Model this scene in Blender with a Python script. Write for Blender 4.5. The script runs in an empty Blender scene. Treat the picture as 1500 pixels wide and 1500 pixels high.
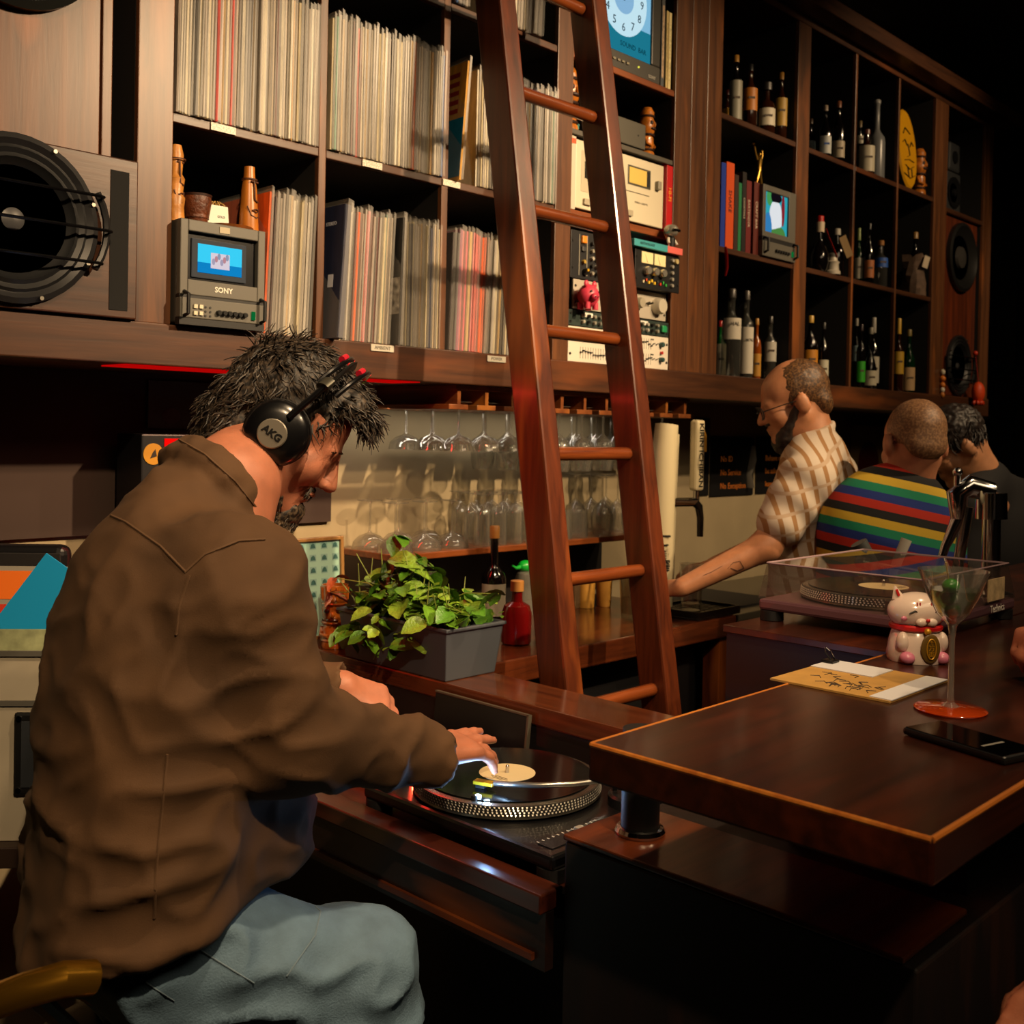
import bpy, bmesh, math, random
import numpy as np
from mathutils import Vector, Matrix, Euler, noise
S = bpy.context.scene
COL = S.collection
rnd = random.Random(7)
# ---------------------------------------------------------------- camera
# world: X runs along the back wall (away to the right), Y goes into the back wall, Z up; metres
FPX, YAW, PIT, ROL, PX0, PY0, EYE = 1586.25, .8011, -.0145, .0198, 750.0, 654.33, 1.48
_F = Vector((math.sin(YAW)*math.cos(PIT), math.cos(YAW)*math.cos(PIT), math.sin(PIT)))
_R = Vector((math.cos(YAW), -math.sin(YAW), 0)); _U = _R.cross(_F)
_R, _U = math.cos(ROL)*_R+math.sin(ROL)*_U, -math.sin(ROL)*_R+math.cos(ROL)*_U
CAM = Vector((0, 0, EYE))
cd = bpy.data.cameras.new('camera'); cam = bpy.data.objects.new('camera', cd); COL.objects.link(cam)
cd.sensor_width = 36; cd.sensor_fit = 'HORIZONTAL'; cd.lens = 36*FPX/1500
cd.shift_x = 0; cd.shift_y = (PY0-750)/1500; cd.clip_start = .02; cd.clip_end = 60
cam.matrix_world = Matrix(((_R.x, _U.x, -_F.x, 0), (_R.y, _U.y, -_F.y, 0), (_R.z, _U.z, -_F.z, EYE), (0, 0, 0, 1)))
cd.dof.use_dof = True; cd.dof.focus_distance = 1.85; cd.dof.aperture_fstop = 8.0
S.camera = cam
def ray(x, y): return _F+_R*((x-PX0)/FPX)-_U*((y-PY0)/FPX)
def _on(x, y, a, v):
    d = ray(x, y); return CAM+d*((v-CAM[a])/d[a])
def onX(x, y, v): return _on(x, y, 0, v)
def onY(x, y, v): return _on(x, y, 1, v)
def onZ(x, y, v): return _on(x, y, 2, v)
def dep(x, y, t): return CAM+ray(x, y)*t
# ---------------------------------------------------------------- world, exposure, room lamps and added fill
w = bpy.data.worlds.new('world'); S.world = w; w.use_nodes = True
w.node_tree.nodes['Background'].inputs[0].default_value = (.9, .75, .6, 1)
w.node_tree.nodes['Background'].inputs[1].default_value = .0
S.view_settings.view_transform = 'Standard'; S.view_settings.look = 'None'
S.view_settings.exposure = 0.1; S.view_settings.gamma = 1; S.view_settings.use_curve_mapping = False
S.cycles.use_denoising = True
S.cycles.max_bounces = 8; S.cycles.transparent_max_bounces = 32; S.cycles.sample_clamp_indirect = 3
S.cycles.caustics_reflective = False; S.cycles.caustics_refractive = False
def spot(loc, to, watts, col=(1, .72, .42), ang=70, blend=.6, r=.04, name='ceiling_spotlight'):
    l = bpy.data.lights.new(name, 'SPOT'); l.energy = watts; l.color = col; l.spot_size = math.radians(ang)
    l.spot_blend = blend; l.shadow_soft_size = r
    o = bpy.data.objects.new(name, l); COL.objects.link(o); o.location = loc
    o.rotation_euler = (Vector(to)-Vector(loc)).to_track_quat('-Z', 'Y').to_euler(); return o
def area(loc, to, watts, size, col, name):
    l = bpy.data.lights.new(name, 'AREA'); l.energy = watts; l.color = col; l.shape = 'RECTANGLE'; l.size, l.size_y = size
    o = bpy.data.objects.new(name, l); COL.objects.link(o); o.location = loc
    o.rotation_euler = (Vector(to)-Vector(loc)).to_track_quat('-Z', 'Y').to_euler(); return o
def point(loc, watts, col, r, name):
    l = bpy.data.lights.new(name, 'POINT'); l.energy = watts; l.color = col; l.shadow_soft_size = r
    o = bpy.data.objects.new(name, l); COL.objects.link(o); o.location = loc; return o
WARM = (1, .70, .40)
spot((2.65, -.9, 3.36), (1.85, 2.1, 1.72), 740, WARM, 48, .95)
spot((-.1, -.7, 3.36), (.95, 1.6, 1.25), 290, WARM, 60, .9)
spot((3.5, -.3, 3.36), (2.9, 2.2, 1.5), 190, WARM, 60)
spot((4.6, .0, 3.36), (4.5, 2.1, 2.1), 110, WARM, 65)
spot((2.3, .3, 3.36), (2.0, .75, 1.1), 55, WARM, 50)
spot((1.15, .3, 3.36), (1.45, 1.6, .95), 150, WARM, 45)
area((2.35, 2.34, 1.535), (2.35, 2.44, 1.0), 1.5, (1.1, .03), (1, .86, .68), 'under_shelf_light')
spot((6.5, 1.0, 3.36), (6.2, 2.9, 1.8), 90, WARM, 60)
area((1.5, -.8, 3.38), (1.5, .4, 0), 26, (2.5, 1.5), (1, .74, .46), 'added_fill_light')  # added soft fill for the seated man's back, not a room fixture
# ---------------------------------------------------------------- materials
MATS = {}
def nt(name):
    m = bpy.data.materials.new(name); m.use_nodes = True
    return m, m.node_tree, m.node_tree.nodes['Principled BSDF']
def rgb(h):
    if isinstance(h, str):
        c = [int(h[i:i+2], 16)/255 for i in (0, 2, 4)]
        return tuple((x/12.92 if x <= .04045 else ((x+.055)/1.055)**2.4) for x in c)+(1,)
    return tuple(h)+((1,) if len(h) == 3 else ())
def mat(h, rough=.5, metal=0, spec=.5, emit=None, es=0, var=.0, scale=40, bump=0, bscale=200, coat=0, sheen=0, stretch=(1, 1, 1)):
    key = (h, rough, metal, spec, emit, es, var, scale, bump, bscale, coat, sheen, stretch)
    if key in MATS: return MATS[key]
    m, t, b = nt('surface'); c = rgb(h)
    b.inputs['Base Color'].default_value = c; b.inputs['Roughness'].default_value = rough
    b.inputs['Metallic'].default_value = metal; b.inputs['Specular IOR Level'].default_value = spec
    b.inputs['Coat Weight'].default_value = coat; b.inputs['Sheen Weight'].default_value = sheen
    if emit: b.inputs['Emission Color'].default_value = rgb(emit); b.inputs['Emission Strength'].default_value = es
    tc = None
    if var or bump:
        tc = t.nodes.new('ShaderNodeTexCoord'); mp = t.nodes.new('ShaderNodeMapping'); mp.inputs['Scale'].default_value = stretch
        t.links.new(tc.outputs['Object'], mp.inputs['Vector'])
    if var:
        n = t.nodes.new('ShaderNodeTexNoise'); n.inputs['Scale'].default_value = scale; n.inputs['Detail'].default_value = 5
        t.links.new(mp.outputs[0], n.inputs['Vector'])
        r = t.nodes.new('ShaderNodeValToRGB'); r.color_ramp.elements[0].position = .3; r.color_ramp.elements[1].position = .7
        r.color_ramp.elements[0].color = tuple(x*(1-var) for x in c[:3])+(1,); r.color_ramp.elements[1].color = tuple(min(1, x*(1+var)) for x in c[:3])+(1,)
        t.links.new(n.outputs[0], r.inputs[0]); t.links.new(r.outputs[0], b.inputs['Base Color'])
    if bump:
        n2 = t.nodes.new('ShaderNodeTexNoise'); n2.inputs['Scale'].default_value = bscale; n2.inputs['Detail'].default_value = 4
        t.links.new(mp.outputs[0], n2.inputs['Vector'])
        bp = t.nodes.new('ShaderNodeBump'); bp.inputs['Strength'].default_value = bump; bp.inputs['Distance'].default_value = .004
        t.links.new(n2.outputs[0], bp.inputs['Height']); t.links.new(bp.outputs[0], b.inputs['Normal'])
    MATS[key] = m; return m
def wood(dark, light, axis='x', rough=.38, worn='8a4a20', wornamt=.25, sc=1.0, coat=.0):
    key = ('wood', dark, light, axis, rough, worn, wornamt, sc, coat)
    if key in MATS: return MATS[key]
    m, t, b = nt('stained_wood')
    tc = t.nodes.new('ShaderNodeTexCoord'); mp = t.nodes.new('ShaderNodeMapping')
    s = [22*sc]*3; s['xyz'.index(axis)] = 1.3*sc; mp.inputs['Scale'].default_value = s
    t.links.new(tc.outputs['Object'], mp.inputs['Vector'])
    n = t.nodes.new('ShaderNodeTexNoise'); n.inputs['Scale'].default_value = 1.6; n.inputs['Detail'].default_value = 8; n.inputs['Roughness'].default_value = .65; n.inputs['Distortion'].default_value = .4
    t.links.new(mp.outputs[0], n.inputs['Vector'])
    r = t.nodes.new('ShaderNodeValToRGB'); e = r.color_ramp.elements
    e[0].position = .3; e[0].color = rgb(dark); e[1].position = .72; e[1].color = rgb(light)
    t.links.new(n.outputs[0], r.inputs[0])
    mp2 = t.nodes.new('ShaderNodeMapping'); s2 = [9*sc]*3; s2['xyz'.index(axis)] = 1.8*sc; mp2.inputs['Scale'].default_value = s2
    t.links.new(tc.outputs['Object'], mp2.inputs['Vector'])
    n2 = t.nodes.new('ShaderNodeTexNoise'); n2.inputs['Scale'].default_value = 1.0; n2.inputs['Detail'].default_value = 3
    t.links.new(mp2.outputs[0], n2.inputs['Vector'])
    r2 = t.nodes.new('ShaderNodeValToRGB'); e = r2.color_ramp.elements; e[0].position = .56; e[0].color = (0, 0, 0, 1); e[1].position = .72; e[1].color = (wornamt*2,)*3+(1,)
    t.links.new(n2.outputs[0], r2.inputs[0])
    mx = t.nodes.new('ShaderNodeMix'); mx.data_type = 'RGBA'
    t.links.new(r2.outputs[0], mx.inputs['Factor']); t.links.new(r.outputs[0], mx.inputs['A']); mx.inputs['B'].default_value = rgb(worn)
    t.links.new(mx.outputs['Result'], b.inputs['Base Color'])
    b.inputs['Roughness'].default_value = rough; b.inputs['Coat Weight'].default_value = coat; b.inputs['Coat Roughness'].default_value = .12
    bp = t.nodes.new('ShaderNodeBump'); bp.inputs['Strength'].default_value = .15; bp.inputs['Distance'].default_value = .002
    t.links.new(n.outputs[0], bp.inputs['Height']); t.links.new(bp.outputs[0], b.inputs['Normal'])
    MATS[key] = m; return m
def glassy(tint='ffffff', refl=.0, rough=.03, alpha=0.0, body='ffffff'):
    # thin clear material: fresnel mirror over a see-through sheet, with an optional body colour
    key = ('glass', tint, refl, rough, alpha, body)
    if key in MATS: return MATS[key]
    m = bpy.data.materials.new('clear_sheet'); m.use_nodes = True; t = m.node_tree; t.nodes.clear()
    o = t.nodes.new('ShaderNodeOutputMaterial'); tr = t.nodes.new('ShaderNodeBsdfTransparent'); tr.inputs[0].default_value = rgb(tint)
    gl = t.nodes.new('ShaderNodeBsdfGlossy'); gl.inputs['Roughness'].default_value = rough
    fr = t.nodes.new('ShaderNodeLayerWeight'); fr.inputs[0].default_value = .5
    pw = t.nodes.new('ShaderNodeMath'); pw.operation = 'POWER'; pw.inputs[1].default_value = 3; t.links.new(fr.outputs['Facing'], pw.inputs[0])
    ad = t.nodes.new('ShaderNodeMath'); ad.operation = 'MULTIPLY_ADD'; ad.use_clamp = True; ad.inputs[1].default_value = .85; ad.inputs[2].default_value = .05+refl
    t.links.new(pw.outputs[0], ad.inputs[0])
    mx = t.nodes.new('ShaderNodeMixShader'); t.links.new(ad.outputs[0], mx.inputs[0])
    base = tr.outputs[0]
    if alpha:
        df = t.nodes.new('ShaderNodeBsdfDiffuse'); df.inputs[0].default_value = rgb(body)
        m2 = t.nodes.new('ShaderNodeMixShader'); m2.inputs[0].default_value = alpha
        t.links.new(tr.outputs[0], m2.inputs[1]); t.links.new(df.outputs[0], m2.inputs[2]); base = m2.outputs[0]
    t.links.new(base, mx.inputs[1]); t.links.new(gl.outputs[0], mx.inputs[2]); t.links.new(mx.outputs[0], o.inputs[0])
    MATS[key] = m; return m
def glow(h, s):
    key = ('glow', h, s)
    if key in MATS: return MATS[key]
    m = bpy.data.materials.new('lit_surface'); m.use_nodes = True; t = m.node_tree; t.nodes.clear()
    o = t.nodes.new('ShaderNodeOutputMaterial'); e = t.nodes.new('ShaderNodeEmission'); e.inputs[0].default_value = rgb(h); e.inputs[1].default_value = s
    t.links.new(e.outputs[0], o.inputs[0]); MATS[key] = m; return m
# ---------------------------------------------------------------- mesh builder
def frame(d):
    d = Vector(d).normalized(); a = Vector((0, 0, 1)) if abs(d.z) < .9 else Vector((1, 0, 0))
    u = a.cross(d).normalized(); return u, d.cross(u)
class G:
    def __init__(s): s.v = []; s.f = []
    def add(s, vs, fs):
        o = len(s.v); s.v += [tuple(p) for p in vs]; s.f += [tuple(i+o for i in q) for q in fs]; return s
    def box(s, x0, x1, y0, y1, z0, z1):
        return s.add([(x, y, z) for x in (x0, x1) for y in (y0, y1) for z in (z0, z1)],
                     [(0, 1, 3, 2), (4, 6, 7, 5), (0, 4, 5, 1), (2, 3, 7, 6), (0, 2, 6, 4), (1, 5, 7, 3)])
    def obox(s, c, size, M=None):
        c = Vector(c); M = M or Matrix.Identity(3); h = [a/2 for a in size]
        vs = [c+M @ Vector((x, y, z)) for x in (-h[0], h[0]) for y in (-h[1], h[1]) for z in (-h[2], h[2])]
        return s.add(vs, [(0, 1, 3, 2), (4, 6, 7, 5), (0, 4, 5, 1), (2, 3, 7, 6), (0, 2, 6, 4), (1, 5, 7, 3)])
    def rings(s, R, c0=True, c1=True, closed=True):
        n = len(R[0]); o = len(s.v)
        for r in R: s.v += [tuple(p) for p in r]
        m = n if closed else n-1
        for i in range(len(R)-1):
            for j in range(m):
                k = (j+1) % n; s.f.append((o+i*n+j, o+i*n+k, o+(i+1)*n+k, o+(i+1)*n+j))
        if c0: s.f.append(tuple(o+j for j in reversed(range(n))))
        if c1: s.f.append(tuple(o+(len(R)-1)*n+j for j in range(n)))
        return s
    def cyl(s, p, q, r0, r1=None, n=16, c=True):
        p, q = Vector(p), Vector(q); u, v = frame(q-p); r1 = r0 if r1 is None else r1
        return s.rings([[a+(u*math.cos(2*math.pi*j/n)+v*math.sin(2*math.pi*j/n))*r for j in range(n)] for a, r in ((p, r0), (q, r1))], c, c)
    def lathe(s, prof, n=20, at=(0, 0, 0), M=None, c0=True, c1=True):
        at = Vector(at); M = M or Matrix.Identity(3)
        return s.rings([[at+M @ Vector((r*math.cos(2*math.pi*j/n), r*math.sin(2*math.pi*j/n), z)) for j in range(n)] for r, z in prof], c0, c1)
    def tube(s, pts, rad, n=8, c=True, flat=None):
        pts = [Vector(p) for p in pts]; rad = rad if hasattr(rad, '__len__') else [rad]*len(pts)
        R = []; u = None
        for i, p in enumerate(pts):
            d = (pts[min(i+1, len(pts)-1)]-pts[max(i-1, 0)]).normalized()
            if u is None: u, v = frame(d)
            else:
                u = (u-d*u.dot(d)).normalized(); v = d.cross(u)
            R.append([p+(u*math.cos(2*math.pi*j/n)+v*math.sin(2*math.pi*j/n)*(flat or 1))*rad[i] for j in range(n)])
        return s.rings(R, c, c)
    def ell(s, c, r, nu=16, nv=10, M=None):
        c = Vector(c); M = M or Matrix.Identity(3); r = r if hasattr(r, '__len__') else (r, r, r)
        R = []
        for i in range(nv+1):
            t = math.pi*(i+.02)/(nv+.04)
            R.append([c+M @ Vector((r[0]*math.sin(t)*math.cos(2*math.pi*j/nu), r[1]*math.sin(t)*math.sin(2*math.pi*j/nu), -r[2]*math.cos(t))) for j in range(nu)])
        return s.rings(R)
    def prism(s, poly, d):
        d = Vector(d); a = [Vector(p) for p in poly]; n = len(a)
        return s.add(a+[p+d for p in a], [tuple(reversed(range(n))), tuple(range(n, 2*n))]+[(i, (i+1) % n, n+(i+1) % n, n+i) for i in range(n)])
    def mesh(s, name, m, smooth=True, ang=38):
        me = bpy.data.meshes.new(name); me.from_pydata(s.v, [], s.f); me.update()
        bm = bmesh.new(); bm.from_mesh(me); bmesh.ops.recalc_face_normals(bm, faces=bm.faces); bm.to_mesh(me); bm.free()
        if m: me.materials.append(m)
        if smooth: me.shade_smooth(); me.set_sharp_from_angle(angle=math.radians(ang))
        return me
    def build(s, name, m, parent=None, smooth=True, bev=0, ang=38, seg=2, loc=None, rot=None):
        o = bpy.data.objects.new(name, s.mesh(name, m, smooth, ang)); COL.objects.link(o)
        if parent: o.parent = parent
        if loc: o.location = loc
        if rot: o.rotation_euler = rot
        if bev:
            b = o.modifiers.new('edge', 'BEVEL'); b.width = bev; b.segments = seg; b.limit_method = 'ANGLE'; b.angle_limit = math.radians(40)
        return o
def tag(o, label, cat, group=None):
    o['label'] = label; o['category'] = cat
    if group: o['group'] = group
    return o
def thing(name, label, cat, loc=(0, 0, 0), rz=0, group=None, rot=None):
    o = bpy.data.objects.new(name, None); COL.objects.link(o); o.empty_display_size = .05
    o.location = loc; o.rotation_euler = rot or (0, 0, rz); return tag(o, label, cat, group)
def struct(o): o['kind'] = 'structure'; return o
def dup(root, loc=None, rz=None, label=None, group=None):
    def cp(o, par):
        c = o.copy(); COL.objects.link(c); c.parent = par
        for ch in o.children: cp(ch, c)
        return c
    r = cp(root, None)
    if loc is not None: r.location = loc
    if rz is not None: r.rotation_euler = (0, 0, rz)
    if label: r['label'] = label
    if group: r['group'] = group
    return r
def text(s, size, m, parent=None, loc=(0, 0, 0), rot=(0, 0, 0), ext=.0004, name='lettering', align='CENTER', M=None, bold=0):
    c = bpy.data.curves.new('t', 'FONT'); c.body = s; c.size = size; c.extrude = ext; c.align_x = align; c.align_y = 'CENTER'; c.resolution_u = 2; c.offset = bold
    o = bpy.data.objects.new('t', c); COL.objects.link(o)
    dg = bpy.context.evaluated_depsgraph_get(); me = bpy.data.meshes.new_from_object(o.evaluated_get(dg))
    bpy.data.objects.remove(o); bpy.data.curves.remove(c)
    me.materials.clear(); me.materials.append(m); o = bpy.data.objects.new(name, me); COL.objects.link(o)
    if parent: o.parent = parent
    if M: o.matrix_local = M
    else: o.location = loc; o.rotation_euler = rot
    return o
PI = math.pi
FRONT = (PI/2, 0, 0)   # text standing up and facing -Y
# ================================================================ the room and the fixed joinery
WX = wood('2e1b13', '58351f', 'x', worn='8a4a22'); WZ = wood('3a2216', '704628', 'z', worn='a8602a', wornamt=.35); WY = wood('2a1712', '4c2b1c', 'y')
WBAR = wood('1d0b06', '3a170b', 'x', rough=.3, worn='6b2c10', wornamt=.3, coat=.3)
WBARY = wood('1d0b06', '3a170b', 'y', rough=.3, worn='6b2c10', wornamt=.3, coat=.3)
EDGE = wood('5c2a10', '9a5a22', 'x', rough=.35)
DARK = mat('0d0b0b', .7); BLACK = mat('060607', .5)
CREAM = mat('a09070', .8, var=.08, scale=6)
BRWALL = mat('35241c', .8, var=.2, scale=3)
YF, YB = 2.08, 2.44   # front and back of the shelf wall
struct(G().box(-3, 9, -3.5, 5, -.05, 0).build('floor', mat('17110e', .6, var=.3, scale=3), smooth=False))
struct(G().box(-3, 9, -3.5, 5, 3.42, 3.47).build('ceiling', mat('0a0a0b', .9), smooth=False))
g = G().box(-3, 5.6, YB+.01, YB+.11, 0, 3.42); struct(g.build('wall_back', CREAM, smooth=False))
struct(G().box(-3.1, -3, -3.5, 5, 0, 3.42).build('wall_left', mat('241a15', .8), smooth=False))
struct(G().box(9, 9.1, -3.5, 5, 0, 3.42).build('wall_right', mat('241a15', .8), smooth=False))
struct(G().box(-3, 9, -3.6, -3.5, 0, 3.42).build('wall_front', mat('1b1512', .8), smooth=False))
struct(G().box(5.6, 9, 4.4, 4.5, 0, 3.42).build('wall_kitchen', mat('4a3a28', .8, var=.2, scale=3), smooth=False))
# brown panelling low on the back wall, left of the glass shelf, with a dark underside band
struct(G().box(-3, 1.80, YB-.005, YB+.012, 1.22, 1.6).build('trim_1', BRWALL, smooth=False))
# ---- shelf wall
SW = thing('shelf_unit', 'tall dark wood shelf unit holding records, bottles and loudspeakers', 'shelf')
def sbox(n, x0, x1, z0, z1, m, y0=YF, y1=YB, bev=.003): return G().box(x0, x1, y0, y1, z0, z1).build(n, m, SW, False, bev)
sbox('beam', -1.4, 5.56, 1.60, 1.686, WX, YF-.012)
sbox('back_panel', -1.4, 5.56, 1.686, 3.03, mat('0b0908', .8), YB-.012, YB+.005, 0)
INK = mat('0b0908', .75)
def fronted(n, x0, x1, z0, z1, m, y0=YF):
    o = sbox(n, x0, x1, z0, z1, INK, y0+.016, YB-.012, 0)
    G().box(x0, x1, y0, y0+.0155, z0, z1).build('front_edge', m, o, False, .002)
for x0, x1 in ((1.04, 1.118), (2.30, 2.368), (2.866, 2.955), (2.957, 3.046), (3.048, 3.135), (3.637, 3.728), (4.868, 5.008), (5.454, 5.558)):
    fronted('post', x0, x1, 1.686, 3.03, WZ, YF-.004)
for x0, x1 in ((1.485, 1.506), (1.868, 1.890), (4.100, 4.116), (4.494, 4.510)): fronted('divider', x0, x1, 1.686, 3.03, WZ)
WS = wood('5a2a14', '8a4a22', 'x')
for z in (2.106, 2.56):
    for x0, x1 in ((1.118, 1.485), (1.506, 1.868), (1.890, 2.30), (3.135, 3.637), (3.728, 4.1), (4.116, 4.494), (4.51, 4.868)):
        fronted('shelf_board', x0, x1, z, z+.02, WX)
fronted('shelf_board', 2.368, 2.866, 2.566, 2.586, WS)
fronted('shelf_board', 2.368, 2.866, 2.346, 2.362, mat('4a453c', .5))
fronted('shelf_board', 2.368, 2.866, 2.106, 2.128, WS)
fronted('shelf_board', 5.008, 5.454, 2.54, 2.56, WX)
sbox('top_rail', -1.4, 5.56, 3.03, 3.06, WX, YF-.004)
sbox('cornice', -1.4, 5.70, 3.06, 3.12, WX, YF-.09)
# ---- ladder
LD = thing('library_ladder', 'tall reddish brown wooden ladder leaning against the record shelves', 'ladder')
WL = wood('2f130a', '5e2a12', 'z', rough=.32, worn='a85a22', wornamt=.3, coat=.2)
sl = (1.85-1.617)/(2.308-.841)
def ly(z): return 1.617+(z-.841)*sl
for x0, x1 in ((1.826, 1.884), (2.19, 2.248)):
    G().prism([(x0, ly(.0)-.043, .0), (x1, ly(0)-.043, 0), (x1, ly(0)+.043, 0), (x0, ly(0)+.043, 0)], (0, sl*3.05, 3.05)).build('rail', WL, LD, False, .006)
for k in range(-2, 6):
    z = 2.308-k*.2934
    if z < 3.0: G().cyl((1.87, ly(z), z), (2.21, ly(z), z), .0165).build('rung', wood('4a200e', '80401a', 'x', rough=.25, coat=.3), LD)
z = .841-.2934
while z > .1: G().cyl((1.87, ly(z), z), (2.21, ly(z), z), .0165).build('rung', wood('4a200e', '80401a', 'x', rough=.25, coat=.3), LD); z -= .2934
# ---- back counter
CT = thing('back_counter', 'low polished wood back counter below the stemware shelf', 'counter')
CZ, CY = .93, 1.80
G().box(1.785, 2.86, CY, YB, CZ-.06, CZ).build('counter_top', wood('2c130a', '5e2c14', 'x', rough=.22, worn='8a4a20', coat=.5), CT, False, .004)
G().box(2.80, 2.86, CY+.02, CY+.08, 0, CZ-.06).build('leg', WL, CT, False, .003)
G().box(1.785, 1.84, CY+.02, CY+.08, 0, CZ-.06).build('leg', WL, CT, False, .003)
G().box(1.85, 2.79, YB-.05, YB-.02, 0, CZ-.06).build('back_board', DARK, CT, False)
G().box(1.85, 2.79, CY+.09, YB-.05, .42, .45).build('lower_shelf', DARK, CT, False)
G().box(1.85, 2.79, CY+.10, CY+.115, 0, CZ-.06).build('added_dark_sheet', mat('0c0b0d', .5), CT, False)  # dark sheet added to stand in for the blackness under the counter
SK_ = thing('sink_counter', 'dark low sink counter with steel top behind the bartenders', 'counter')
G().box(2.90, 5.3, 1.98, YB, 0, .86).build('body', mat('0c0c10', .5), SK_, False)
G().box(2.88, 5.3, 1.95, YB, .86, .885).build('steel_top', mat('6a6456', .3, .7), SK_, False, .003)
G().box(3.0, 3.5, 2.02, 2.36, .886, .892).build('black_mat', mat('0a0a0c', .6), SK_, False)
# ---- shelf for standing glasses, under the beam
GS = thing('stemware_shelf', 'wooden wall shelf crowded with upside down stemware', 'shelf')
GZ = 1.146
G().box(1.83, 2.95, 2.2, YB, GZ-.018, GZ).build('shelf_board', wood('4a200e', '8a4a20', 'x', rough=.3, coat=.3), GS, False, .003)
G().box(1.83, 1.85, 2.22, YB, CZ+.002, GZ-.018).build('side_panel', mat('1a0d0c', .5), GS, False)
G().box(1.85, 2.95, YB-.03, YB, CZ+.002, GZ-.018).build('back_board', mat('0d0807', .6), GS, False)
# ---- hanging glass rack
HR = thing('glass_rack', 'slotted wooden stemware rack hanging under the shelf beam', 'rack')
RK = wood('5a2e16', '8a5026', 'y', rough=.35, worn='b8742e')
G().box(1.95, 3.02, 2.10, YB, 1.588, 1.599).build('top_board', RK, HR, False)
for k in range(11):
    x = 1.962+k*.103
    G().box(x-.006, x+.006, 2.10, YB, 1.548, 1.588).build('hanger', RK, HR, False)
    G().box(x-.035, x+.035, 2.10, YB, 1.534, 1.548).build('slot_rail', RK, HR, False, .002)
# ---- DJ booth: desk between the seated man and the ledge
BX0, BX1, BY0, BZ, LZ = 1.145, 1.62, 1.035, .815, .92
BO = thing('record_booth', 'low dark wood booth with a turntable set into its top', 'desk')
BW = wood('25100a', '4a1e10', 'y', rough=.3, worn='7a3414', coat=.35)
G().box(BX0, BX0+.05, BY0, 2.4, BZ-.03, BZ).build('front_rim', BW, BO, False, .003)
G().box(BX0+.05, BX1, BY0, 2.4, BZ-.05, BZ-.012).build('desk_top', BW, BO, False)
G().box(BX0+.012, BX0+.03, BY0, 2.4, .70, BZ-.03).build('apron', wood('120a08', '1f110c', 'y'), BO, False)
G().box(BX0+.005, BX0+.012, BY0+.02, 2.3, .712, .722).build('apron_bead', wood('3a1a0c', '5a2a14', 'y'), BO, False)
G().box(BX0+.2, BX1, BY0, 2.4, 0, .70).build('base', mat('0c0a0b', .6), BO, False)
G().box(BX1, BX1+.155, BY0-.0, 2.4, LZ-.04, LZ).build('ledge', wood('33170b', '63331a', 'y', rough=.2, worn='8a4a20', coat=.6), BO, False, .004)
G().box(BX1+.004, BX1+.15, BY0, 2.4, 0, LZ-.04).build('ledge_wall', mat('0f0a0a', .5), BO, False)
# ---- bar
BR = thing('bar_counter', 'thick dark wood bar top with worn glowing edges', 'bar')
g = G().box(1.02, 5.2, .42, .848, 1.052, 1.10); g.build('bar_top', WBAR, BR, False, .004)
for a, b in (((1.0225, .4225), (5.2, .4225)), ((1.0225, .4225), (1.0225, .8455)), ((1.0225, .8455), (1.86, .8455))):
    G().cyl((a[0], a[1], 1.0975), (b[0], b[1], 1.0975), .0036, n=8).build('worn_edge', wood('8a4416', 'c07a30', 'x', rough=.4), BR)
G().box(1.18, 1.84, .50, 1.022, 0, .889).box(1.84, 5.2, .50, .84, 0, .889).build('bar_body', wood('0d0808', '180d0b', 'z', rough=.5, wornamt=.05), BR, False, .004)
G().box(1.42, 5.2, .54, .80, .889, 1.052).build('riser', mat('0a0808', .6), BR, False)
G().box(1.178, 1.36, .515, 1.024, .890, .899).build('step_top', wood('3a170b', '6e3214', 'x', rough=.3, coat=.3), BR, False, .003)
# ---- service station behind the bar
SV = thing('service_station', 'dark cabinet behind the bar carrying the covered turntable', 'cabinet')
G().box(1.862, 5.2, .856, 1.194, .0, 1.085).build('body', mat('0b0a0d', .5), SV, False)
G().box(1.856, 5.2, .851, 1.2, 1.085, 1.10).build('top', WBAR, SV, False, .002)
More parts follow.
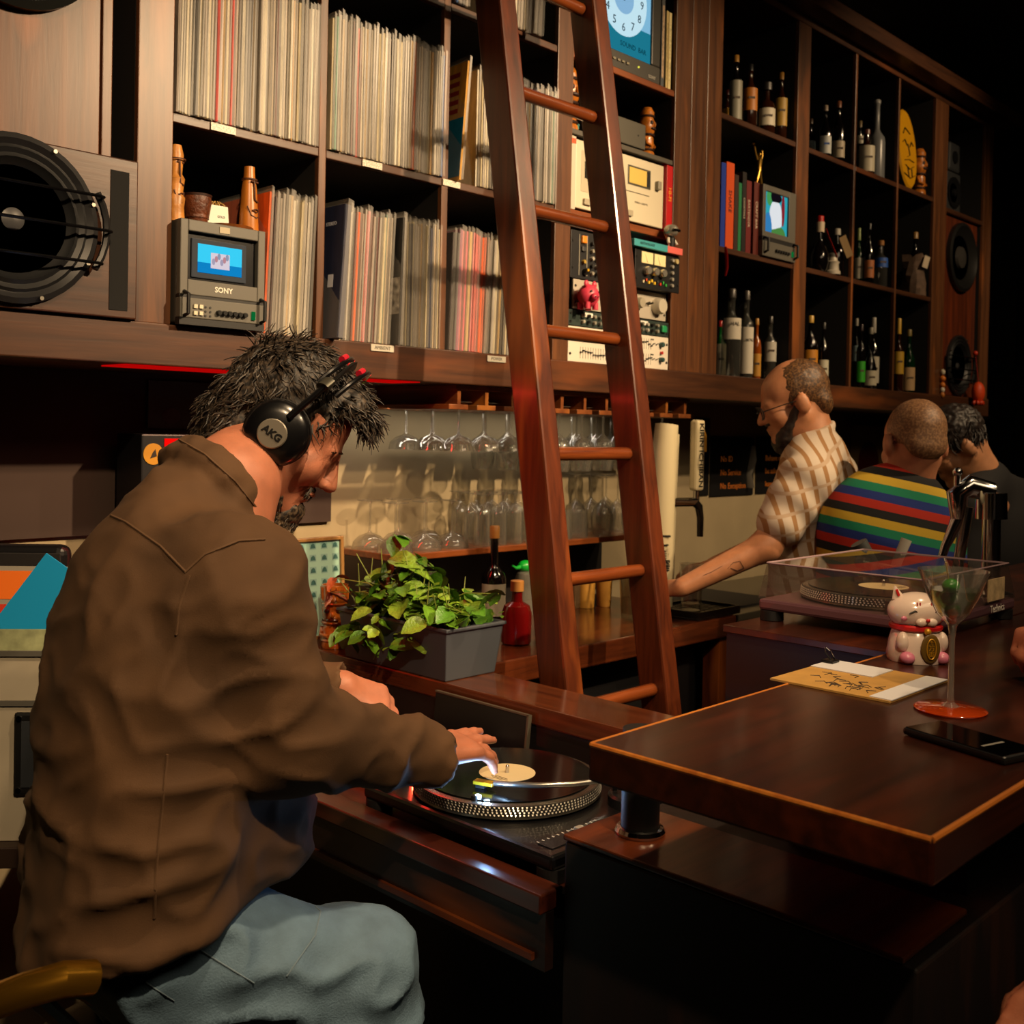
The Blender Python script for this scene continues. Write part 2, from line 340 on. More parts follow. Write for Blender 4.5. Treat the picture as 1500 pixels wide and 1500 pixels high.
# ================================================================ loudspeakers, records, hi-fi in the shelf wall
def bb(px0, px1, py0, py1, Y):
    cx, cy = (px0+px1)/2, (py0+py1)/2
    return onY(px0, cy, Y).x, onY(px1, cy, Y).x, onY(cx, py1, Y).z, onY(cx, py0, Y).z
TAU = 2*PI
FACE = Matrix(((1, 0, 0), (0, 0, -1), (0, 1, 0)))      # lathe axis -> -Y (facing the room)
GUN = mat('1c1c1e', .35); CHROME = mat('c8c8c8', .12, 1); STEEL = mat('9a968c', .3, 1)
def woofer(par, x, y, z, r, bars):
    G().lathe([(r*1.04, 0), (r*1.04, .012), (r*.97, .016), (r*.90, .010)], 40, (x, y, z), FACE, c1=False).build('rim', GUN, par)
    G().lathe([(r*.90, .010), (r*.86, .014), (r*.80, .009), (r*.75, .013), (r*.70, .004), (r*.3, -.035)], 40, (x, y, z), FACE, c0=False, c1=False).build('cone', mat('141517', .45), par)
    G().lathe([(r*.31, -.035), (r*.25, -.012), (r*.14, .0), (.001, .003)], 28, (x, y, z), FACE, c0=False).build('dust_cap', mat('3c3c3e', .4), par)
    for k in range(8):
        a = TAU*(k+.4)/8; G().cyl((x+r*1.0*math.cos(a), y-.017, z+r*1.0*math.sin(a)), (x+r*1.0*math.cos(a), y-.021, z+r*1.0*math.sin(a)), .004, n=8).build('screw', STEEL, par)
    for dz in bars:
        w = math.sqrt(max(.01, r*r-dz*dz))*1.16
        G().tube([(x-w, y-.016, z+dz), (x-w, y-.03, z+dz), (x-w+.012, y-.036, z+dz), (x+w-.012, y-.036, z+dz), (x+w, y-.03, z+dz), (x+w, y-.016, z+dz)], .0032, 6).build('guard_bar', mat('101012', .3, .6), par)
    for sx in (-1, 1):
        G().tube([(x+sx*math.sqrt(r*r-d*d)*1.14, y-.017, z+d) for d in [bars[0]*1.15+(bars[-1]-bars[0])*1.15*i/6 for i in range(7)]], [.007]*7, 6).build('guard_bracket', GUN, par)
SPK = thing('loudspeaker', 'huge wooden horn loudspeaker with bare woofer beside the record shelves', 'loudspeaker')
G().box(.40, 1.033, 2.055, YB-.02, 1.688, 2.003).build('bass_cabinet', wood('2e1a12', '54331f', 'x', worn='7a4a2a'), SPK, False, .003)
woofer(SPK, .79, 2.055, 1.852, .150, (.062, -.002, -.066))
G().box(.975, 1.013, 2.0535, 2.0545, 1.703, 1.977).build('bass_port', mat('050505', .9), SPK, False)
WH = wood('3a2012', '70401f', 'z', worn='a85c24', wornamt=.5)
G().box(.40, .972, 2.10, YB-.02, 2.004, 3.0).build('horn_baffle', WH, SPK, False, .002)
G().box(.974, .995, 2.095, YB-.02, 2.004, 3.0).build('baffle_edge', WH, SPK, False, .002)
G().lathe([(.17, 0), (.17, .02), (.155, .026), (.14, .015), (.13, .022), (.115, .004), (.04, -.02)], 48, (.80, 2.10, 2.42), FACE, c1=False).build('horn', mat('1a1b1a', .25), SPK)
SP2 = thing('loudspeaker', 'narrow wooden loudspeaker with round horn and wired woofer at the shelf end', 'loudspeaker')
x0, x1 = 5.02, 5.44
G().box(x0, x1, YF+.02, YB-.02, 1.69, 2.535).build('cabinet', wood('3a1a10', '6a3018', 'z', worn='8a3a18'), SP2, False, .003)
c = onY(1409, 362, YF)
G().lathe([(.165, 0), (.165, .02), (.15, .026), (.12, .004), (.05, -.015)], 40, (5.235, YF+.02, 2.355), FACE, c1=False).build('horn', mat('1a1a1a', .3), SP2)
G().lathe([(.06, -.01), (.05, .012), (.001, .02)], 24, (5.235, YF+.02, 2.355), FACE, c0=False).build('horn_plug', mat('3a3836', .3), SP2)
woofer(SP2, 5.24, YF+.02, 1.838, .14, (.04, -.02, -.07))
G().box(5.03, 5.06, YF+.0185, YF+.0195, 1.75, 1.98).build('bass_port', mat('050505', .9), SP2, False)
MON = thing('monitor_speaker', 'small grey two way monitor speaker on top of the end loudspeaker shelf', 'speaker', (5.19, YF+.14, 2.5612))
G().prism([(-.09, -.10, 0), (.09, -.10, 0), (.085, -.10, .2), (-.085, -.10, .2)], (0, .18, 0)).build('woofer_box', mat('26282b', .5), MON, False, .012)
G().prism([(-.06, -.10, .202), (.075, -.10, .202), (.07, -.10, .34), (-.055, -.10, .34)], (0, .16, 0)).build('tweeter_box', mat('26282b', .5), MON, False, .012)
G().lathe([(.075, 0), (.075, .006), (.06, .008), (.045, -.0), (.02, -.0), (.018, .01), (.001, .014)], 28, (0, -.10, .1), FACE, c0=False).build('woofer', mat('0f1012', .3), MON)
G().lathe([(.03, 0), (.03, .005), (.02, .002), (.001, .006)], 20, (.005, -.10, .27), FACE, c0=False).build('tweeter', mat('0f1012', .3), MON)
# ---- record sleeves
PC = {'cream': 'c2b594', 'white': 'cfc8b6', 'grey': '9a9186', 'black': '141316', 'dark grey': '474342', 'tan': 'b09260', 'yellow': 'c8922a', 'red': 'c0221a',
      'orange': 'd85a1e', 'pink': 'cc6a72', 'purple': '7c1c52', 'blue': '2c5a96', 'navy': '161d38', 'green': '4c7a68', 'maroon': '55201c', 'silver': 'aaa498'}
def pick(n, *extra):
    # mostly pale spines, with the named colours dropped in at random places
    q = rnd.choices(['cream', 'grey', 'white', 'silver', 'tan', 'dark grey'], [7, 8, 3, 3, 4, 3], k=n)
    for c in extra: q[rnd.randrange(n)] = c
    return q
PLAS = glassy('ffffff', -.03, .38, .10, 'd8d2c6')
_lp = {}
def lp_mesh(code, th):
    key = (code, th)
    if key not in _lp:
        h, d = .312, .312
        g = G().box(-th/2, th/2, .002, d, 0, h)
        if th > .006: g.box(-th/2+.001, th/2-.001, 0.0, .002, .001, h-.001)
        _lp[key] = g.mesh('record_jacket', mat(PC[code], .62, var=.22, scale=14, stretch=(6, 6, 1)), False)
    return _lp[key]
def pl_mesh(th):
    key = ('pl', th)
    if key not in _lp:
        a = th/2+.0012; g = G(); y0, y1, z1 = -.007, .314, .321
        g.add([(-a, y0, 0), (a, y0, 0), (a, y1, 0), (-a, y1, 0), (-a*.5, y0+.001, z1+.004), (a, y0, z1), (a, y1, z1), (-a, y1, z1)], [(0, 3, 7, 4), (1, 5, 6, 2), (0, 4, 5, 1)])
        _lp[key] = g.mesh('plastic_sleeve', PLAS, False)
    return _lp[key]
NLP = [0]
def lps(seq, x0, x1, z, where, lean=0.0, grp='record albums on the shelves'):
    n = len(seq); ths = [rnd.choice((.004, .0055, .007, .009)) for _ in seq]; k = (x1-x0-.003)/sum(t+.0032 for t in ths); x = x0
    for c, t in zip(seq, ths):
        wd = (t+.0032)*k; th = round(max(.003, wd-.0034), 3); x += wd/2
        me = lp_mesh(c, th); o = bpy.data.objects.new('record_album', me); COL.objects.link(o)
        dy = rnd.uniform(-.012, .004); le = lean(x) if callable(lean) else lean
        o.location = (x, YF+dy, z+.0005); o.rotation_euler = (0, math.radians(le), 0)
        o.scale = (1, 1, rnd.uniform(.975, 1.02))
        tag(o, f'{c} record sleeve in {where}', 'record', grp+', '+where)
        q = bpy.data.objects.new('plastic_sleeve', pl_mesh(th)); COL.objects.link(q); q.parent = o
        NLP[0] += 1; x += wd/2
U1, U2, U3 = ('upper record row beside the wooden speaker', 'upper record row between the two thin dividers', 'upper record row behind the ladder')
L1, L2, L3 = ('lower record row beside the small monitor', 'lower record row between the two thin dividers', 'lower record row behind the ladder')
lps(pick(42, 'red', 'red', 'black', 'black', 'black', 'yellow', 'tan', 'navy', 'maroon'), 1.120, 1.483, 2.1265, U1, .6)
lps(pick(42, 'blue', 'red', 'maroon', 'green', 'black', 'yellow', 'orange', 'blue'), 1.509, 1.866, 2.1265, U2, .5)
lps(pick(34, 'blue', 'green'), 1.990, 2.297, 2.1265, U3, .2)
lps(pick(16, 'orange', 'black', 'pink', 'black'), 1.340, 1.470, 1.6865, L1, 2.2)
lps(pick(16, 'orange', 'red', 'pink', 'green', 'maroon'), 1.548, 1.700, 1.6865, L2, 2.4)
lps(pick(18, 'black', 'navy'), 1.728, 1.862, 1.6865, L2, .4)
lps(['dark grey', 'dark grey', 'purple', 'pink', 'pink', 'tan', 'pink', 'red', 'red', 'red', 'orange', 'orange']+pick(17, 'black'), 1.895, 2.215, 1.6865, L3, 2.0)
lps(pick(12), 2.03, 2.23, 2.5805, 'top record row behind the ladder', 2)
lps(['blue', 'dark grey', 'black', 'grey'], 1.895, 1.945, 2.5805, 'top record row beside the thin divider', 2)
# albums standing out of line, their covers showing
def cover(code, px, z, yaw, lean, label, th=.007, dy=-.03):
    o = bpy.data.objects.new('record_album', lp_mesh(code, th)); COL.objects.link(o); o.location = (px, YF+dy, z+.0005)
    o.rotation_euler = (0, math.radians(lean), math.radians(yaw)); tag(o, label, 'record'); q = bpy.data.objects.new('plastic_sleeve', pl_mesh(th)); COL.objects.link(q); q.parent = o
    return o
o = cover('navy', 1.522, 1.6865, 0, 3.2, 'navy blue boxed album standing proud of the lower record row', .018, -.045)
text('STEREO', .012, mat('c8ccd8', .5), o, (-.0095, .05, .27), (PI/2, 0, -PI/2)); G().box(-.0096, -.009, .03, .05, .12, .15).build('cover_emblem', mat('c8ccd8', .5), o, False)
o = cover('black', 1.7125, 1.6865, 0, 1.6, 'black and white photo cover album in the lower record row', .006, -.03)
G().box(-.0037, -.0032, .004, .12, .075, .165).build('cover_photo', mat('9a948a', .5, var=.8, scale=60), o, False)
o = cover('yellow', 1.915, 2.1265, -5, 4, 'yellow and blue cover album leaning in the upper record row', .006, -.02)
G().box(-.0037, -.0031, .003, .14, .01, .165).build('cover_blue_half', mat('11698a', .4, var=.15, scale=20), o, False)
for k in range(5): G().box(-.0037, -.0031, .03, .10-.012*(k % 2), .18+.024*k, .192+.024*k).build('cover_lettering', mat('8a2a22', .5), o, False)
for x, z in ((1.235, 2.116), (1.64, 2.116), (1.90, 2.116)):
    tag(G().box(x-.03, x+.03, YF-.0035, YF-.0012, z-.008, z+.008).build('shelf_tag', mat('c8c0b0', .4, var=.5, scale=300), smooth=False), f'silver name tag stuck on the shelf edge under record {"grey" if x<1.3 else "cream" if x<1.7 else "tan"} sleeves', 'tag')
for i, (px, py) in enumerate(((560, 510), (727, 526))):
    c = onY(px, py, YF-.014); t_ = thing('shelf_tag', ('silver lettered name tag on the beam below cream sleeves', 'silver lettered name tag on the beam beside the ladder')[i], 'tag', (c.x, YF-.0125, c.z))
    G().box(-.035, .035, -.003, 0, -.008, .008).build('plate', mat('b8b2a4', .35), t_, False); text(('AMBIENT', 'POWER')[i], .012, mat('3a3632', .5), t_, (0, -.0031, 0), FRONT)
print('records', NLP[0])
# ================================================================ electronics and small things in the record bays
GREY = mat('57544c', .45); DGREY = mat('2a2a2a', .45); CREAMP = mat('c9bfa6', .45); WHITEP = mat('cfc8b8', .5); WHT = mat('dedad0', .5)
def knob(par, x, y, z, r, l, m, name='knob'): return G().lathe([(r, 0), (r, l*.7), (r*.86, l), (.0005, l)], 18, (x, y, z), FACE, c0=False).build(name, m, par)
# --- small broadcast monitor
x0, x1, z0, z1 = bb(248, 384, 329, 488, 2.06); z0 = 1.687; x0 = 1.1195
CR = thing('crt_monitor', 'small grey tube monitor with blue screen beside leaning records', 'monitor', ((x0+x1)/2, 2.05, z0))
hw, H = (x1-x0)/2-.002, z1-z0
G().box(-hw, hw, .012, .33, .004, H).build('casing', mat('3a3833', .5), CR, False, .004)
fz = .062
g = G()
for a in ((-hw, -hw+.018, fz, H), (hw-.018, hw, fz, H), (-hw+.018, hw-.018, fz, fz+.032), (-hw+.018, hw-.018, H-.024, H)): g.box(a[0], a[1], -.004, .012, a[2], a[3])
g.build('bezel', GREY, CR, False, .002)
G().box(-hw+.018, hw-.018, .008, .0115, fz+.032, H-.024).build('screen_surround', mat('0a0b0f', .25), CR, False)
sx0, sx1, sz0, sz1 = -hw+.030, hw-.042, fz+.038, H-.036
o = G().box(sx0, sx1, .004, .008, sz0, sz1).build('tube', mat('3a404a', .15), CR, False, .003)
a, b = sx0+.014, sx1-.012; c, d = sz0+.012, sz1-.010; mid = c+(d-c)*.36
G().box(a, b, .0030, .0038, mid, d).build('picture_top', glow('38c8ee', 1.0), o, False)
G().box(a, b, .0030, .0038, c, mid).build('picture_bottom', glow('0f84c8', .9), o, False)
G().box(a+.030, b-.030, .0022, .0029, mid-.010, d-.016).build('picture_art', glow('d8ccd6', .95), o, False)
for k in range(6): q = a+.034+k*((b-a-.072)/5); G().ell((q+.002, .0021, mid+.004+.006*(k % 3)), (.004, .0004, .007), 10, 6).build('picture_figure', glow(('b0a8c0', 'c89098', '98a4bc')[k % 3], .8), o)
G().box(-.012, .012, -.0055, -.004, H-.019, H-.006).build('badge', mat('a89c80', .4), CR, False)
text('SONY', .016, mat('d8d4c8', .4), CR, (0, -.0046, fz+.016), FRONT, bold=.0004)
o = G().box(-hw, hw, -.006, .014, .014, fz-.006).build('control_panel', GREY, CR, False, .002)
G().box(-hw, hw, -.002, .014, fz-.006, fz).box(-hw, hw, -.004, .014, 0, .014).build('trim_strip', BLACK, CR, False)
for i in range(2):
    for j in range(2): G().box(-hw+.030+.013*i, -hw+.038+.013*i, -.010, -.006, .021+.014*j, .029+.014*j).build('button', CREAMP, o, False)
    for j in range(3): G().cyl((-hw+.058+.011*i, -.0062, .021+.009*j), (-hw+.058+.011*i, -.0072, .021+.009*j), .0025, n=8).build('jack', BLACK, o)
for i in range(6): knob(o, -hw+.088+.0125*i, -.006, .030, .0055, .009, mat('0d0d0d', .3))
G().box(hw-.034, hw-.026, -.010, -.006, .022, .040).build('power_switch', glow('0c7a3a', .6), o, False)
for sx in (-1, 1):
    x = sx*(hw-.010); G().tube([(x, -.006, .018), (x, -.022, .022), (x, -.022, .062), (x, -.004, .068)], .004, 8).build('handle', BLACK, CR)
TOPZ = z0+H
BONE = mat('b87a34', .4, var=.35, scale=30, bump=.3, bscale=60)
def carve(name, label, cat, loc, prof, m, face, rz=0, n=24):
    t = thing(name, label, cat, loc, rz); o = G().lathe(prof, n).build('body', m, t)
    face(t, prof); return t
def tall_face(t, prof):
    h = prof[-1][1]; dk = mat('4a2408', .6); r = prof[1][0]
    G().tube([(-.004, -r*.80, h*.78), (-.004, -r*.93, h*.5), (.006, -r*.95, h*.47)], .0022, 6).build('nose', dk, t)
    for s in (-1, 1): G().ell((s*r*.33, -r*.70, h*.77), (.005, .003, .0025), 10, 6).build('eye', dk, t)
    G().tube([(-r*.45, -r*.86, h*.34), (0, -r*.97, h*.365), (r*.45, -r*.86, h*.34), (0, -r*.98, h*.315), (-r*.45, -r*.86, h*.34)], .0018, 6).build('mouth', dk, t)
    G().tube([(-r*.8, -r*.5, h*.40), (-r*.55, -r*.8, h*.27), (0, -r, h*.235), (r*.55, -r*.8, h*.27), (r*.8, -r*.5, h*.40)], .0014, 6).build('chin_line', dk, t)
    G().lathe([(prof[2][0]*1.02, h*.80), (prof[2][0]*1.04, h*.82)], 20, c0=False, c1=False).build('brow_band', dk, t)
c = onY(364, 340, 2.11); h = .150
carve('tiki_carving', 'tall carved wooden face standing on the small monitor, nearer the records', 'carving', (c.x, 2.11, TOPZ), [(.021, 0), (.022, .01), (.017, .10), (.0125, .128), (.0115, .15)], mat('b06a22', .35, var=.2, scale=20), tall_face, .3)
carve('tiki_carving', 'narrow totem carving on the small monitor half hidden by the post', 'carving', (onY(257, 320, 2.10).x, 2.10, TOPZ), [(.019, 0), (.017, .03), (.019, .05), (.014, .06), (.018, .09), (.012, .10), (.015, .14), (.010, .16)], BONE, tall_face, .3)
c = onY(288, 322, 2.13)
t = thing('carved_cup', 'dark carved wooden cup on the small monitor', 'cup', (c.x, 2.13, TOPZ))
G().lathe([(.022, .012), (.027, .03), (.031, .055), (.030, .068), (.027, .068), (.026, .02)], 24).build('bowl', mat('5a2c14', .45, var=.5, scale=60, bump=.5, bscale=150), t)
G().lathe([(.031, .066), (.032, .071), (.028, .072)], 24, c0=False, c1=False).build('rim', mat('2e140a', .5), t); G().lathe([(.018, 0), (.024, .003), (.02, .012)], 20).build('foot', mat('3a1a0a', .5), t)
tag(G().lathe([(.001, 0), (.052, 0), (.055, .006), (.001, .007)], 24, c0=False).build('wooden_saucer', mat('7a4214', .45, var=.3), loc=(c.x+.058, 2.10, TOPZ)), 'round wooden saucer lying on the small monitor behind its front edge', 'saucer')
c = onY(322, 325, 2.12); t = thing('postcard', 'pale card with dark scribble propped on the small monitor', 'card', (c.x, 2.125, TOPZ+.0075), rot=(-.12, 0, 0))
G().box(-.026, .026, 0, .0012, 0, .05).build('sheet', mat('c9cbbf', .5), t, False); text('oxo', .012, BLACK, t, (.008, -.0003, .026), FRONT); G().box(-.022, .022, -.0004, 0, .004, .009).build('caption_bar', mat('8a8a80', .5), t, False)
t = thing('dried_tuft', 'small tuft of dry curled palm fibres behind the pale card', 'ornament', (onY(316, 300, 2.16).x, 2.16, TOPZ)); gl = G()
G().lathe([(.016, 0), (.02, .03), (.016, .055)], 14).build('pot', mat('1c120c', .6), t)
for k in range(11):
    a = TAU*k/11; gl = G().tube([(0, 0, .05), (.010*math.cos(a), .010*math.sin(a), .07), (.024*math.cos(a), .02*math.sin(a), .062), (.028*math.cos(a), .022*math.sin(a), .045)], [.0018, .0016, .0012, .0006], 5); gl.build('fibre', mat('b08a4a', .5), t)
# --- clock television
TVX0, TVX1, TZ = 2.43, 2.795, 2.5865
TV = thing('television', 'grey tube television showing a mirrored clock face', 'television', ((TVX0+TVX1)/2, YF+.01, TZ)); hw = (TVX1-TVX0)/2
G().box(-hw, hw, .015, .30, .002, .40).build('casing', mat('2f2e2b', .5), TV, False, .01)
o = G().box(-hw, hw, -.004, .015, 0, .055).build('control_panel', mat('3c3a35', .45), TV, False, .003)
for i in range(5): G().box(-.08+.022*i, -.068+.022*i, -.008, -.004, .024, .03).build('button', mat('8a8470', .4), o, False)
G().cyl((.07, -.004, .03), (.07, -.007, .03), .003, n=8).build('power_light', glow('c8c040', 1.5), o)
text('SONY', .014, mat('c8c4b8', .4), o, (.14, -.0045, .016), FRONT)
g = G()
for a in ((-hw, -hw+.03, .055, .40), (hw-.045, hw, .055, .40), (-hw+.03, hw-.045, .375, .40)): g.box(a[0], a[1], -.004, .015, a[2], a[3])
g.build('bezel', mat('3a3833', .4), TV, False, .004)
sx0, sx1 = -hw+.03, hw-.045
scr = G().box(sx0, sx1, .004, .012, .055, .375).build('screen', glow('7fb8d8', .9), TV, False)
G().box(sx0, sx1, .0030, .0038, .055, .150).build('picture_low_band', glow('1f8098', .75), scr, False)
ccx, ccz, cr = .0, .225, .115
G().lathe([(cr, 0), (cr, .0006)], 40, (ccx, .0030, ccz), FACE).build('clock_dial', glow('bfe0ec', .95), scr); G().lathe([(cr*.42, 0), (cr*.42, .0006)], 32, (ccx, .0022, ccz), FACE).build('clock_hub_disc', glow('86b4d8', .9), scr)
for k in range(1, 13):
    a = PI/2+TAU*k/12; text(str(k), .036, glow('1c4660', .25), scr, (ccx+cr*.78*math.cos(a), .0016, ccz+cr*.78*math.sin(a)), FRONT, ext=.0002, name='numeral')
G().cyl((ccx, .0022, ccz), (ccx, .0010, ccz), .008, n=14).build('clock_pin', glow('1c4660', .25), scr)
G().prism([(ccx-.004, .0014, ccz), (ccx+.004, .0014, ccz), (ccx-.03, .0014, ccz+.075)], (0, .0004, 0)).build('clock_hand', glow('1c4660', .25), scr)
G().prism([(ccx-.004, .0014, ccz), (ccx+.004, .0014, ccz+.004), (ccx-.06, .0014, ccz+.06)], (0, .0004, 0)).build('clock_hand', glow('1c4660', .25), scr)
text('SOUND  BAR', .022, glow('0c4a5c', .3), scr, (.05, .0016, .085), FRONT, ext=.0002)
for i, (x, w_, h, cl, lb) in enumerate(((2.813, .016, .30, '4a4e52', 'grey spined record box beside the clock television'), (2.836, .010, .25, 'cfb878', 'cream paperback spine between the record box and post'), (2.851, .014, .248, 'e0cf96', 'pale yellow book spine next to the shelf post'))):
    t = thing('book', lb, 'book', (x, YF+.01, TZ)); G().box(-w_/2, w_/2, 0, .2, .001, h).build('cover', mat(cl, .5), t, False, .001)
    G().box(-w_*.3, w_*.3, -.0006, 0, .03, h-.04).build('spine_panel', mat(('b89a78', 'b8a468', 'd8c890')[i], .5, var=.5, scale=90), t, False)
# --- grey amplifier, idols on the thin grey shelf
x0, x1 = 2.50, 2.745
t = thing('amplifier', 'plain brushed grey amplifier on the thin grey shelf', 'amplifier', ((x0+x1)/2, YF+.02, 2.3625)); hw = (x1-x0)/2
G().box(-hw, hw, .01, .26, .012, .088).build('casing', mat('4a4843', .4, .3), t, False, .002); G().box(-hw, hw, 0, .01, .012, .09).build('front_plate', mat('6a675e', .35, .5), t, False, .002)
for a in (-hw+.02, hw-.02):
    for b in (.03, .22): G().cyl((a, b, 0), (a, b, .012), .01, n=12).build('foot', BLACK, t)
text('audio', .010, WHT, t, (-.02, -.0004, .042), FRONT); G().lathe([(.007, 0), (.007, .0004), (.005, .0004)], 16, (-.02, 0, .06), FACE, c0=False, c1=False).build('emblem', mat('9a968a', .4), t); G().cyl((.085, 0, .05), (.085, -.001, .05), .003, n=8).build('standby_light', mat('1c1c1c', .4), t)
IDOL = mat('a8621c', .3, var=.55, scale=45, bump=.4, bscale=80, coat=.4)
def idol(label, loc, h, r, rz=0):
    t = thing('tiki_statue', label, 'statue', loc, rz); dk = mat('2a1206', .5)
    G().lathe([(r, 0), (r*.95, h*.1), (r*.75, h*.14), (r*.9, h*.25), (r*.85, h*.4), (r*.62, h*.44), (r*.95, h*.52), (r*1.05, h*.7), (r*.8, h*.78), (r*.9, h*.9), (r*.55, h)], 20).build('body', IDOL, t)
    for z in (.13, .43, .80): G().lathe([(r*.93, h*z), (r*.98, h*(z+.02)), (r*.93, h*(z+.04))], 20, c0=False, c1=False).build('carved_ring', dk, t)
    for s in (-1, 1): G().ell((s*r*.42, -r*.86, h*.68), (r*.26, r*.2, h*.045), 12, 8).build('eye', dk, t)
    G().ell((0, -r*.92, h*.57), (r*.55, r*.22, h*.035), 14, 8).build('mouth', dk, t); G().ell((0, -r*1.0, h*.64), (r*.16, r*.22, h*.05), 10, 8).build('nose', IDOL, t)
    for s in (-1, 1): G().tube([(s*r*.85, -r*.2, h*.38), (s*r*.95, -r*.5, h*.26), (s*r*.4, -r*.92, h*.22)], r*.17, 8).build('arm', IDOL, t)
    return t
idol('glossy amber tiki statue beside the grey amplifier', (2.79, YF+.05, 2.3625), .16, .026, .2)
idol('amber tiki statue on the grey shelf half behind the ladder rail', (2.408, YF+.05, 2.3625), .19, .032)
# --- cassette deck and neighbours on the red-brown shelf
t = thing('cassette_deck', 'cream front cassette deck with amber meter window', 'cassette deck', (2.61, YF+.005, 2.1285)); hw = .215
G().box(-hw, hw, .012, .28, .01, .205).build('casing', mat('3a3936', .5), t, False, .002); pl = G().box(-hw, hw, 0, .012, .008, .208).build('front_plate', CREAMP, t, False, .003)
G().box(.03, .145, -.0015, 0, .12, .18).build('meter_frame', mat('4a463a', .4), pl, False, .001); G().box(.036, .124, -.0022, -.0015, .126, .174).build('meter_window', mat('c8a85a', .3, emit='c8a040', es=.25), pl, False)
G().box(.126, .140, -.0022, -.0015, .126, .174).build('meter_end', BLACK, pl, False)
G().box(.170, .188, -.014, 0, .125, .152).build('switch', mat('8a8474', .4), pl, False, .002); G().box(-.19, -.10, -.0012, 0, .06, .18).build('cassette_door', mat('b5ab92', .4), pl, False, .002)
G().box(-.175, -.115, -.002, -.0012, .10, .15).build('cassette_window', mat('2a2824', .2), pl, False); G().box(.0, .14, -.0008, 0, .098, .1005).build('groove', mat('5a5444', .6), pl, False)
for i in range(6): G().box(-.18+.04*i, -.148+.04*i, -.008, 0, .022, .04).build('piano_key', mat('a39a84', .4), pl, False, .001)
text('STEREO CASSETTE', .008, mat('6a6454', .5), pl, (.10, -.0004, .07), FRONT)
for a in (-hw+.03, hw-.03): G().cyl((a, .05, 0), (a, .05, .01), .014, n=12).build('foot', BLACK, t)
t = thing('book', 'bright red book standing beside the cream cassette deck', 'book', (2.845, YF-.005, 2.1285)); G().box(-.016, .016, 0, .22, 0, .212).build('cover', mat('b01418', .4), t, False, .001); text('HI-FI', .022, mat('e8a030', .5), t, (0, -.0006, .12), (PI/2, PI/2, 0))
t = thing('book', 'white boxed set standing left of the cassette deck', 'book', (2.380, YF+.0, 2.1285)); G().box(-.010, .010, 0, .22, 0, .212).build('cover', mat('b8b2a0', .5), t, False, .001); G().box(-.0098, .0098, -.0006, 0, .19, .205).build('spine_band', mat('c84a1e', .5), t, False)
t = thing('toy_ball', 'small teal rubber ball toy on top of the cassette deck', 'toy', (2.425, YF+.05, 2.337)); G().ell((0, 0, .018), .018).build('ball', mat('3e8a86', .5), t); G().ell((.0, -.012, .042), .013).build('head', mat('3e8a86', .5), t); G().ell((.006, -.02, .05), .005, 10, 6).build('ear', mat('2c6a68', .5), t)
# --- rack units
def rack(name, label, z0, z1, col, x0=2.372, x1=2.862, y=YF):
    t = thing(name, label, 'audio unit', ((x0+x1)/2, y, z0)); hw = (x1-x0)/2; h = z1-z0
    G().box(-hw+.02, hw-.02, .006, .24, .001, h-.001).build('casing', DGREY, t, False); p = G().box(-hw, hw, 0, .006, 0, h).build('front_plate', col, t, False, .001)
    for s in (-1, 1):
        for b in (.22, .78): G().cyl((s*(hw-.009), 0, h*b), (s*(hw-.009), -.002, h*b), .004, n=8).build('rack_screw', mat('1c1c1c', .4), p)
    return t, p, hw, h
t, p, hw, h = rack('graphic_equalizer', 'cream two row graphic equalizer at the bottom of the rack', 1.687, 1.790, mat('d2cabb', .45))
for row, zc in enumerate((.028, .076)):
    for i in range(30):
        x = -hw+.055+i*.0118
        G().box(x-.0006, x+.0006, -.0006, 0, zc-.017, zc+.017).build('slider_slot', mat('4a463c', .6), p, False)
        q = zc+.006*math.sin(i*.7+row*2)+rnd.uniform(-.003, .003); G().box(x-.003, x+.003, -.006, -.0008, q-.002, q+.002).build('slider_cap', BLACK, p, False)
    for i in (0, 1): G().cyl((hw-.085+.018*i, 0, zc), (hw-.081+.018*i, -.009, zc+.004), .0016, n=6).build('toggle', mat('2a2a2a', .3), p)
    knob(p, hw-.042, 0, zc+.002, .008, .014, mat('2c4a48', .4)); G().box(hw-.095, hw-.078, -.0006, 0, zc+.014, zc+.018).build('print_mark', BLACK, p, False)
G().cyl((hw-.040, 0, .052), (hw-.040, -.008, .052), .005, n=10).build('red_button', mat('a81c14', .4), p)
t, p, hw, h = rack('equalizer_unit', 'slim dark green equalizer unit with white tape labels', 1.793, 1.838, mat('26332f', .45))
for i in range(15):
    x = -hw+.06+i*.026; m_ = mat(('a8a498', '1a1a1a', '8a8678', '6a6a60')[i % 4], .35)
    for zc in (.013, .031): knob(p, x, 0, zc, .0055, .010, m_)
for x in (-.155, .115): G().box(x-.018, x+.018, -.0012, 0, .028, .041).build('tape_label', WHT, p, False)
for i, x in enumerate((.055, .062, .069)): G().cyl((x, 0, .034), (x, -.002, .034), .002, n=6).build('indicator', glow(('30c040', 'd0c020', 'd02018')[i], 1.5), p)
G().box(hw-.045, hw-.020, -.010, 0, .012, .034).build('green_button', mat('1f8a54', .4), p, False, .003)
t, p, hw, h = rack('preamplifier', 'silver preamplifier with large round knobs in the rack', 1.842, 1.928, mat('b9b1a2', .35, .2), 2.39, 2.845)
knob(p, .175, 0, .043, .026, .028, mat('cfc7b4', .3, .3)); knob(p, -.07, 0, .04, .017, .02, mat('b0a894', .3, .3)); knob(p, .08, 0, .045, .017, .02, mat('b0a894', .3, .3))
for x in (.02, .045, .115, .13): G().cyl((x, 0, .045), (x+.006, -.018, .05), .003, n=8).build('lever', mat('5a564c', .3, .5), p)
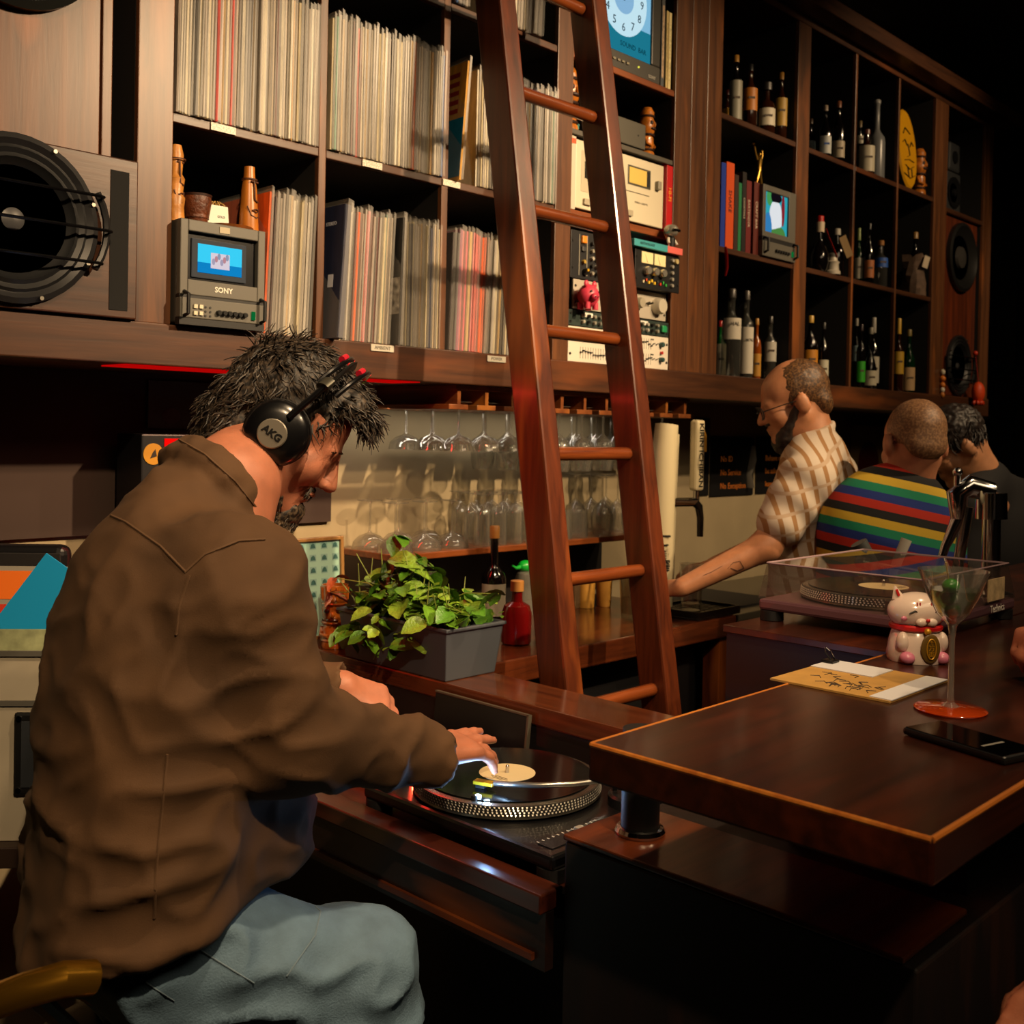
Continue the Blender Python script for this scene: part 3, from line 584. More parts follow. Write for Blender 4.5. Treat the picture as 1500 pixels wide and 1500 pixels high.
t, p, hw, h = rack('mixer_unit', 'black mixer unit with orange button on the rack', 1.931, 2.070, mat('1c1c1e', .4), 2.376, 2.60)
for x in (-.075, -.04): G().box(x-.0015, x+.0015, -.001, 0, .01, h-.01).build('panel_line', mat('8a8678', .5), p, False)
G().box(-.068, -.048, -.008, 0, .105, .126).build('orange_button', mat('d8781c', .4, emit='d8781c', es=.3), p, False, .002); G().box(-.066, -.05, -.006, 0, .08, .095).build('button', mat('3a3a3a', .4), p, False, .002)
knob(p, -.05, 0, .022, .010, .014, mat('0e0e0e', .3)); G().cyl((-.05, -.012, .026), (-.05, -.016, .026), .004, n=8).build('yellow_mark', mat('d8a81c', .4), p); knob(p, -.058, 0, .05, .006, .01, mat('a88a3a', .4))
for i in range(3):
    for j in range(5): knob(p, -.02+.022*i, 0, .02+.022*j, .006, .010, mat(('8a8678', '2a2a2a', 'a8a498')[(i+j) % 3], .4))
t, p, hw, h = rack('meter_unit', 'black unit with two cream level meters and silver knobs', 1.931, 2.050, mat('161617', .4), 2.635, 2.866, YF-.035)
for x in (-.055, .010): G().box(x-.03, x+.028, -.002, 0, .075, .110).build('meter_face', mat('d6c698', .4, emit='d6b060', es=.25), p, False, .001); G().prism([(x-.002, -.0024, .078), (x, -.0024, .078), (x-.014, -.0024, .104)], (0, .0003, 0)).build('needle', BLACK, p, False)
for x in (-.065, -.025, .015): knob(p, x, 0, .052, .013, .018, mat('c8c4b8', .2, .8))
for i in range(9): G().box(-.08+.0145*i, -.074+.0145*i, -.005, 0, .014+.006*(i % 2), .022+.006*(i % 2)).build('push_button', mat(('d8d0b0', 'c84a1e', 'd8a82a', 'd8a82a', 'd8a82a', '3a3a3a', 'c83a2a', '3aa84a', '3aa84a')[i], .4, emit=('d8a82a' if i in (2, 3, 4) else None), es=.3), p, False)
for j in range(5): knob(p, .072, 0, .02+.02*j, .006, .008, mat('b8b4a8', .3, .5))
knob(p, .088, 0, .098, .009, .012, mat('c8b884', .3, .3))
t = thing('book', 'teal and pink paperback lying on top of the meter unit', 'book', (2.735, YF-.05, 2.0505)); G().box(-.125, .045, 0, .17, 0, .021).build('teal_half', mat('3a9098', .45), t, False, .001); G().box(.0452, .125, 0, .17, 0, .021).build('pink_half', mat('d0605a', .45), t, False, .001); text('ANTHOLOGY', .012, mat('123a40', .5), t, (-.06, -.0006, .011), FRONT)
# --- toys by the rack
t = thing('toy_robot', 'little round headed robot toy with silver helmet on the paperback', 'toy', (2.815, YF-.036, 2.0717)); SV_ = mat('b8b2a4', .2, .7)
G().lathe([(.012, .0), (.013, .010), (.014, .028), (.009, .034)], 14).build('torso', mat('141414', .4), t); G().ell((0, 0, .053), (.024, .024, .021)).build('helmet', SV_, t)
G().box(-.018, .018, -.0255, -.015, .048, .057).build('visor', mat('0a0a0a', .1), t, False, .003)
for s in (-1, 1): G().tube([(s*.013, 0, .028), (s*.020, -.004, .018), (s*.021, -.008, .010)], .0045, 8).build('arm', mat('cfcabd', .4), t); G().cyl((s*.007, 0, -.0), (s*.007, 0, .012), .006, n=10).build('leg', mat('cfcabd', .4), t); G().cyl((s*.024, 0, .053), (s*.027, 0, .053), .008, n=12).build('ear_disc', SV_, t)
t = thing('toy_pig', 'round rosy pink piggy toy perched on the slim green unit', 'toy', (2.418, YF-.034, 1.838)); PK = mat('c83a52', .4)
G().ell((0, 0, .040), (.036, .030, .034)).build('body', PK, t); G().ell((-.008, -.03, .034), (.014, .010, .011)).build('snout', mat('b02a44', .4), t)
for x in (-.013, -.003): G().ell((x, -.040, .034), (.002, .002, .003), 8, 6).build('nostril', mat('5a1020', .5), t)
for x in (-.024, .012): G().ell((x, -.012, .072), (.009, .006, .011), 10, 8).build('ear', PK, t); G().ell((x+.006, -.027, .050), .0035, 8, 6).build('eye', BLACK, t)
for x in (-.018, .018): G().cyl((x, -.012, 0), (x, -.012, .02), .009, n=10).build('leg', PK, t); G().cyl((x, .014, 0), (x, .014, .02), .009, n=10).build('leg', PK, t)
# ================================================================ bottles, books and ornaments in the right-hand bays
CLEAR = glassy('f4f4f0', .04, .05); CLEARD = glassy('8a8a80', .05, .05)
def glassmat(k):
    return {'dark': mat('0a0707', .12, coat=.5), 'brown': mat('2a1206', .1, coat=.5), 'green': mat('06240f', .12, coat=.5), 'bgreen': mat('0a5a1e', .12, coat=.5), 'amber': mat('8a4210', .12, coat=.4), 'clear': glassy('c8c8c0', .06, .06, .12, '8a8a84'), 'frost': mat('6a6c6e', .3), 'red': mat('5a0808', .12, coat=.5), 'blue': mat('0c1a3a', .12, coat=.5)}[k]
BOT = {'wine': [(.93, 0), (1, .02), (1, .58), (.9, .66), (.5, .74), (.36, .80), (.34, .95), (.38, .96), (.38, 1)],
       'spirit': [(.95, 0), (1, .015), (1, .62), (.92, .68), (.45, .75), (.38, .79), (.37, .93), (.42, .94), (.42, 1)],
       'squat': [(.9, 0), (1, .03), (1, .55), (.85, .68), (.4, .75), (.36, .80), (.36, .95), (.42, .96), (.42, 1)],
       'round': [(.55, 0), (.85, .08), (1, .22), (.98, .36), (.7, .50), (.36, .60), (.3, .68), (.3, .95), (.36, .96), (.36, 1)],
       'taper': [(.85, 0), (.88, .02), (1, .5), (.95, .58), (.5, .70), (.3, .82), (.3, .95), (.36, .96), (.36, 1)],
       'long': [(.95, 0), (1, .02), (1, .50), (.9, .56), (.5, .62), (.34, .66), (.32, .96), (.38, .97), (.38, 1)]}
def bottle(label, loc, h, r, kind, glass, lab=None, cap='1a1a1a', lr=(.12, .45), caph=.10, extra=None, group=None, txt=None, capr=1.08, rz=-.75):
    t = thing('bottle', label, 'bottle', loc, rz, group); pr = BOT[kind]; hb = h*(1-caph*.7)
    G().lathe([(a*r, b*hb) for a, b in pr], 18).build('glass_body', glassmat(glass), t)
    nr = pr[-1][0]*r*capr; G().lathe([(nr, hb-h*caph*.35), (nr, h*.99), (nr*.85, h)], 14).build('cap', mat(cap, .35), t)
    if lab:
        n = 14; a0 = -PI/2-1.25; R = [[(r*1.012*math.cos(a0+2.5*j/n), r*1.012*math.sin(a0+2.5*j/n), z*h) for j in range(n+1)] for z in lr]
        R2 = [[(x*1.01, y*1.01, z) for x, y, z in q] for q in R]
        g = G().rings([R[0], R2[0], R2[1], R[1]], False, False, False); o = g.build('label', mat(lab, .5), t)
        if txt: text(txt, r*.55, mat('2a2622', .5), o, (0, -r*1.03, (lr[0]+(lr[1]-lr[0])*.72)*h), FRONT, ext=.0006)
        else: zc = (lr[0]*.45+lr[1]*.55)*h; G().box(-r*.45, r*.45, -r*1.026, -r*.9, zc-.004, zc+.004).build('label_print', mat(extra or '4a3a2a', .5), o, False)
    return t
def shelf_bottle(label, px, py0, py1, w, z, *a, Y=2.17, **k):
    p = onY(px, (py0+py1)/2, Y); d = (p-CAM).dot(_F); h = (py1-py0)*d/FPX*.97; return bottle(label, (p.x, Y, z+.0006), h, w*d/FPX/2, *a, **k)
Z1, Z2, Z3 = 2.58, 2.126, 1.686
SB = shelf_bottle
SB('dark bottle with plain gold label tucked against the wide post', 1066, 88, 160, 16, Z1, 'spirit', 'brown', 'c8921e', '3a0c0c', (.1, .6), Y=2.25)
SB('tall slim bottle with silver label and gold stopper on the top shelf', 1078, 68, 172, 19, Z1, 'spirit', 'dark', '8f8c7c', 'a87a30', (.06, .62), Y=2.13)
SB('bottle with broad orange label on the top shelf', 1099, 82, 181, 21, Z1, 'wine', 'brown', 'b8701e', '1c1c1c', (.28, .62), Y=2.13)
SB('round shouldered bottle with white label and glass stopper', 1123, 112, 193, 25, Z1, 'squat', 'brown', 'c8bfa8', '2a2624', (.18, .5), caph=.14, Y=2.13, capr=1.5)
SB('bottle with pale yellow label and gold cap at the shelf end', 1144, 100, 205, 18, Z1, 'wine', 'brown', 'b8923c', 'a8782c', (.22, .62), Y=2.13)
SB('slim dark bottle with white and blue label beside the upright', 1188, 136, 212, 14, Z1, 'spirit', 'dark', '9ab0b8', '3a2a20', (.1, .55), Y=2.25)
SB('dark bottle with white label over a blue band', 1209, 143, 225, 18, Z1, 'taper', 'dark', 'c8ccc8', '9a8a78', (.1, .42), extra='2a56a8', Y=2.13)
SB('dark bottle with low cream label and copper cap', 1228, 142, 238, 19, Z1, 'wine', 'dark', 'b8ab92', '7a4a30', (.1, .36), Y=2.13)
SB('thin dark bottle behind the white labelled flask', 1260, 148, 240, 12, Z1, 'spirit', 'dark', 'a09a88', '6a5a3a', (.62, .75), Y=2.2)
SB('short clear flask with ragged white label', 1269, 182, 250, 24, Z1, 'squat', 'brown', 'c2b9a0', '5a2a1c', (.05, .62), Y=2.12)
SB('tall frosted grey bottle with a very long neck', 1284, 136, 260, 25, Z1, 'long', 'frost', None, '8a8a88', caph=.04, Y=2.15)
# yellow oval plaque and tiki mug
p = onY(1330, 216, 2.14)
t = thing('oval_plaque', 'bright yellow oval plaque with black painted mask drawing', 'plaque', (4.655, 2.105, Z1+.004), rot=(-.10, 0, 0)); YL = mat('c8900c', .35)
G().lathe([(.172, 0), (.18, .006), (.17, .014), (.001, .014)], 40, (0, 0, .178), FACE, c0=True).build('board', YL, t)
for o in t.children: o.scale = (.5, 1, 1)
for pts in (((-.04, .24), (-.02, .27), (.03, .25)), ((-.05, .20), (-.03, .215), (-.01, .19)), ((.02, .19), (.035, .215), (.055, .20)), ((0, .20), (.012, .15), (-.012, .14)), ((-.04, .10), (0, .085), (.045, .105)), ((-.045, .12), (.0, .13), (.05, .125)), ((-.06, .06), (0, .045), (.05, .065)), ((-.02, .09), (-.015, .05)), ((.02, .09), (.018, .05))):
    G().tube([(x, -.0145, z) for x, z in pts], .0045, 6, flat=.4).build('brush_stroke', mat('1c1608', .5), t)
p = onY(1353, 280, 2.13); idol('brown ceramic tiki mug beside the yellow plaque', (4.80, 2.12, Z1+.001), .21, .032)
# books
for i, (a, b, y0, col, lb, tx) in enumerate(((1052, 1059, 238, '1c3aa0', 'blue spined book at the start of the book row', None), (1060, 1072, 238, 'd8521a', 'tall orange book in the book row', 'SHAKE'), (1073, 1079, 256, '3a2620', 'dark brown book beside the orange book', None), (1079.5, 1084, 268, '1f7a4a', 'thin green book in the book row', None), (1085, 1091, 252, '1c1716', 'black book with white spine lettering', 'COCKTAILS'), (1091.5, 1099, 265, '6a1c1c', 'wine red book with pale spine lettering', 'BARTENDER'), (1103, 1111, 267, '5a2018', 'maroon book standing against the small television', 'CRAFT BAR'))):
    a += 3*(1111-a)/60; b += 3*(1111-b)/60; p0, p1, pt = onY(a, 310, YF+.01), onY(b, 310, YF+.01), onY((a+b)/2, y0, YF+.01); w_ = p1.x-p0.x
    t = thing('book', lb, 'book', ((p0.x+p1.x)/2, YF+.008, Z2+.0006)); hh = pt.z-Z2
    G().box(-w_/2+.001, w_/2-.001, .002, .2, .002, hh-.002).build('pages', mat('c8bc9c', .7), t, False); G().box(-w_/2, w_/2, 0, .003, 0, hh).box(-w_/2, -w_/2+.002, .003, .205, 0, hh).box(w_/2-.002, w_/2, .003, .205, 0, hh).build('cover', mat(col, .45), t, False)
    if tx: text(tx, min(w_*.55, .026), mat(('2a1430' if i == 1 else 'd0c4b0'), .5), t, (0, -.0006, hh*.55), (PI/2, PI/2, 0))
p = onY(1063, 375, YF-.004); tag(G().tube([(p.x, YF-.001, Z2-.0), (p.x+.002, YF-.006, Z2-.03), (p.x+.006, YF-.006, Z2-.07), (p.x-.002, YF-.006, Z2-.1)], [.007, .007, .007, .004], 6, flat=.25).build('ribbon', mat('b01810', .5)), 'red bookmark ribbon hanging over the shelf edge', 'ribbon')
# small television and trophy
x0, x1, z0, z1 = bb(1114, 1164, 283, 378, YF); z0 = Z2+.001; x1 = min(x1, 3.634)
t = thing('small_television', 'little grey tube television with a colourful cartoon picture', 'television', ((x0+x1)/2, YF-.005, z0)); hw = (x1-x0)/2; H = z1-z0+.015
G().box(-hw, hw, .012, .25, .002, H).build('casing', mat('3a3833', .5), t, False, .004); g = G()
for a in ((-hw, -hw+.02, .07, H), (hw-.05, hw, .07, H), (-hw+.02, hw-.05, .07, .09), (-hw+.02, hw-.05, H-.022, H)): g.box(a[0], a[1], -.004, .012, a[2], a[3])
g.build('bezel', GREY, t, False, .002); cp = G().box(-hw, hw, -.006, .012, 0, .055).build('control_panel', GREY, t, False, .002); G().box(-hw, hw, -.003, .012, .055, .07).build('trim_strip', BLACK, t, False)
for i in range(6): knob(cp, -hw+.09+.017*i, -.006, .026, .006, .008, BLACK)
G().box(hw-.03, hw-.02, -.010, -.006, .018, .038).build('power_switch', glow('0c7a3a', .6), cp, False)
for sx in (-1, 1): x = sx*(hw-.012); G().tube([(x, -.006, .012), (x, -.022, .018), (x, -.022, .06), (x, -.004, .066)], .005, 8).build('handle', BLACK, t)
sx0, sx1, sz0, sz1 = -hw+.02, hw-.05, .09, H-.022
sc = G().box(sx0, sx1, .004, .010, sz0, sz1).build('screen', glow('2fa8b8', .8), t, False); mx, mz = (sx0+sx1)/2, (sz0+sz1)/2
for cx, cz, rx, rz_, col, s_ in ((.0, -.01, .045, .062, 'e0e4e8', .9), (.02, -.07, .05, .03, '5a9a4a', .6), (-.05, -.04, .03, .04, '3a8ac8', .7), (-.005, .06, .045, .02, '241c28', .3), (.05, .02, .012, .06, '9a2430', .6), (-.045, .055, .02, .03, '54b060', .6)):
    G().ell((mx+cx, .0035-.0004*rx/.01*.1, mz+cz), (rx, .0006, rz_), 16, 8).build('picture_patch', glow(col, s_), sc)
GOLD = mat('a8843a', .25, .9); TRS = .76
tr = thing('trophy', 'gold figure trophy with raised arm on the little television', 'trophy', ((x0+x1)/2-.02, YF+.07, z0+H)); tr.scale = (TRS, TRS, TRS)
G().lathe([(.035, 0), (.03, .012), (.018, .018), (.012, .026)], 18).build('base', GOLD, tr)
G().tube([(-.032, 0, .004), (-.018, 0, .045), (-.004, 0, .085), (0, 0, .105)], [.007, .008, .010, .012], 10).build('leg', GOLD, tr); G().tube([(.034, 0, .004), (.02, 0, .045), (.006, 0, .085), (0, 0, .105)], [.007, .008, .010, .012], 10).build('leg', GOLD, tr)
G().tube([(0, 0, .095), (0, 0, .12), (.002, 0, .15), (.002, 0, .162)], [.013, .012, .017, .008], 12).build('torso', GOLD, tr); G().ell((.003, 0, .176), (.010, .010, .013)).build('head', GOLD, tr)
G().tube([(-.014, 0, .15), (-.032, 0, .175), (-.048, 0, .215)], [.006, .005, .004], 8).build('raised_arm', GOLD, tr); G().ell((-.05, 0, .222), .010).build('ball', GOLD, tr); G().tube([(.016, 0, .15), (.026, 0, .175), (.024, 0, .20)], [.006, .005, .004], 8).build('arm', GOLD, tr)
tag(G().lathe([(.012, 0), (.013, .012), (.006, .02), (.001, .021)], 14).build('cork_stopper', mat('8a5a2c', .6), loc=((x0+x1)/2+.075, YF+.06, z0+H+.0005)), 'small brown cork stopper beside the gold trophy', 'stopper')
# middle row bottles
t = SB('round dark bottle with red wax neck and red ribbon', 1201, 316, 402, 26, Z2, 'round', 'dark', None, 'a81c14', caph=.16, Y=2.12)
r_ = .04; G().tube([(.012, -.03, .17), (.02, -.036, .14), (.035, -.045, .10), (.052, -.05, .055)], .006, 6, flat=.4).build('ribbon', mat('a81414', .4), t); G().lathe([(.016, .16), (.017, .20)], 14, c0=False, c1=False).build('neck_label', mat('b8a890', .5), t)
p = onY(1213, 388, 2.11); t = thing('salt_jar', 'little white ribbed jar beside the red waxed bottle', 'jar', (p.x+.02, 2.10, Z2+.001)); G().lathe([(.03, 0), (.03, .012), (.024, .018), (.022, .04), (.026, .05), (.018, .055), (.016, .07)], 16).build('body', mat('a8a090', .4), t); G().lathe([(.019, .07), (.019, .082), (.012, .086)], 14).build('lid', mat('4a4640', .4), t)
t = SB('black bottle with white cap and tan paper strip', 1226, 334, 408, 21, Z2, 'squat', 'dark', None, 'b8b4a8', caph=.12, Y=2.13)
G().obox((.02, -.048, .12), (.03, .002, .09), Euler((.25, -.5, 0)).to_matrix()).build('paper_strip', mat('8a7048', .6), t, False)
SB('slim bottle with green neck wrap and white label', 1258, 316, 403, 13, Z2, 'wine', 'green', 'a8a494', '8a9a5a', (.12, .48), caph=.2)
SB('dark slender bottle with orange side label', 1273, 320, 414, 15, Z2, 'taper', 'dark', 'b06a3a', '1c1c1c', (.12, .4), Y=2.13)
SB('clear bottle with bright blue label and cork', 1290, 349, 420, 20, Z2, 'squat', 'clear', '2a5ab0', '9a6a34', (.42, .62), Y=2.12)
t = SB('dark bottle wrapped in crumpled brown paper with a tag', 1340, 335, 432, 20, Z2, 'wine', 'dark', None, '8a6a3a', Y=2.13)
g = G(); R = []
for i in range(7):
    z = .002+i*.03; R.append([((.048+.008*math.sin(j*2.1+i)+(.012 if i > 3 else 0)*math.sin(j*1.3))*math.cos(TAU*j/14), (.044+.006*math.cos(j*1.7+i))*math.sin(TAU*j/14), z+.01*math.sin(j*1.9)*(i/6)) for j in range(14)])
g.rings(R, True, False).build('paper_wrap', mat('5a4638', .8, var=.3, scale=40), t, ang=10); G().obox((.03, -.05, .15), (.03, .003, .055), Euler((0, .3, .3)).to_matrix()).build('paper_tag', mat('b8a890', .6), t, False)
# bottom row
SB('bright green bottle with white label beside the wide post', 1055, 462, 550, 17, Z3, 'wine', 'bgreen', 'c8c4b4', 'b01c1c', (.02, .6), Y=2.24, extra='2a2a2a')
SB('tall clear bottle with white label lettered HAL', 1071, 420, 553, 28, Z3, 'spirit', 'clear', 'cfc8b8', '3a3632', (.42, .66), txt='HAL', Y=2.12, rz=-.6)
SB('clear bottle with long white label lettered NOO', 1093, 424, 556, 21, Z3, 'spirit', 'clear', 'cdc6b6', '4a4640', (.05, .58), txt='NOO', Y=2.12, rz=-.5)
SB('short amber bottle with orange label and gold cap', 1108, 464, 556, 14, Z3, 'squat', 'amber', 'b8842c', 'a8782c', (.05, .42), Y=2.13)
SB('clear square shouldered bottle with small grey label', 1118, 478, 556, 17, Z3, 'squat', 'clear', 'a8a498', '4a4640', (.3, .5), Y=2.22)
SB('clear bottle with white label behind the bartender', 1128, 460, 558, 18, Z3, 'squat', 'clear', 'b8b4a8', '2a2826', (.3, .6), Y=2.15)
SB('dark bottle with gold foil cap and orange label', 1187, 464, 568, 21, Z3, 'wine', 'dark', 'b87a20', 'b08a34', (.2, .5), Y=2.14)
SB('dark bottle with oval white label next to the gold foil bottle', 1206, 478, 572, 15, Z3, 'wine', 'dark', 'b8b4a0', '1c1c1c', (.08, .4), Y=2.11)
SB('wide clear bottle with red cap and patterned label', 1220, 472, 570, 22, Z3, 'squat', 'clear', '6a6248', 'b01c14', (.2, .68), Y=2.20, extra='9a3a1a')
SB('slim bottle with pale blue label behind the green labelled bottle', 1254, 464, 572, 12, Z3, 'wine', 'dark', '8aa0a8', 'a8a498', (.4, .62), Y=2.2)
SB('dark bottle with vivid green label', 1261, 478, 575, 13, Z3, 'spirit', 'dark', '2a9a1c', '2a1c1c', (.1, .42), Y=2.12)
SB('dark bottle with red seal and round white label', 1275, 484, 577, 18, Z3, 'round', 'dark', 'b4ae98', '8a8678', (.06, .3), Y=2.11)
SB('tall dark wine bottle with large white label and silver foil', 1279, 468, 578, 17, Z3, 'wine', 'dark', 'bcb7a6', 'a8a49a', (.1, .46), caph=.2, Y=2.15)
SB('slender bottle with yellow label and yellow neck', 1316, 468, 580, 15, Z3, 'wine', 'brown', 'b8922a', 'c8a038', (.25, .55), caph=.2, Y=2.15)
SB('green glass bottle with low cream label', 1331, 484, 580, 18, Z3, 'taper', 'green', 'b0926a', '7a6a3a', (.04, .4), Y=2.13)
# hanging charms at the shelf end
p = onY(1433, 575, YF-.05)
t = thing('fish_charm', 'orange pufferfish charm hanging from the shelf end post', 'charm', p); G().ell((0, 0, 0), (.034, .03, .052)).build('body', mat('d8481a', .5, bump=.4, bscale=90), t)
for k in range(7): a = TAU*k/7; G().ell((.024*math.cos(a), .02*math.sin(a), -.05), (.014, .010, .012), 8, 6).build('fin', mat('c83a14', .5), t)
G().cyl((0, 0, .05), (0, .02, .20), .0015, n=6).build('cord', mat('a01414', .6), t); G().ell((0, .018, .19), .012, 10, 8).build('bead', mat('b8301c', .4), t)
p = onY(1380, 561, YF-.012)
t = thing('bead_charm', 'little orange and white beaded charm on the end post', 'charm', (p.x, YF-.014, p.z)); 
for dz, r_, cl in ((.05, .011, 'c8bfa8'), (.02, .014, 'c8701e'), (-.01, .013, 'c8701e'), (-.032, .011, 'd0c8b8'), (-.055, .011, 'b8702a')): G().ell((0, 0, dz), (r_, r_, .014), 10, 8).build('bead', mat(cl, .5), t)
# ================================================================ turntables
BLK = mat('0b0b0d', .3, coat=.3); MBLK = mat('0d0d0f', .5); SIL = mat('b8b4aa', .25, .9)
def turntable(label, loc, rz, plinth, dots=True):
    t = thing('turntable', label, 'turntable', loc, rz)
    o = G().box(-.19, .263, -.172, .181, -.035, -.012).build('plinth', plinth, t, False, .006)
    R = .166
    G().lathe([(R*.94, -.010), (R, -.008), (R, -.003), (R*.985, .012), (R*.95, .014), (.001, .014)], 72, c0=True).build('platter', mat('8a867c', .25, .9), t)
    if dots:
        g = G()
        for row, (r, z) in enumerate(((R*1.001, -.0015), (R*.997, .0025), (R*.993, .0065), (R*.989, .0105))):
            n = (150, 140, 146, 136)[row]
            for k in range(n):
                a = TAU*k/n; ca, sa = math.cos(a), math.sin(a); w_ = .0017; hz = .0013
                g.add([(r*1.003*ca-w_*-sa*-1, r*1.003*sa+w_*-ca, z-hz), (r*1.003*ca-w_*sa, r*1.003*sa+w_*ca, z-hz), (r*1.003*ca-w_*sa, r*1.003*sa+w_*ca, z+hz), (r*1.003*ca+w_*sa, r*1.003*sa-w_*ca, z+hz)], [(0, 1, 2, 3)])
        q = g.build('strobe_dots', mat('e8e4d8', .25, .3), t, False); q['kind'] = 'stuff'
        G().lathe([(R*1.0008, -.004), (R*.9865, .0125)], 72, c0=False, c1=False).build('platter_band', mat('1c1b1a', .4), t)
    G().lathe([(.151, .0145), (.151, .0165), (.001, .0165)], 72, c0=False).build('vinyl_record', mat('050506', .14, bump=.0), t)
    lb = G().lathe([(.050, .0166), (.050, .0170), (.001, .0170)], 40, c0=False).build('record_label', mat('c9b98f', .6), t)
    for k, w_ in enumerate((.03, .04, .024)): G().box(-w_/2+.012, w_/2+.012, -.028-.005*k, -.0262-.005*k, .0170, .0172).build('label_print', mat('3a3226', .6), lb, False)
    G().lathe([(.0036, .016), (.0036, .028), (.001, .031)], 12).build('spindle', CHROME, t)
    # tonearm
    px, py = .205, .105
    G().lathe([(.048, -.012), (.048, .004), (.044, .008), (.03, .009)], 32, (px, py, 0)).build('tonearm_base', mat('2a2a2c', .3, .6), t); G().lathe([(.02, .009), (.02, .034), (.014, .038)], 24, (px, py, 0)).build('tonearm_pivot', SIL, t)
    arm = [(px, py, .034), (px-.02, py-.05, .036), (px-.045, py-.11, .036), (px-.085, py-.155, .034), (px-.125, py-.178, .031), (px-.155, py-.188, .028)]
    G().tube(arm, .0045, 10).build('tonearm', SIL, t); G().cyl((px, py, .034), (px+.012, py+.035, .034), .005).cyl((px+.012, py+.035, .034), (px+.022, py+.062, .034), .014, n=20).build('counterweight', mat('8a8880', .25, .8), t)
    G().obox((px-.172, py-.194, .026), (.036, .017, .006), Euler((0, 0, .35)).to_matrix()).build('headshell', mat('b8981c', .35), t, False, .001); G().obox((px-.178, py-.196, .0205), (.016, .012, .007), Euler((0, 0, .35)).to_matrix()).build('cartridge', mat('2a2a2a', .3), t, False)
    G().cyl((px-.03, py-.02, -.012), (px-.03, py-.02, .026), .004).obox((px-.03, py-.02, .03), (.02, .01, .008)).build('arm_rest', MBLK, t)
    o = G().box(.213, .243, -.150, .0, -.012, -.0105).build('pitch_panel', mat('141416', .4), t, False); G().box(.218, .238, -.072, -.058, -.0105, -.003).build('pitch_fader', mat('b0aca0', .3, .4), t, False, .001)
    for k in range(13): G().box(.206, .211, -.145+.0115*k, -.1435+.0115*k, -.012, -.0114).build('pitch_mark', WHT, o, False)
    G().box(-.182, -.137, -.164, -.134, -.012, -.007).build('start_button', mat('1a1a1c', .3), t, False, .002); G().cyl((-.165, -.095, -.012), (-.165, -.095, .014), .013, n=20).build('strobe_tower', MBLK, t)
    for sx in (-.17, .243):
        for sy in (-.15, .16): G().cyl((sx, sy, -.055), (sx, sy, -.035), .024, n=16).build('foot', MBLK, t)
    return t
TO = onZ(743, 1133, .874); TTZ = .8592
TT = turntable('black turntable with spinning record set into the booth', (TO.x, TO.y, TTZ), -PI/2, BLK)
def tl(px, py, z): p = onZ(px, py, z); return Vector((-(p.y-TO.y), p.x-TO.x, z-TTZ))
q = tl(695, 1190, .853); q2 = Vector((q.x, q.y, .022)); G().cyl((q.x, q.y, -.012), q2, .006, n=14).build('target_light_post', MBLK, TT)
G().obox((q.x+.004, q.y+.004, .020), (.008, .006, .006)).build('target_lamp', glow('b8dcff', 14), TT)
G().box(-.176, -.166, -.090, -.082, -.004, .012).build('strobe_window', glow('ff1a08', 10), TT, False)
wp = Matrix.Rotation(-PI/2, 4, 'Z') @ Vector((q.x+.016, q.y+.012, .020)); point((TO.x+wp.x, TO.y+wp.y, TTZ+.02), .7, (.35, .6, 1), .006, 'target_light')
wp = Matrix.Rotation(-PI/2, 4, 'Z') @ Vector((-.176, -.07, .010)); point((TO.x+wp.x, TO.y+wp.y, TTZ+.012), .7, (1, .05, .02), .006, 'strobe_light')
c = onZ(768, 1100, .805); t = thing('record_adapter', 'small silver record adapter knob behind the spinning turntable', 'adapter', (c.x, c.y, .8035)); G().lathe([(.024, 0), (.024, .012), (.021, .015), (.018, .026), (.015, .028), (.001, .026)], 28).build('body', mat('b0aca2', .3, .6), t); G().lathe([(.008, .0262), (.008, .0285), (.001, .0285)], 16, c0=False).build('centre', mat('5a584e', .4), t)
# covered turntable on the service station
T2 = turntable('silver turntable under a clear dust cover behind the lucky cat', (2.155, 1.005, 1.156), 0, mat('6a4a52', .35, .4))
DC = glassy('f0eae4', .03, .02, .04, 'b0a8a0')
T2b = thing('dust_cover', 'clear smoky dust cover over the silver turntable', 'cover', (2.155, 1.005, 1.156))
g = G().add([(-.19, -.172, -.011), (.263, -.172, -.011), (.263, .181, -.011), (-.19, .181, -.011), (-.178, -.160, .062), (.251, -.160, .062), (.251, .169, .062), (-.178, .169, .062)], [(0, 1, 5, 4), (1, 2, 6, 5), (2, 3, 7, 6), (3, 0, 4, 7), (4, 5, 6, 7)]); g.build('clear_shell', DC, T2b, False)
for a, b in (((-.178, -.160), (.251, -.160)), ((-.178, -.160), (-.178, .169)), ((-.178, .169), (.251, .169)), ((.251, -.160), (.251, .169))): G().cyl((a[0], a[1], .062), (b[0], b[1], .062), .0022, n=6).build('edge', mat('8a7478', .2), T2b)
G().box(.10, .19, -.1755, -.1735, -.005, .04).build('paper_sticker', mat('b8a078', .6, var=.3, scale=60), T2b, False); text('Technics', .022, WHT, T2b, (.15, -.1765, -.022), FRONT)
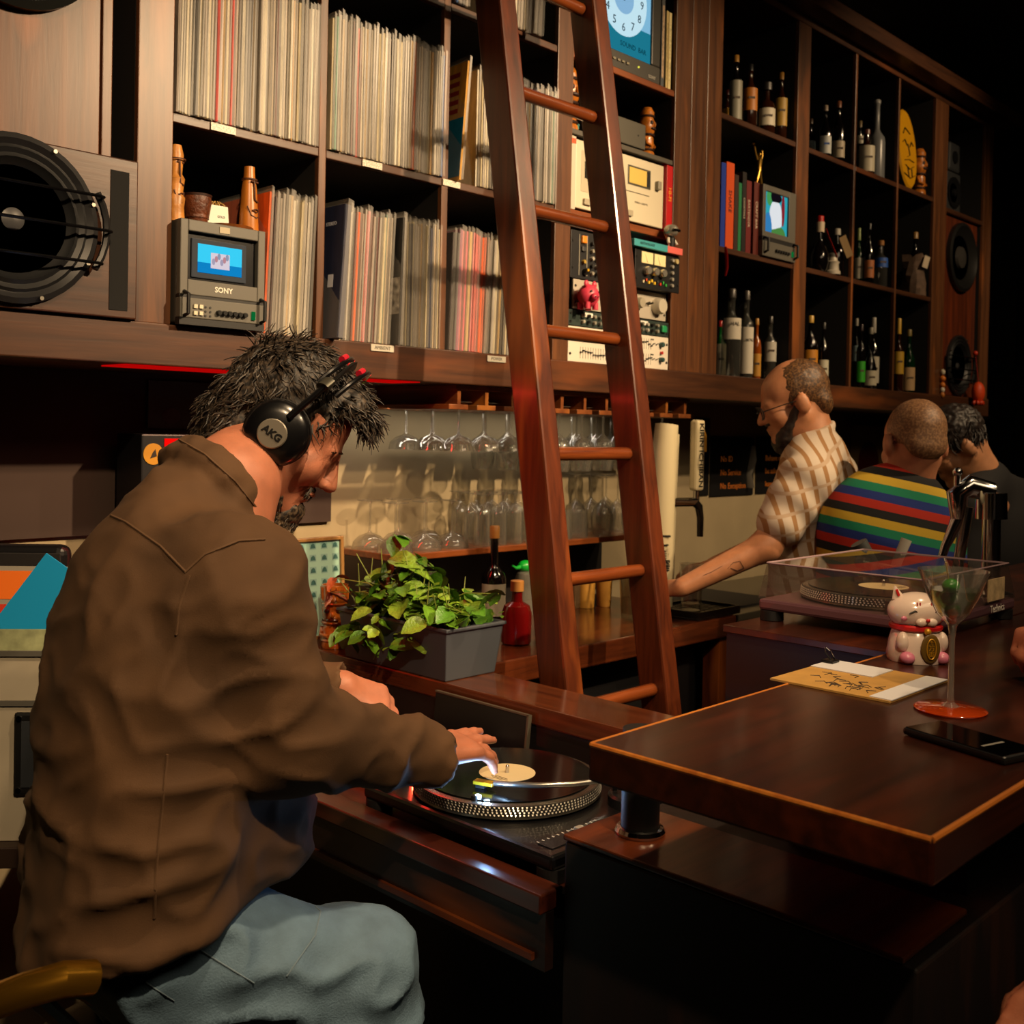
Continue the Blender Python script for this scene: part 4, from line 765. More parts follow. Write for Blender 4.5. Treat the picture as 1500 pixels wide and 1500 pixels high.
# ================================================================ things on the booth and ledge
c = onZ(592, 1045, .805); t = thing('drink_can', 'short silver can with oval logo behind the turntable', 'can', (c.x, c.y, .8035), .0)
G().lathe([(.026, 0), (.032, .008), (.034, .03), (.033, .058), (.027, .070), (.026, .070)], 28, c1=False).build('body', mat('a8a698', .3, .5), t); G().lathe([(.026, .069), (.024, .066), (.001, .066)], 28, c0=False).build('lid', mat('8a9078', .3, .5), t)
a_ = -.75; ux = Vector((math.cos(a_), math.sin(a_), 0)); nn = Vector((math.sin(a_), -math.cos(a_), 0))
MM = Matrix(((ux.x, 0, nn.x, nn.x*.0345), (ux.y, 0, nn.y, nn.y*.0345), (0, 1, 0, .040), (0, 0, 0, 1))); text('UB', .022, mat('141820', .4), t, M=MM, ext=.001, bold=.0008)
n_ = 28; G().tube([MM @ Vector((.021*math.cos(TAU*k/n_), .016*math.sin(TAU*k/n_), -.001)) for k in range(n_+1)], .0012, 5).build('logo_ring', mat('141820', .4), t)
G().ell((-.008, .004, .069), (.010, .006, .004), 10, 6).build('lime_sliver', mat('5a8a2a', .5), t)
p0, p1 = onX(645, 1060, 1.60), onX(762, 1098, 1.60)
t = thing('tablet', 'dark slate tablet leaning against the booth ledge', 'tablet', (1.592, (p0.y+p1.y)/2, .8052), rot=(0, .10, 0)); hw = abs(p0.y-p1.y)/2+.02; G().box(0, .008, -hw, hw, 0, .098).build('body', mat('0c1012', .3), t, False, .003); G().box(-.001, .009, -hw-.001, -hw+.004, .0, .1).box(-.001, .009, -hw, hw, .0965, .1).build('edge_trim', mat('5a5448', .35, .4), t, False)
t = thing('dj_mixer', 'black mixer with silver sliders next to the turntable', 'mixer', (1.40, 1.72, .8035)); G().box(-.12, .11, -.11, .14, 0, .03).build('casing', BLK, t, False, .003)
for i in range(4):
    for j in range(5): G().cyl((-.01+.028*i, -.09+.045*j, .03), (-.01+.028*i, -.09+.045*j, .046), .008, .007, 14).build('knob', mat('1c1c1e', .4), t)
for j in range(3): G().box(-.10, -.04, -.072+.07*j, -.069+.07*j, .03, .0305).build('fader_slot', mat('3a3a3a', .4), t, False); G().box(-.078, -.066, -.078+.07*j, -.063+.07*j, .0305, .044).build('fader_cap', mat('c8c4b8', .35), t, False, .002)
G().box(.075, .105, -.105, -.06, .03, .031).build('name_plate', WHT, t, False)
# planter with mint
t = thing('herb_planter', 'grey trough planter overflowing with green mint on the ledge', 'planter', (1.70, 1.945, LZ+.0005)); PL = mat('3b4047', .5)
hx, hy, H = .090, .195, .112
def rr(sx, sy, z): return [(sx*(1 if q in (0, 3) else -1), sy*(1 if q in (0, 1) else -1), z) for q in range(4)]
G().rings([rr(hx*.86, hy*.93, 0), rr(hx, hy, H), rr(hx*1.05, hy*1.03, H), rr(hx*1.05, hy*1.03, H+.008), rr(hx*.94, hy*.97, H+.008), rr(hx*.92, hy*.96, H-.02)], True, False).build('trough', PL, t, False, .004)
G().rings([rr(hx*.92, hy*.96, H-.02)], True, False).build('soil', mat('1a110b', .9, bump=.6), t, False)
def leaf_mesh(name, m, L, W, curl):
    g = G(); n = 7; R = []
    for i in range(n+1):
        s = i/n; w_ = W*math.sin(PI*min(1, s*.94+.06))**.75*(1-.15*s); z = curl*(s*s)*L*-1; j_ = .0018*(i % 2)
        R.append([(-w_-j_, s*L, z+.25*w_), (-w_*.5, s*L, z+.03*L*(i % 2)), (0, s*L, z-.05*w_), (w_*.5, s*L, z+.03*L*(i % 2)), (w_+j_, s*L, z+.25*w_)])
    g.rings(R, False, False, False); return g.mesh(name, m, True, 80)
UPV = Vector((0, 0, 1))
def leafmat(h):
    m = mat(h, .4, var=.25, scale=80, bump=.5, bscale=160); b = m.node_tree.nodes['Principled BSDF']; b.inputs['Subsurface Weight'].default_value = 0; return m
LM = [leaf_mesh('leaf', leafmat(h), L, W, c_) for h, L, W, c_ in (('5c8a1e', .045, .016, .25), ('46761a', .052, .021, .35), ('7a9a2c', .032, .013, .1), ('3a6418', .040, .015, .5), ('6a8a28', .062, .026, .3), ('84401e', .050, .012, .5))]
STM = mat('7a8a3a', .5); rl = random.Random(11); nleaf = 0
for k in range(26):
    bx, by = rl.uniform(-.06, .06), rl.uniform(-.16, .16); tx, ty = bx*1.6+rl.gauss(0, .02), by*1.1+rl.gauss(0, .03); tz = H+.03+rl.uniform(.02, .10)*(1.25 if by > -.04 else .75)
    G().tube([(bx, by, H-.02), ((bx*2+tx)/3, (by*2+ty)/3, (H*.6+tz*.4)), (tx, ty, tz)], [.0022, .0018, .001], 5).build('stem', STM, t)
def leafat(p, big=1.0, me=None, tilt=(.0, .7)):
    o = bpy.data.objects.new('leaf', me or rl.choice(LM[:5])); COL.objects.link(o); o.parent = t; o.location = p; sc_ = rl.uniform(.75, 1.2)*big; o.scale = (sc_,)*3
    o.rotation_euler = (rl.uniform(-.75, .35), rl.uniform(-.6, .6), rl.uniform(0, TAU))
for k in range(215):
    by = rl.uniform(-.175, .175); top = H+.055+.085*math.exp(-((by-.05)/.10)**2)+.02*math.sin(by*40); bx = rl.gauss(0, .045); bx = max(-.11, min(.095, bx)); fr_ = rl.random()**.6
    leafat((bx, by, H+.004+(top-H)*fr_*(1-.55*(bx/.11)**2)), 1.05)
for k in range(30): s_ = rl.random(); leafat((-.082-.045*math.sin(s_*PI), .06+rl.gauss(0, .055), H+.02-.10*s_), 1.0)
for k in range(14): s_ = rl.random(); leafat((-.07-.03*s_, -.06+rl.gauss(0, .02), H+.01-.09*s_), .95)
g = G()
for k in range(420):
    by = rl.uniform(-.18, .18); bx = max(-.11, min(.10, rl.gauss(0, .05))); top = .05+.08*math.exp(-((by-.05)/.10)**2); z = H+.002+top*rl.random()**.8*(1-.5*(bx/.11)**2); a = rl.uniform(0, TAU); L_ = rl.uniform(.010, .022)
    d = Vector((math.cos(a), math.sin(a), rl.uniform(-.5, .6))).normalized()*L_; w_ = d.cross(UPV).normalized()*L_*.38; p = Vector((bx, by, z)); g.add([p, p+d*.45+w_, p+d, p+d*.45-w_], [(0, 1, 2), (0, 2, 3)])
o = g.build('small_leaves', leafmat('5a8424'), t, False); o['kind'] = 'stuff'
for wx, wy, dz in ((-.06, -.235, .05), (.03, -.235, .09), (-.09, .23, .05), (-.10, .20, .09), (-.03, .05, .20)):
    pts = [Vector((wx*s_, wy*s_, H-.01+dz*s_+.03*math.sin(PI*s_))) for s_ in (0, .3, .6, 1)]; G().tube(pts, [.002, .0018, .0015, .001], 5).build('stem', STM, t)
    for s_ in (0, 1, 2): leafat(pts[-1], .9, LM[1 if wy < .1 else 5])
# tiki mugs and framed print
def tiki_mug(label, px, py, h, r):
    c = onZ(px, py, LZ); m_ = mat('9a5018', .15, var=.4, scale=40, coat=.8); dk = mat('3a1404', .2, coat=.6)
    t = thing('tiki_mug', label, 'mug', (c.x, c.y, LZ+.0005), -.8)
    G().lathe([(r*.95, 0), (r, h*.05), (r*.9, h*.12), (r*.98, h*.3), (r*.74, h*.40), (r*.95, h*.48), (r, h*.62), (r*.86, h*.70), (r*1.0, h*.74), (r*1.04, h), (r*.93, h), (r*.9, h*.7)], 28, c1=False).build('cup', m_, t)
    for z in (.10, .38, .68): G().lathe([(r*.94, h*z), (r*1.03, h*(z+.025)), (r*.94, h*(z+.05))], 28, c0=False, c1=False).build('carved_ring', m_, t)
    for s in (-1, 1): G().ell((s*r*.45, -r*.82, h*.60), (r*.26, r*.2, h*.04), 12, 8).build('eye', dk, t); G().tube([(s*r*.9, -r*.2, h*.33), (s*r*.95, -r*.5, h*.22), (s*r*.3, -r*.95, h*.2)], r*.16, 8).build('arm', m_, t)
    G().ell((0, -r*.95, h*.54), (r*.2, r*.22, h*.05), 10, 8).build('nose', m_, t); G().ell((0, -r*.9, h*.46), (r*.5, r*.2, h*.03), 12, 8).build('mouth', dk, t)
    for k in range(10): a = TAU*k/10; G().cyl((r*1.0*math.cos(a), r*1.0*math.sin(a), h*.77), (r*1.04*math.cos(a), r*1.04*math.sin(a), h*.97), r*.09, n=6).build('headdress_rib', m_, t)
tiki_mug('glossy amber tiki mug in front of the framed print beside the mint', 489, 948, .160, .033)
tiki_mug('glossy amber tiki mug close to the man in the brown jacket', 436, 930, .160, .033)
p0, p1 = onY(412, 860, 2.26), onY(519, 860, 2.26); zt = onY(465, 791, 2.26).z
t = thing('framed_print', 'small wood framed sheet of pale green leaf stamps', 'picture', ((p0.x+p1.x)/2, 2.30, .9305), rot=(-.06, 0, 0)); hw, H = (p1.x-p0.x)/2, zt-.93
g = G()
for a in ((-hw, -hw+.01, 0, H), (hw-.01, hw, 0, H), (-hw+.01, hw-.01, 0, .01), (-hw+.01, hw-.01, H-.01, H)): g.box(a[0], a[1], -.008, .008, a[2], a[3])
g.build('frame', wood('6a4a24', '9a7440', 'z'), t, False, .002); sh = G().box(-hw+.01, hw-.01, 0, .004, .01, H-.01).build('sheet', mat('8fb8a8', .5), t, False)
nx, nz = 6, 8
for i in range(nx):
    for j in range(nz):
        cx, cz = -hw+.024+(2*hw-.048)*(i+.0)/(nx-1), .022+(H-.044)*j/(nz-1); G().box(cx-.010, cx+.010, -.0006, 0, cz-.009, cz+.009).build('stamp', mat('7aa098', .5), sh, False)
        G().prism([(cx-.008, -.0007, cz-.006), (cx+.008, -.0007, cz-.006), (cx+.005, -.0007, cz+.004), (cx, -.0007, cz+.007), (cx-.006, -.0007, cz+.003)], (0, -.0003, 0)).build('stamp_motif', mat('2f5a58', .5, var=.5, scale=300), sh, False)
# ================================================================ glasses
GL = glassy('f4f4f2', .06, .02, .05, 'd8d4c8')
def lathe_mesh(n, prof, m=GL, seg=22): return G().lathe(prof, seg, c0=False, c1=False).mesh(n, m)
SHAPE = {'coupe': [(.036, 0), (.036, .002), (.006, .006), (.0035, .012), (.0035, .085), (.008, .092), (.030, .100), (.046, .115), (.050, .135), (.0485, .135), (.044, .116), (.012, .098), (.001, .096)],
         'wine': [(.034, 0), (.034, .002), (.006, .006), (.0035, .012), (.0035, .080), (.010, .088), (.030, .105), (.038, .135), (.036, .170), (.030, .195), (.029, .195), (.035, .168), (.036, .135), (.028, .107), (.001, .092)],
         'flute': [(.032, 0), (.032, .002), (.006, .005), (.004, .014), (.004, .03), (.018, .042), (.025, .06), (.026, .15), (.025, .15), (.024, .06), (.001, .04)],
         'tumbler': [(.030, 0), (.032, .004), (.036, .09), (.0345, .09), (.030, .010), (.001, .009)]}
GM = {k: lathe_mesh('glass_bowl', v) for k, v in SHAPE.items()}
def glass(kind, label, loc, flip, group):
    o = bpy.data.objects.new(kind+'_glass', GM[kind]); COL.objects.link(o); h = max(z for r, z in SHAPE[kind]); o.location = (loc[0], loc[1], loc[2]+(h if flip else 0))
    if flip: o.rotation_euler = (PI, 0, rnd.uniform(0, 3))
    return tag(o, label, 'glass', group)
for k in range(10):
    x = 1.962+.0515+.103*k
    for j, y in enumerate((2.155, 2.265, 2.375)):
        kd = 'coupe' if k < 3 else 'wine'; h = max(z for r, z in SHAPE[kd])
        glass(kd, f'clear {kd} glass hanging upside down from the {("front", "middle", "back")[j]} of the slotted rack', (x, y, 1.5565-h), True, f'{kd} glasses in the hanging rack, {("front", "middle", "back")[j]} row')
for i in range(5):
    for j, y in enumerate((2.26, 2.37)): glass('coupe', 'upside down clear coupe glass at the mint end of the wooden shelf', (1.885+.104*i-(.0 if j else .0), y, GZ+.0005), True, 'coupes standing on the shelf') if i < 3 else None
for i in range(6):
    for j, y in enumerate((2.235, 2.305, 2.375)): glass('flute', 'upside down clear flute glass in the middle of the wooden shelf', (2.190+.067*i+.02*j, y, GZ+.0005), True, 'flutes standing on the shelf') if i < 4 else None
for i in range(3): glass('tumbler', 'clear tumbler glass upside down beside the flutes', (2.475+.076*i, 2.25, GZ+.0005), True, 'tumblers standing on the shelf')
for i in range(4):
    for y in (2.26, 2.36): glass('wine', 'upside down clear wine glass at the beer tap end of the shelf', (2.765+.08*i-(.02 if y > 2.3 else 0), y, GZ+.0005), True, 'wine glasses standing on the shelf') if i < 3 else None
# ================================================================ back counter things
def cbottle(label, px, py0, py1, w, *a, **k):
    p = onZ(px, py1, CZ); d = (p-CAM).dot(_F); return bottle(label, (p.x, p.y, CZ+.0006), (py1-py0)*d/FPX, w*d/FPX/2, *a, **k)
cbottle('dark corked bottle with pale label rising behind the mint', 722, 770, 915, 36, 'long', 'dark', '8a8474', 'b07a3a', (.1, .42), caph=.12)
cbottle('corked bottle of deep red syrup beside the mint', 756, 850, 943, 44, 'squat', 'red', None, 'a8743a', caph=.16)
c = onZ(768, 900, CZ); t = thing('squeeze_bottle', 'clear squeeze bottle with bright green spout behind the ladder', 'bottle', (c.x, c.y, CZ+.0006)); G().lathe([(.032, 0), (.034, .01), (.034, .10), (.026, .125), (.016, .13)], 20).build('body', glassy('c8c8c0', .05, .1, .3, 'a8a69a'), t); G().ell((0, 0, .145), (.026, .02, .018)).build('green_cap', mat('0c9a2c', .35), t); G().tube([(-.015, 0, .145), (-.04, .0, .142), (-.055, 0, .15)], [.007, .005, .003], 8).build('spout', mat('0c9a2c', .35), t)
for i, (px, py, h, r, cl, lb) in enumerate(((829, 888, .088, .024, '3a3026', 'dark steel tumbler cup on the back counter'), (842, 890, .10, .024, '7a6246', 'brushed steel cup beside the bamboo cups'), (858, 890, .095, .030, 'b8883c', 'wide bamboo cup on the back counter'), (884, 888, .095, .027, 'b08038', 'slim bamboo cup next to the wide bamboo cup'))):
    c = onZ(px, py, CZ); t = thing('cup', lb, 'cup', (c.x, c.y, CZ+.0006)); G().lathe([(r*.82, 0), (r*.86, .004), (r, h), (r*.9, h), (r*.78, .01)], 24, c1=False).build('body', mat(cl, .35, .7 if i < 2 else 0, var=.15, scale=30), t); G().lathe([(r*.99, h*.97), (r*1.03, h*.985), (r*.99, h)], 24, c0=False, c1=False).build('rim', mat('4a4640' if i < 2 else 'c89c50', .4), t)
c = onZ(925, 905, CZ); t = thing('mixing_glass', 'tall empty mixing glass gripped by the bartender', 'glass', (c.x, c.y, CZ+.0006)); G().lathe([(.030, 0), (.032, .006), (.040, .15), (.038, .15), (.030, .014), (.001, .012)], 24, c0=True, c1=False).build('cup', glassy('e0dccf', .06, .03, .06, 'b0a890'), t); G().tube([(.01, 0, .014), (.02, 0, .12), (.03, 0, .24)], .003, 8).ell((.03, 0, .245), .007, 10, 6).build('bar_spoon', SIL, t)
c = onZ(1022, 898, CZ); t = thing('drip_tray', 'shallow black drip tray under the beer tap', 'tray', (c.x, c.y, CZ+.0006), 0); G().box(-.13, .10, -.09, .09, 0, .006).box(-.13, .10, -.09, -.082, .006, .025).box(-.13, .10, .082, .09, .006, .025).box(-.13, -.122, -.082, .082, .006, .025).box(.092, .10, -.082, .082, .006, .025).build('tray', BLK, t, False, .002)
for k in range(9): G().box(-.115+.024*k, -.105+.024*k, -.08, .08, .016, .019).build('grate_bar', mat('2a2a2a', .3, .6), t, False)
tb = onZ(1012, 893, CZ+.02); t = thing('pint_glass', 'clear beer glass standing on the black drip tray', 'glass', (tb.x, tb.y, CZ+.0198)); G().lathe([(.028, 0), (.03, .005), (.038, .14), (.0365, .14), (.028, .012), (.001, .010)], 24, c0=True, c1=False).build('cup', GL, t); G().lathe([(.0275, .011), (.0278, .02), (.001, .02)], 20, c0=False).build('thick_base', glassy('d8d8d0', .1, .03, .1), t)
# beer tower and tap handle
c0 = onY(968, 845, 1.98); t = thing('beer_tower', 'cream beer tap tower with black vertical characters', 'beer tap', (c0.x, 1.98, CZ+.0006)); IV = mat('c4b896', .3, coat=.4); zt = onY(968, 622, 1.98).z-CZ
G().lathe([(.055, 0), (.055, .012), (.032, .02)], 28).build('base', CHROME, t); G().tube([(0, 0, .02), (0, 0, zt*.5), (.004, 0, zt*.85), (.014, 0, zt)], [.038, .038, .039, .036], 24).build('column', IV, t); G().tube([(.055, .02, .05), (.058, .02, zt*.6), (.066, .02, zt*.95)], [.024, .026, .026], 20).build('side_column', IV, t)
for k, ch in enumerate(('一', '番', '搾', 'り')):
    a_ = -.8; nn = Vector((math.sin(a_), -math.cos(a_), 0)); ux = Vector((math.cos(a_), math.sin(a_), 0)); z = .235-.045*k
    text(ch, .046, mat('14120e', .5), t, M=Matrix(((ux.x, 0, nn.x, nn.x*.039), (ux.y, 0, nn.y, nn.y*.039), (0, 1, 0, z), (0, 0, 0, 1))), ext=.0008, bold=.0008)
hx_ = onY(1008, 735, 1.98).x-c0.x; zf = onY(1005, 735, 1.98).z-CZ; zh0, zh1 = onY(1012, 718, 1.98).z-CZ, onY(1005, 615, 1.98).z-CZ
G().cyl((.05, 0, zf), (hx_, -.03, zf), .014, n=16).build('faucet_shank', CHROME, t); G().tube([(hx_-.01, -.03, zf), (hx_+.015, -.03, zf-.015), (hx_+.025, -.03, zf-.05), (hx_+.026, -.03, zf-.11)], [.014, .013, .011, .010], 14).build('faucet_spout', mat('3a3632', .2, .8), t); G().cyl((hx_, -.03, zf), (hx_, -.03, zh0), .010, n=14).build('faucet_neck', CHROME, t)
th = G().box(hx_-.022, hx_+.022, -.045, -.015, zh0, zh1).build('tap_handle', IV, t, False, .008); text('KIRIN ICHIBAN', .030, mat('14120e', .5), th, (hx_, -.0456, (zh0+zh1)/2), (PI/2, PI/2, 0), bold=.0006)
for k in range(3): G().tube([(hx_+.022, -.03, zh1-.01), (hx_+.034+.006*k, -.03, zh1-.05), (hx_+.032+.008*k, -.03, zh1-.10)], .003, 6).build('bottle_opener_cord', mat('b8862c', .4), th)
# ================================================================ posters and pictures low on the back wall
def poster(label, px0, px1, py0, py1, lines, Y=YB+.004):
    x0, x1, z0, z1 = bb(px0, px1, py0, py1, Y); t = thing('poster', label, 'poster', ((x0+x1)/2, Y, z0)); w_, h = x1-x0, z1-z0
    b = G().box(-w_/2, w_/2, 0, .005, 0, h).build('board', mat('0c0b0d', .5), t, False)
    for k, s_ in enumerate(lines): text(s_, .034, mat('b8641c', .5, emit='b8641c', es=.08), b, (-w_/2+.07, -.001, h*.62-.055*k), FRONT, align='LEFT')
    return t, b, w_, h
t, b, w_, h = poster('black notice reading No ID No Service beside the beer tap', 1041, 1104, 640, 726, ('No ID', 'No Service', 'No Exception'))
G().tube([(w_*.36, -.004, .03), (w_*.34, -.004, h*.35), (w_*.40, -.004, h*.6), (w_*.44, -.004, h*.85)], [.03, .02, .03, .012], 8, flat=.15).build('printed_figure', mat('8a867c', .5), b)
poster('black notice with orange lines behind the bartender', 1108, 1168, 640, 722, ('Behave or', 'be asked to', 'leave the bar'))
poster('tall black notice half hidden by the tap handle', 1019, 1039, 612, 726, ())
x0, x1, z0, z1 = bb(1238, 1296, 618, 720, YB+.004); t = thing('framed_picture', 'wood framed picture with red oval between the bartenders', 'picture', ((x0+x1)/2, YB+.002, z0)); w_, h = x1-x0, z1-z0
g = G()
for a in ((-w_/2, -w_/2+.02, 0, h), (w_/2-.02, w_/2, 0, h), (-w_/2+.02, w_/2-.02, 0, .02), (-w_/2+.02, w_/2-.02, h-.02, h)): g.box(a[0], a[1], -.016, .006, a[2], a[3])
g.build('frame', WZ, t, False, .003); G().box(-w_/2+.02, w_/2-.02, -.004, .004, .02, h-.02).build('sheet', mat('a8885a', .6), t, False); G().ell((.02, -.005, h*.42), (w_*.26, .002, h*.30), 24, 10).build('red_oval', mat('6a1810', .5), t)
# ================================================================ bar top things
BT = 1.1005
c = onZ(1392, 1040, BT); t = thing('martini_glass', 'tall stemmed martini glass with green olives and orange foot', 'glass', (c.x, c.y, BT)); OG = mat('c84a12', .25, coat=.6)
G().lathe([(.048, 0), (.049, .002), (.046, .004), (.012, .006)], 36, c1=True).build('orange_foot', glassy('f0702a', .08, .06, .55, 'd8501a'), t); G().lathe([(.012, .006), (.005, .012), (.004, .03), (.004, .10), (.006, .118), (.010, .124)], 20, c0=False, c1=False).build('stem', glassy('f4f4f2', .14, .03, .14, 'd8d4c8'), t)
G().lathe([(.008, .122), (.022, .136), (.034, .160), (.048, .197), (.0470, .197), (.033, .161), (.021, .138), (.001, .126)], 36, c0=False, c1=False).build('bowl', glassy('f4f4f2', .09, .03, .06, 'd8d4c8'), t); G().lathe([(.020, .138), (.032, .161), (.036, .170), (.001, .170)], 30, c0=False).build('drink', glassy('c8d8b0', .04, .03, .12, '8a9a5a'), t)
for x, y, z in ((.0, .0, .139), (-.002, .004, .158), (-.014, -.002, .176)): G().ell((x, y, z), (.014, .012, .011), 16, 10).build('olive', mat('2a7a1c', .25, coat=.4), t)
G().tube([(.004, 0, .135), (-.02, 0, .19), (-.028, 0, .21)], .0012, 6).build('pick', mat('a89060', .4), t)
a, b, d_ = onZ(1322, 1076, BT), onZ(1470, 1122, BT), onZ(1505, 1102, BT); ang = math.atan2(b.y-a.y, b.x-a.x)
t = thing('phone', 'black smartphone lying face up on the bar', 'phone', ((a.x+b.x)/2+.036*math.cos(ang+PI/2), (a.y+b.y)/2+.036*math.sin(ang+PI/2), BT), ang); G().box(-.074, .074, -.036, .036, 0, .010).build('body', mat('08080a', .4), t, False, .004); G().box(-.070, .070, -.033, .033, .0101, .0106).build('screen', mat('040405', .06), t, False); G().box(.03, .034, -.02, .02, .0106, .0108).build('screen_line', mat('8a8880', .4), t, False)
q = [onZ(x, y, BT) for x, y in ((1128, 996), (1305, 1030), (1385, 998), (1215, 968))]
t = thing('drink_menu', 'kraft paper menu with ink drawing and white sheets on the bar', 'menu', (q[0].x, q[1].y, BT)); L_, W_ = q[2].x-q[0].x, q[0].y-q[1].y
G().box(0, L_, 0, W_, 0, .003).build('kraft_cover', mat('a8803f', .7, var=.12, scale=30), t, False); G().box(L_*.02, L_*.98, -.001, W_*.17, .0031, .0045).build('white_sheet', mat('c8c8cc', .6), t, False); G().box(L_*.62, L_*.98, W_*.45, W_*1.0, .0031, .0045).build('white_card', mat('c4c4c8', .6), t, False)
for k in range(26): x_, y_ = rl.uniform(.12, .52)*L_, rl.uniform(.2, .75)*W_; a_ = rl.uniform(0, PI); G().tube([(x_, y_, .0032), (x_+.014*math.cos(a_), y_+.014*math.sin(a_), .0034), (x_+.02*math.cos(a_+.8), y_+.02*math.sin(a_+.8), .0032)], .0007, 4).build('ink_stroke', mat('2a1c10', .7), t)
G().box(L_*.80, L_*.92, W_*.90, W_*1.01, .0046, .009).build('clip_body', mat('1c1a18', .3, .6), t, False, .001); G().tube([(L_*.83, W_*.93, .009), (L_*.82, W_*.98, .022), (L_*.86, W_*1.0, .028), (L_*.90, W_*.98, .022), (L_*.89, W_*.93, .009)], .0012, 6).build('clip_wire', CHROME, t)
# lucky cat
c = onZ(1340, 966, BT); t = thing('lucky_cat', 'white smiling lucky cat figurine with red collar and gold coin', 'figurine', (c.x, c.y, BT), -.72); WC = mat('cdb9ac', .2, coat=.6); RD = mat('b01414', .4); PKC = mat('c07088', .3); GD = mat('b8861c', .35, .4)
G().lathe([(.046, 0), (.048, .010), (.044, .035), (.038, .055), (.030, .062)], 28).build('body', WC, t); G().ell((0, -.002, .084), (.050, .040, .033), 24, 14).build('head', WC, t)
for s in (-1, 1):
    e_ = G().rings([[(s*.030+.013*math.cos(TAU*k/10)*w_+s*.010*(1-w_), .006*math.sin(TAU*k/10)*w_, .104+.026*(1-w_)) for k in range(10)] for w_ in (1, .6, .12)]).build('ear', WC, t); G().obox((s*.036, -.006, .116), (.004, .002, .012), Euler((0, s*.4, 0)).to_matrix()).build('ear_mark', RD, e_, False)
    G().tube([(s*.020-.009, -.0375, .085), (s*.020, -.0395, .090), (s*.020+.009, -.0365, .085)], .0013, 6).build('closed_eye', BLACK, t); G().ell((s*.009, -.041, .071), (.010, .006, .007), 12, 8).build('muzzle', WC, t); G().ell((s*.034, -.030, .076), (.006, .003, .004), 10, 6).build('cheek', PKC, t)
    G().ell((s*.030, -.036, .010), (.013, .013, .011), 14, 8).build('paw', PKC, t); G().ell((s*.034, -.026, .035), (.011, .012, .018), 12, 8).build('arm', WC, t)
    for dx in (0, .005): G().obox((s*(.010+dx), -.036, .101), (.0016, .002, .006)).build('forehead_mark', RD, t, False)
G().ell((0, -.046, .075), (.004, .003, .003), 10, 6).build('nose', RD, t); G().lathe([(.041, .053), (.044, .056), (.044, .061), (.040, .064)], 28, c0=False, c1=False).build('collar', RD, t); G().ell((0, -.045, .056), .006, 12, 8).build('bell', GD, t)
G().ell((.004, -.0485, .028), (.017, .003, .025), 24, 10).build('coin', mat('5a4210', .4), t); G().tube([(.004+.008*math.cos(TAU*k/20), -.0525, .028+.017*math.sin(TAU*k/20)) for k in range(21)], .001, 5).build('coin_ring', GD, t)
for k, ch in enumerate(('千', '万', '両')): text(ch, .011, GD, t, (.004, -.0522, .039-.0105*k), FRONT, ext=.0006)
# support can under the bar end, chrome tap and bar tools behind it
c = onZ(935, 1232, .9); t = thing('bar_support', 'short black round support with chrome collar under the bar end', 'support', (c.x+.03, c.y+.02, .8995)); G().cyl((0, 0, .004), (0, 0, .1520), .028, n=28).build('post', MBLK, t); G().lathe([(.036, 0), (.037, .004), (.034, .009), (.029, .010)], 28, c1=False).build('chrome_collar', CHROME, t)
c = dep(1440, 835, 2.62); fz = 1.1
t = thing('draft_faucet', 'tall chrome swan faucet with levers behind the covered turntable', 'faucet', (c.x, c.y, 1.1005)); q = [dep(x, y, 2.62)-Vector((c.x, c.y, 1.1005)) for x, y in ((1452, 830), (1452, 760), (1452, 722), (1420, 712), (1402, 725), (1404, 760), (1385, 800), (1400, 850))]
G().cyl((q[0].x, q[0].y, .0), (q[1].x, q[1].y, q[2].z-.02), .021, n=20).build('column', CHROME, t); G().cyl((q[1].x, q[1].y, q[1].z), q[2], .036, n=24).build('head', CHROME, t); G().tube([q[2], q[3], q[4], q[5]], [.026, .028, .026, .018], 16).build('arm', CHROME, t)
G().tube([q[5], (q[5]+q[6])/2, q[6], q[6]+Vector((-.02, .01, -.06))], [.018, .014, .011, .009], 12).build('spout', CHROME, t); G().tube([q[4], q[4]+Vector((.0, 0, .05))], .008, 10).ell(q[4]+Vector((0, 0, .055)), .012, 12, 8).build('lever', CHROME, t); G().tube([q[3]+Vector((-.01, 0, -.05)), q[7]], [.016, .012], 12).build('second_spout', CHROME, t)
G().ell(q[3]+Vector((.02, -.03, -.02)), (.03, .006, .03), 16, 10).build('badge', mat('a8a088', .4), t); G().lathe([(.05, 0), (.05, .012), (.02, .02)], 24, (q[0].x, q[0].y, 0)).build('flange', CHROME, t)
c = dep(1300, 850, 2.63); t = thing('tool_holder', 'steel holder with a grey muddler and pale spatula behind the turntable', 'tool holder', (c.x, c.y, 1.1005)); zb = c.z-1.1005
G().lathe([(.05, 0), (.055, zb), (.05, zb), (.045, .01)], 24, c1=False).build('steel_cup', STEEL, t); a = dep(1258, 795, 2.63)-Vector((c.x, c.y, 1.1005)); b = dep(1328, 790, 2.63)-Vector((c.x, c.y, 1.1005))
d0 = dep(1285, 842, 2.63)-Vector((c.x, c.y, 1.1005)); G().cyl((0, 0, .02), d0, .010).cyl(d0, d0+(a-d0)*.18, .018).build('muddler_shaft', SIL, t); G().cyl(d0+(a-d0)*.18, a, .018, .021, 16).build('muddler_grip', mat('2c2f2e', .5), t); d1 = dep(1306, 842, 2.63)-Vector((c.x, c.y, 1.1005)); G().tube([(0.01, 0, .02), d1, b], [.008, .012, .014], 10, flat=.5).build('spatula', mat('a8a49a', .4), t)
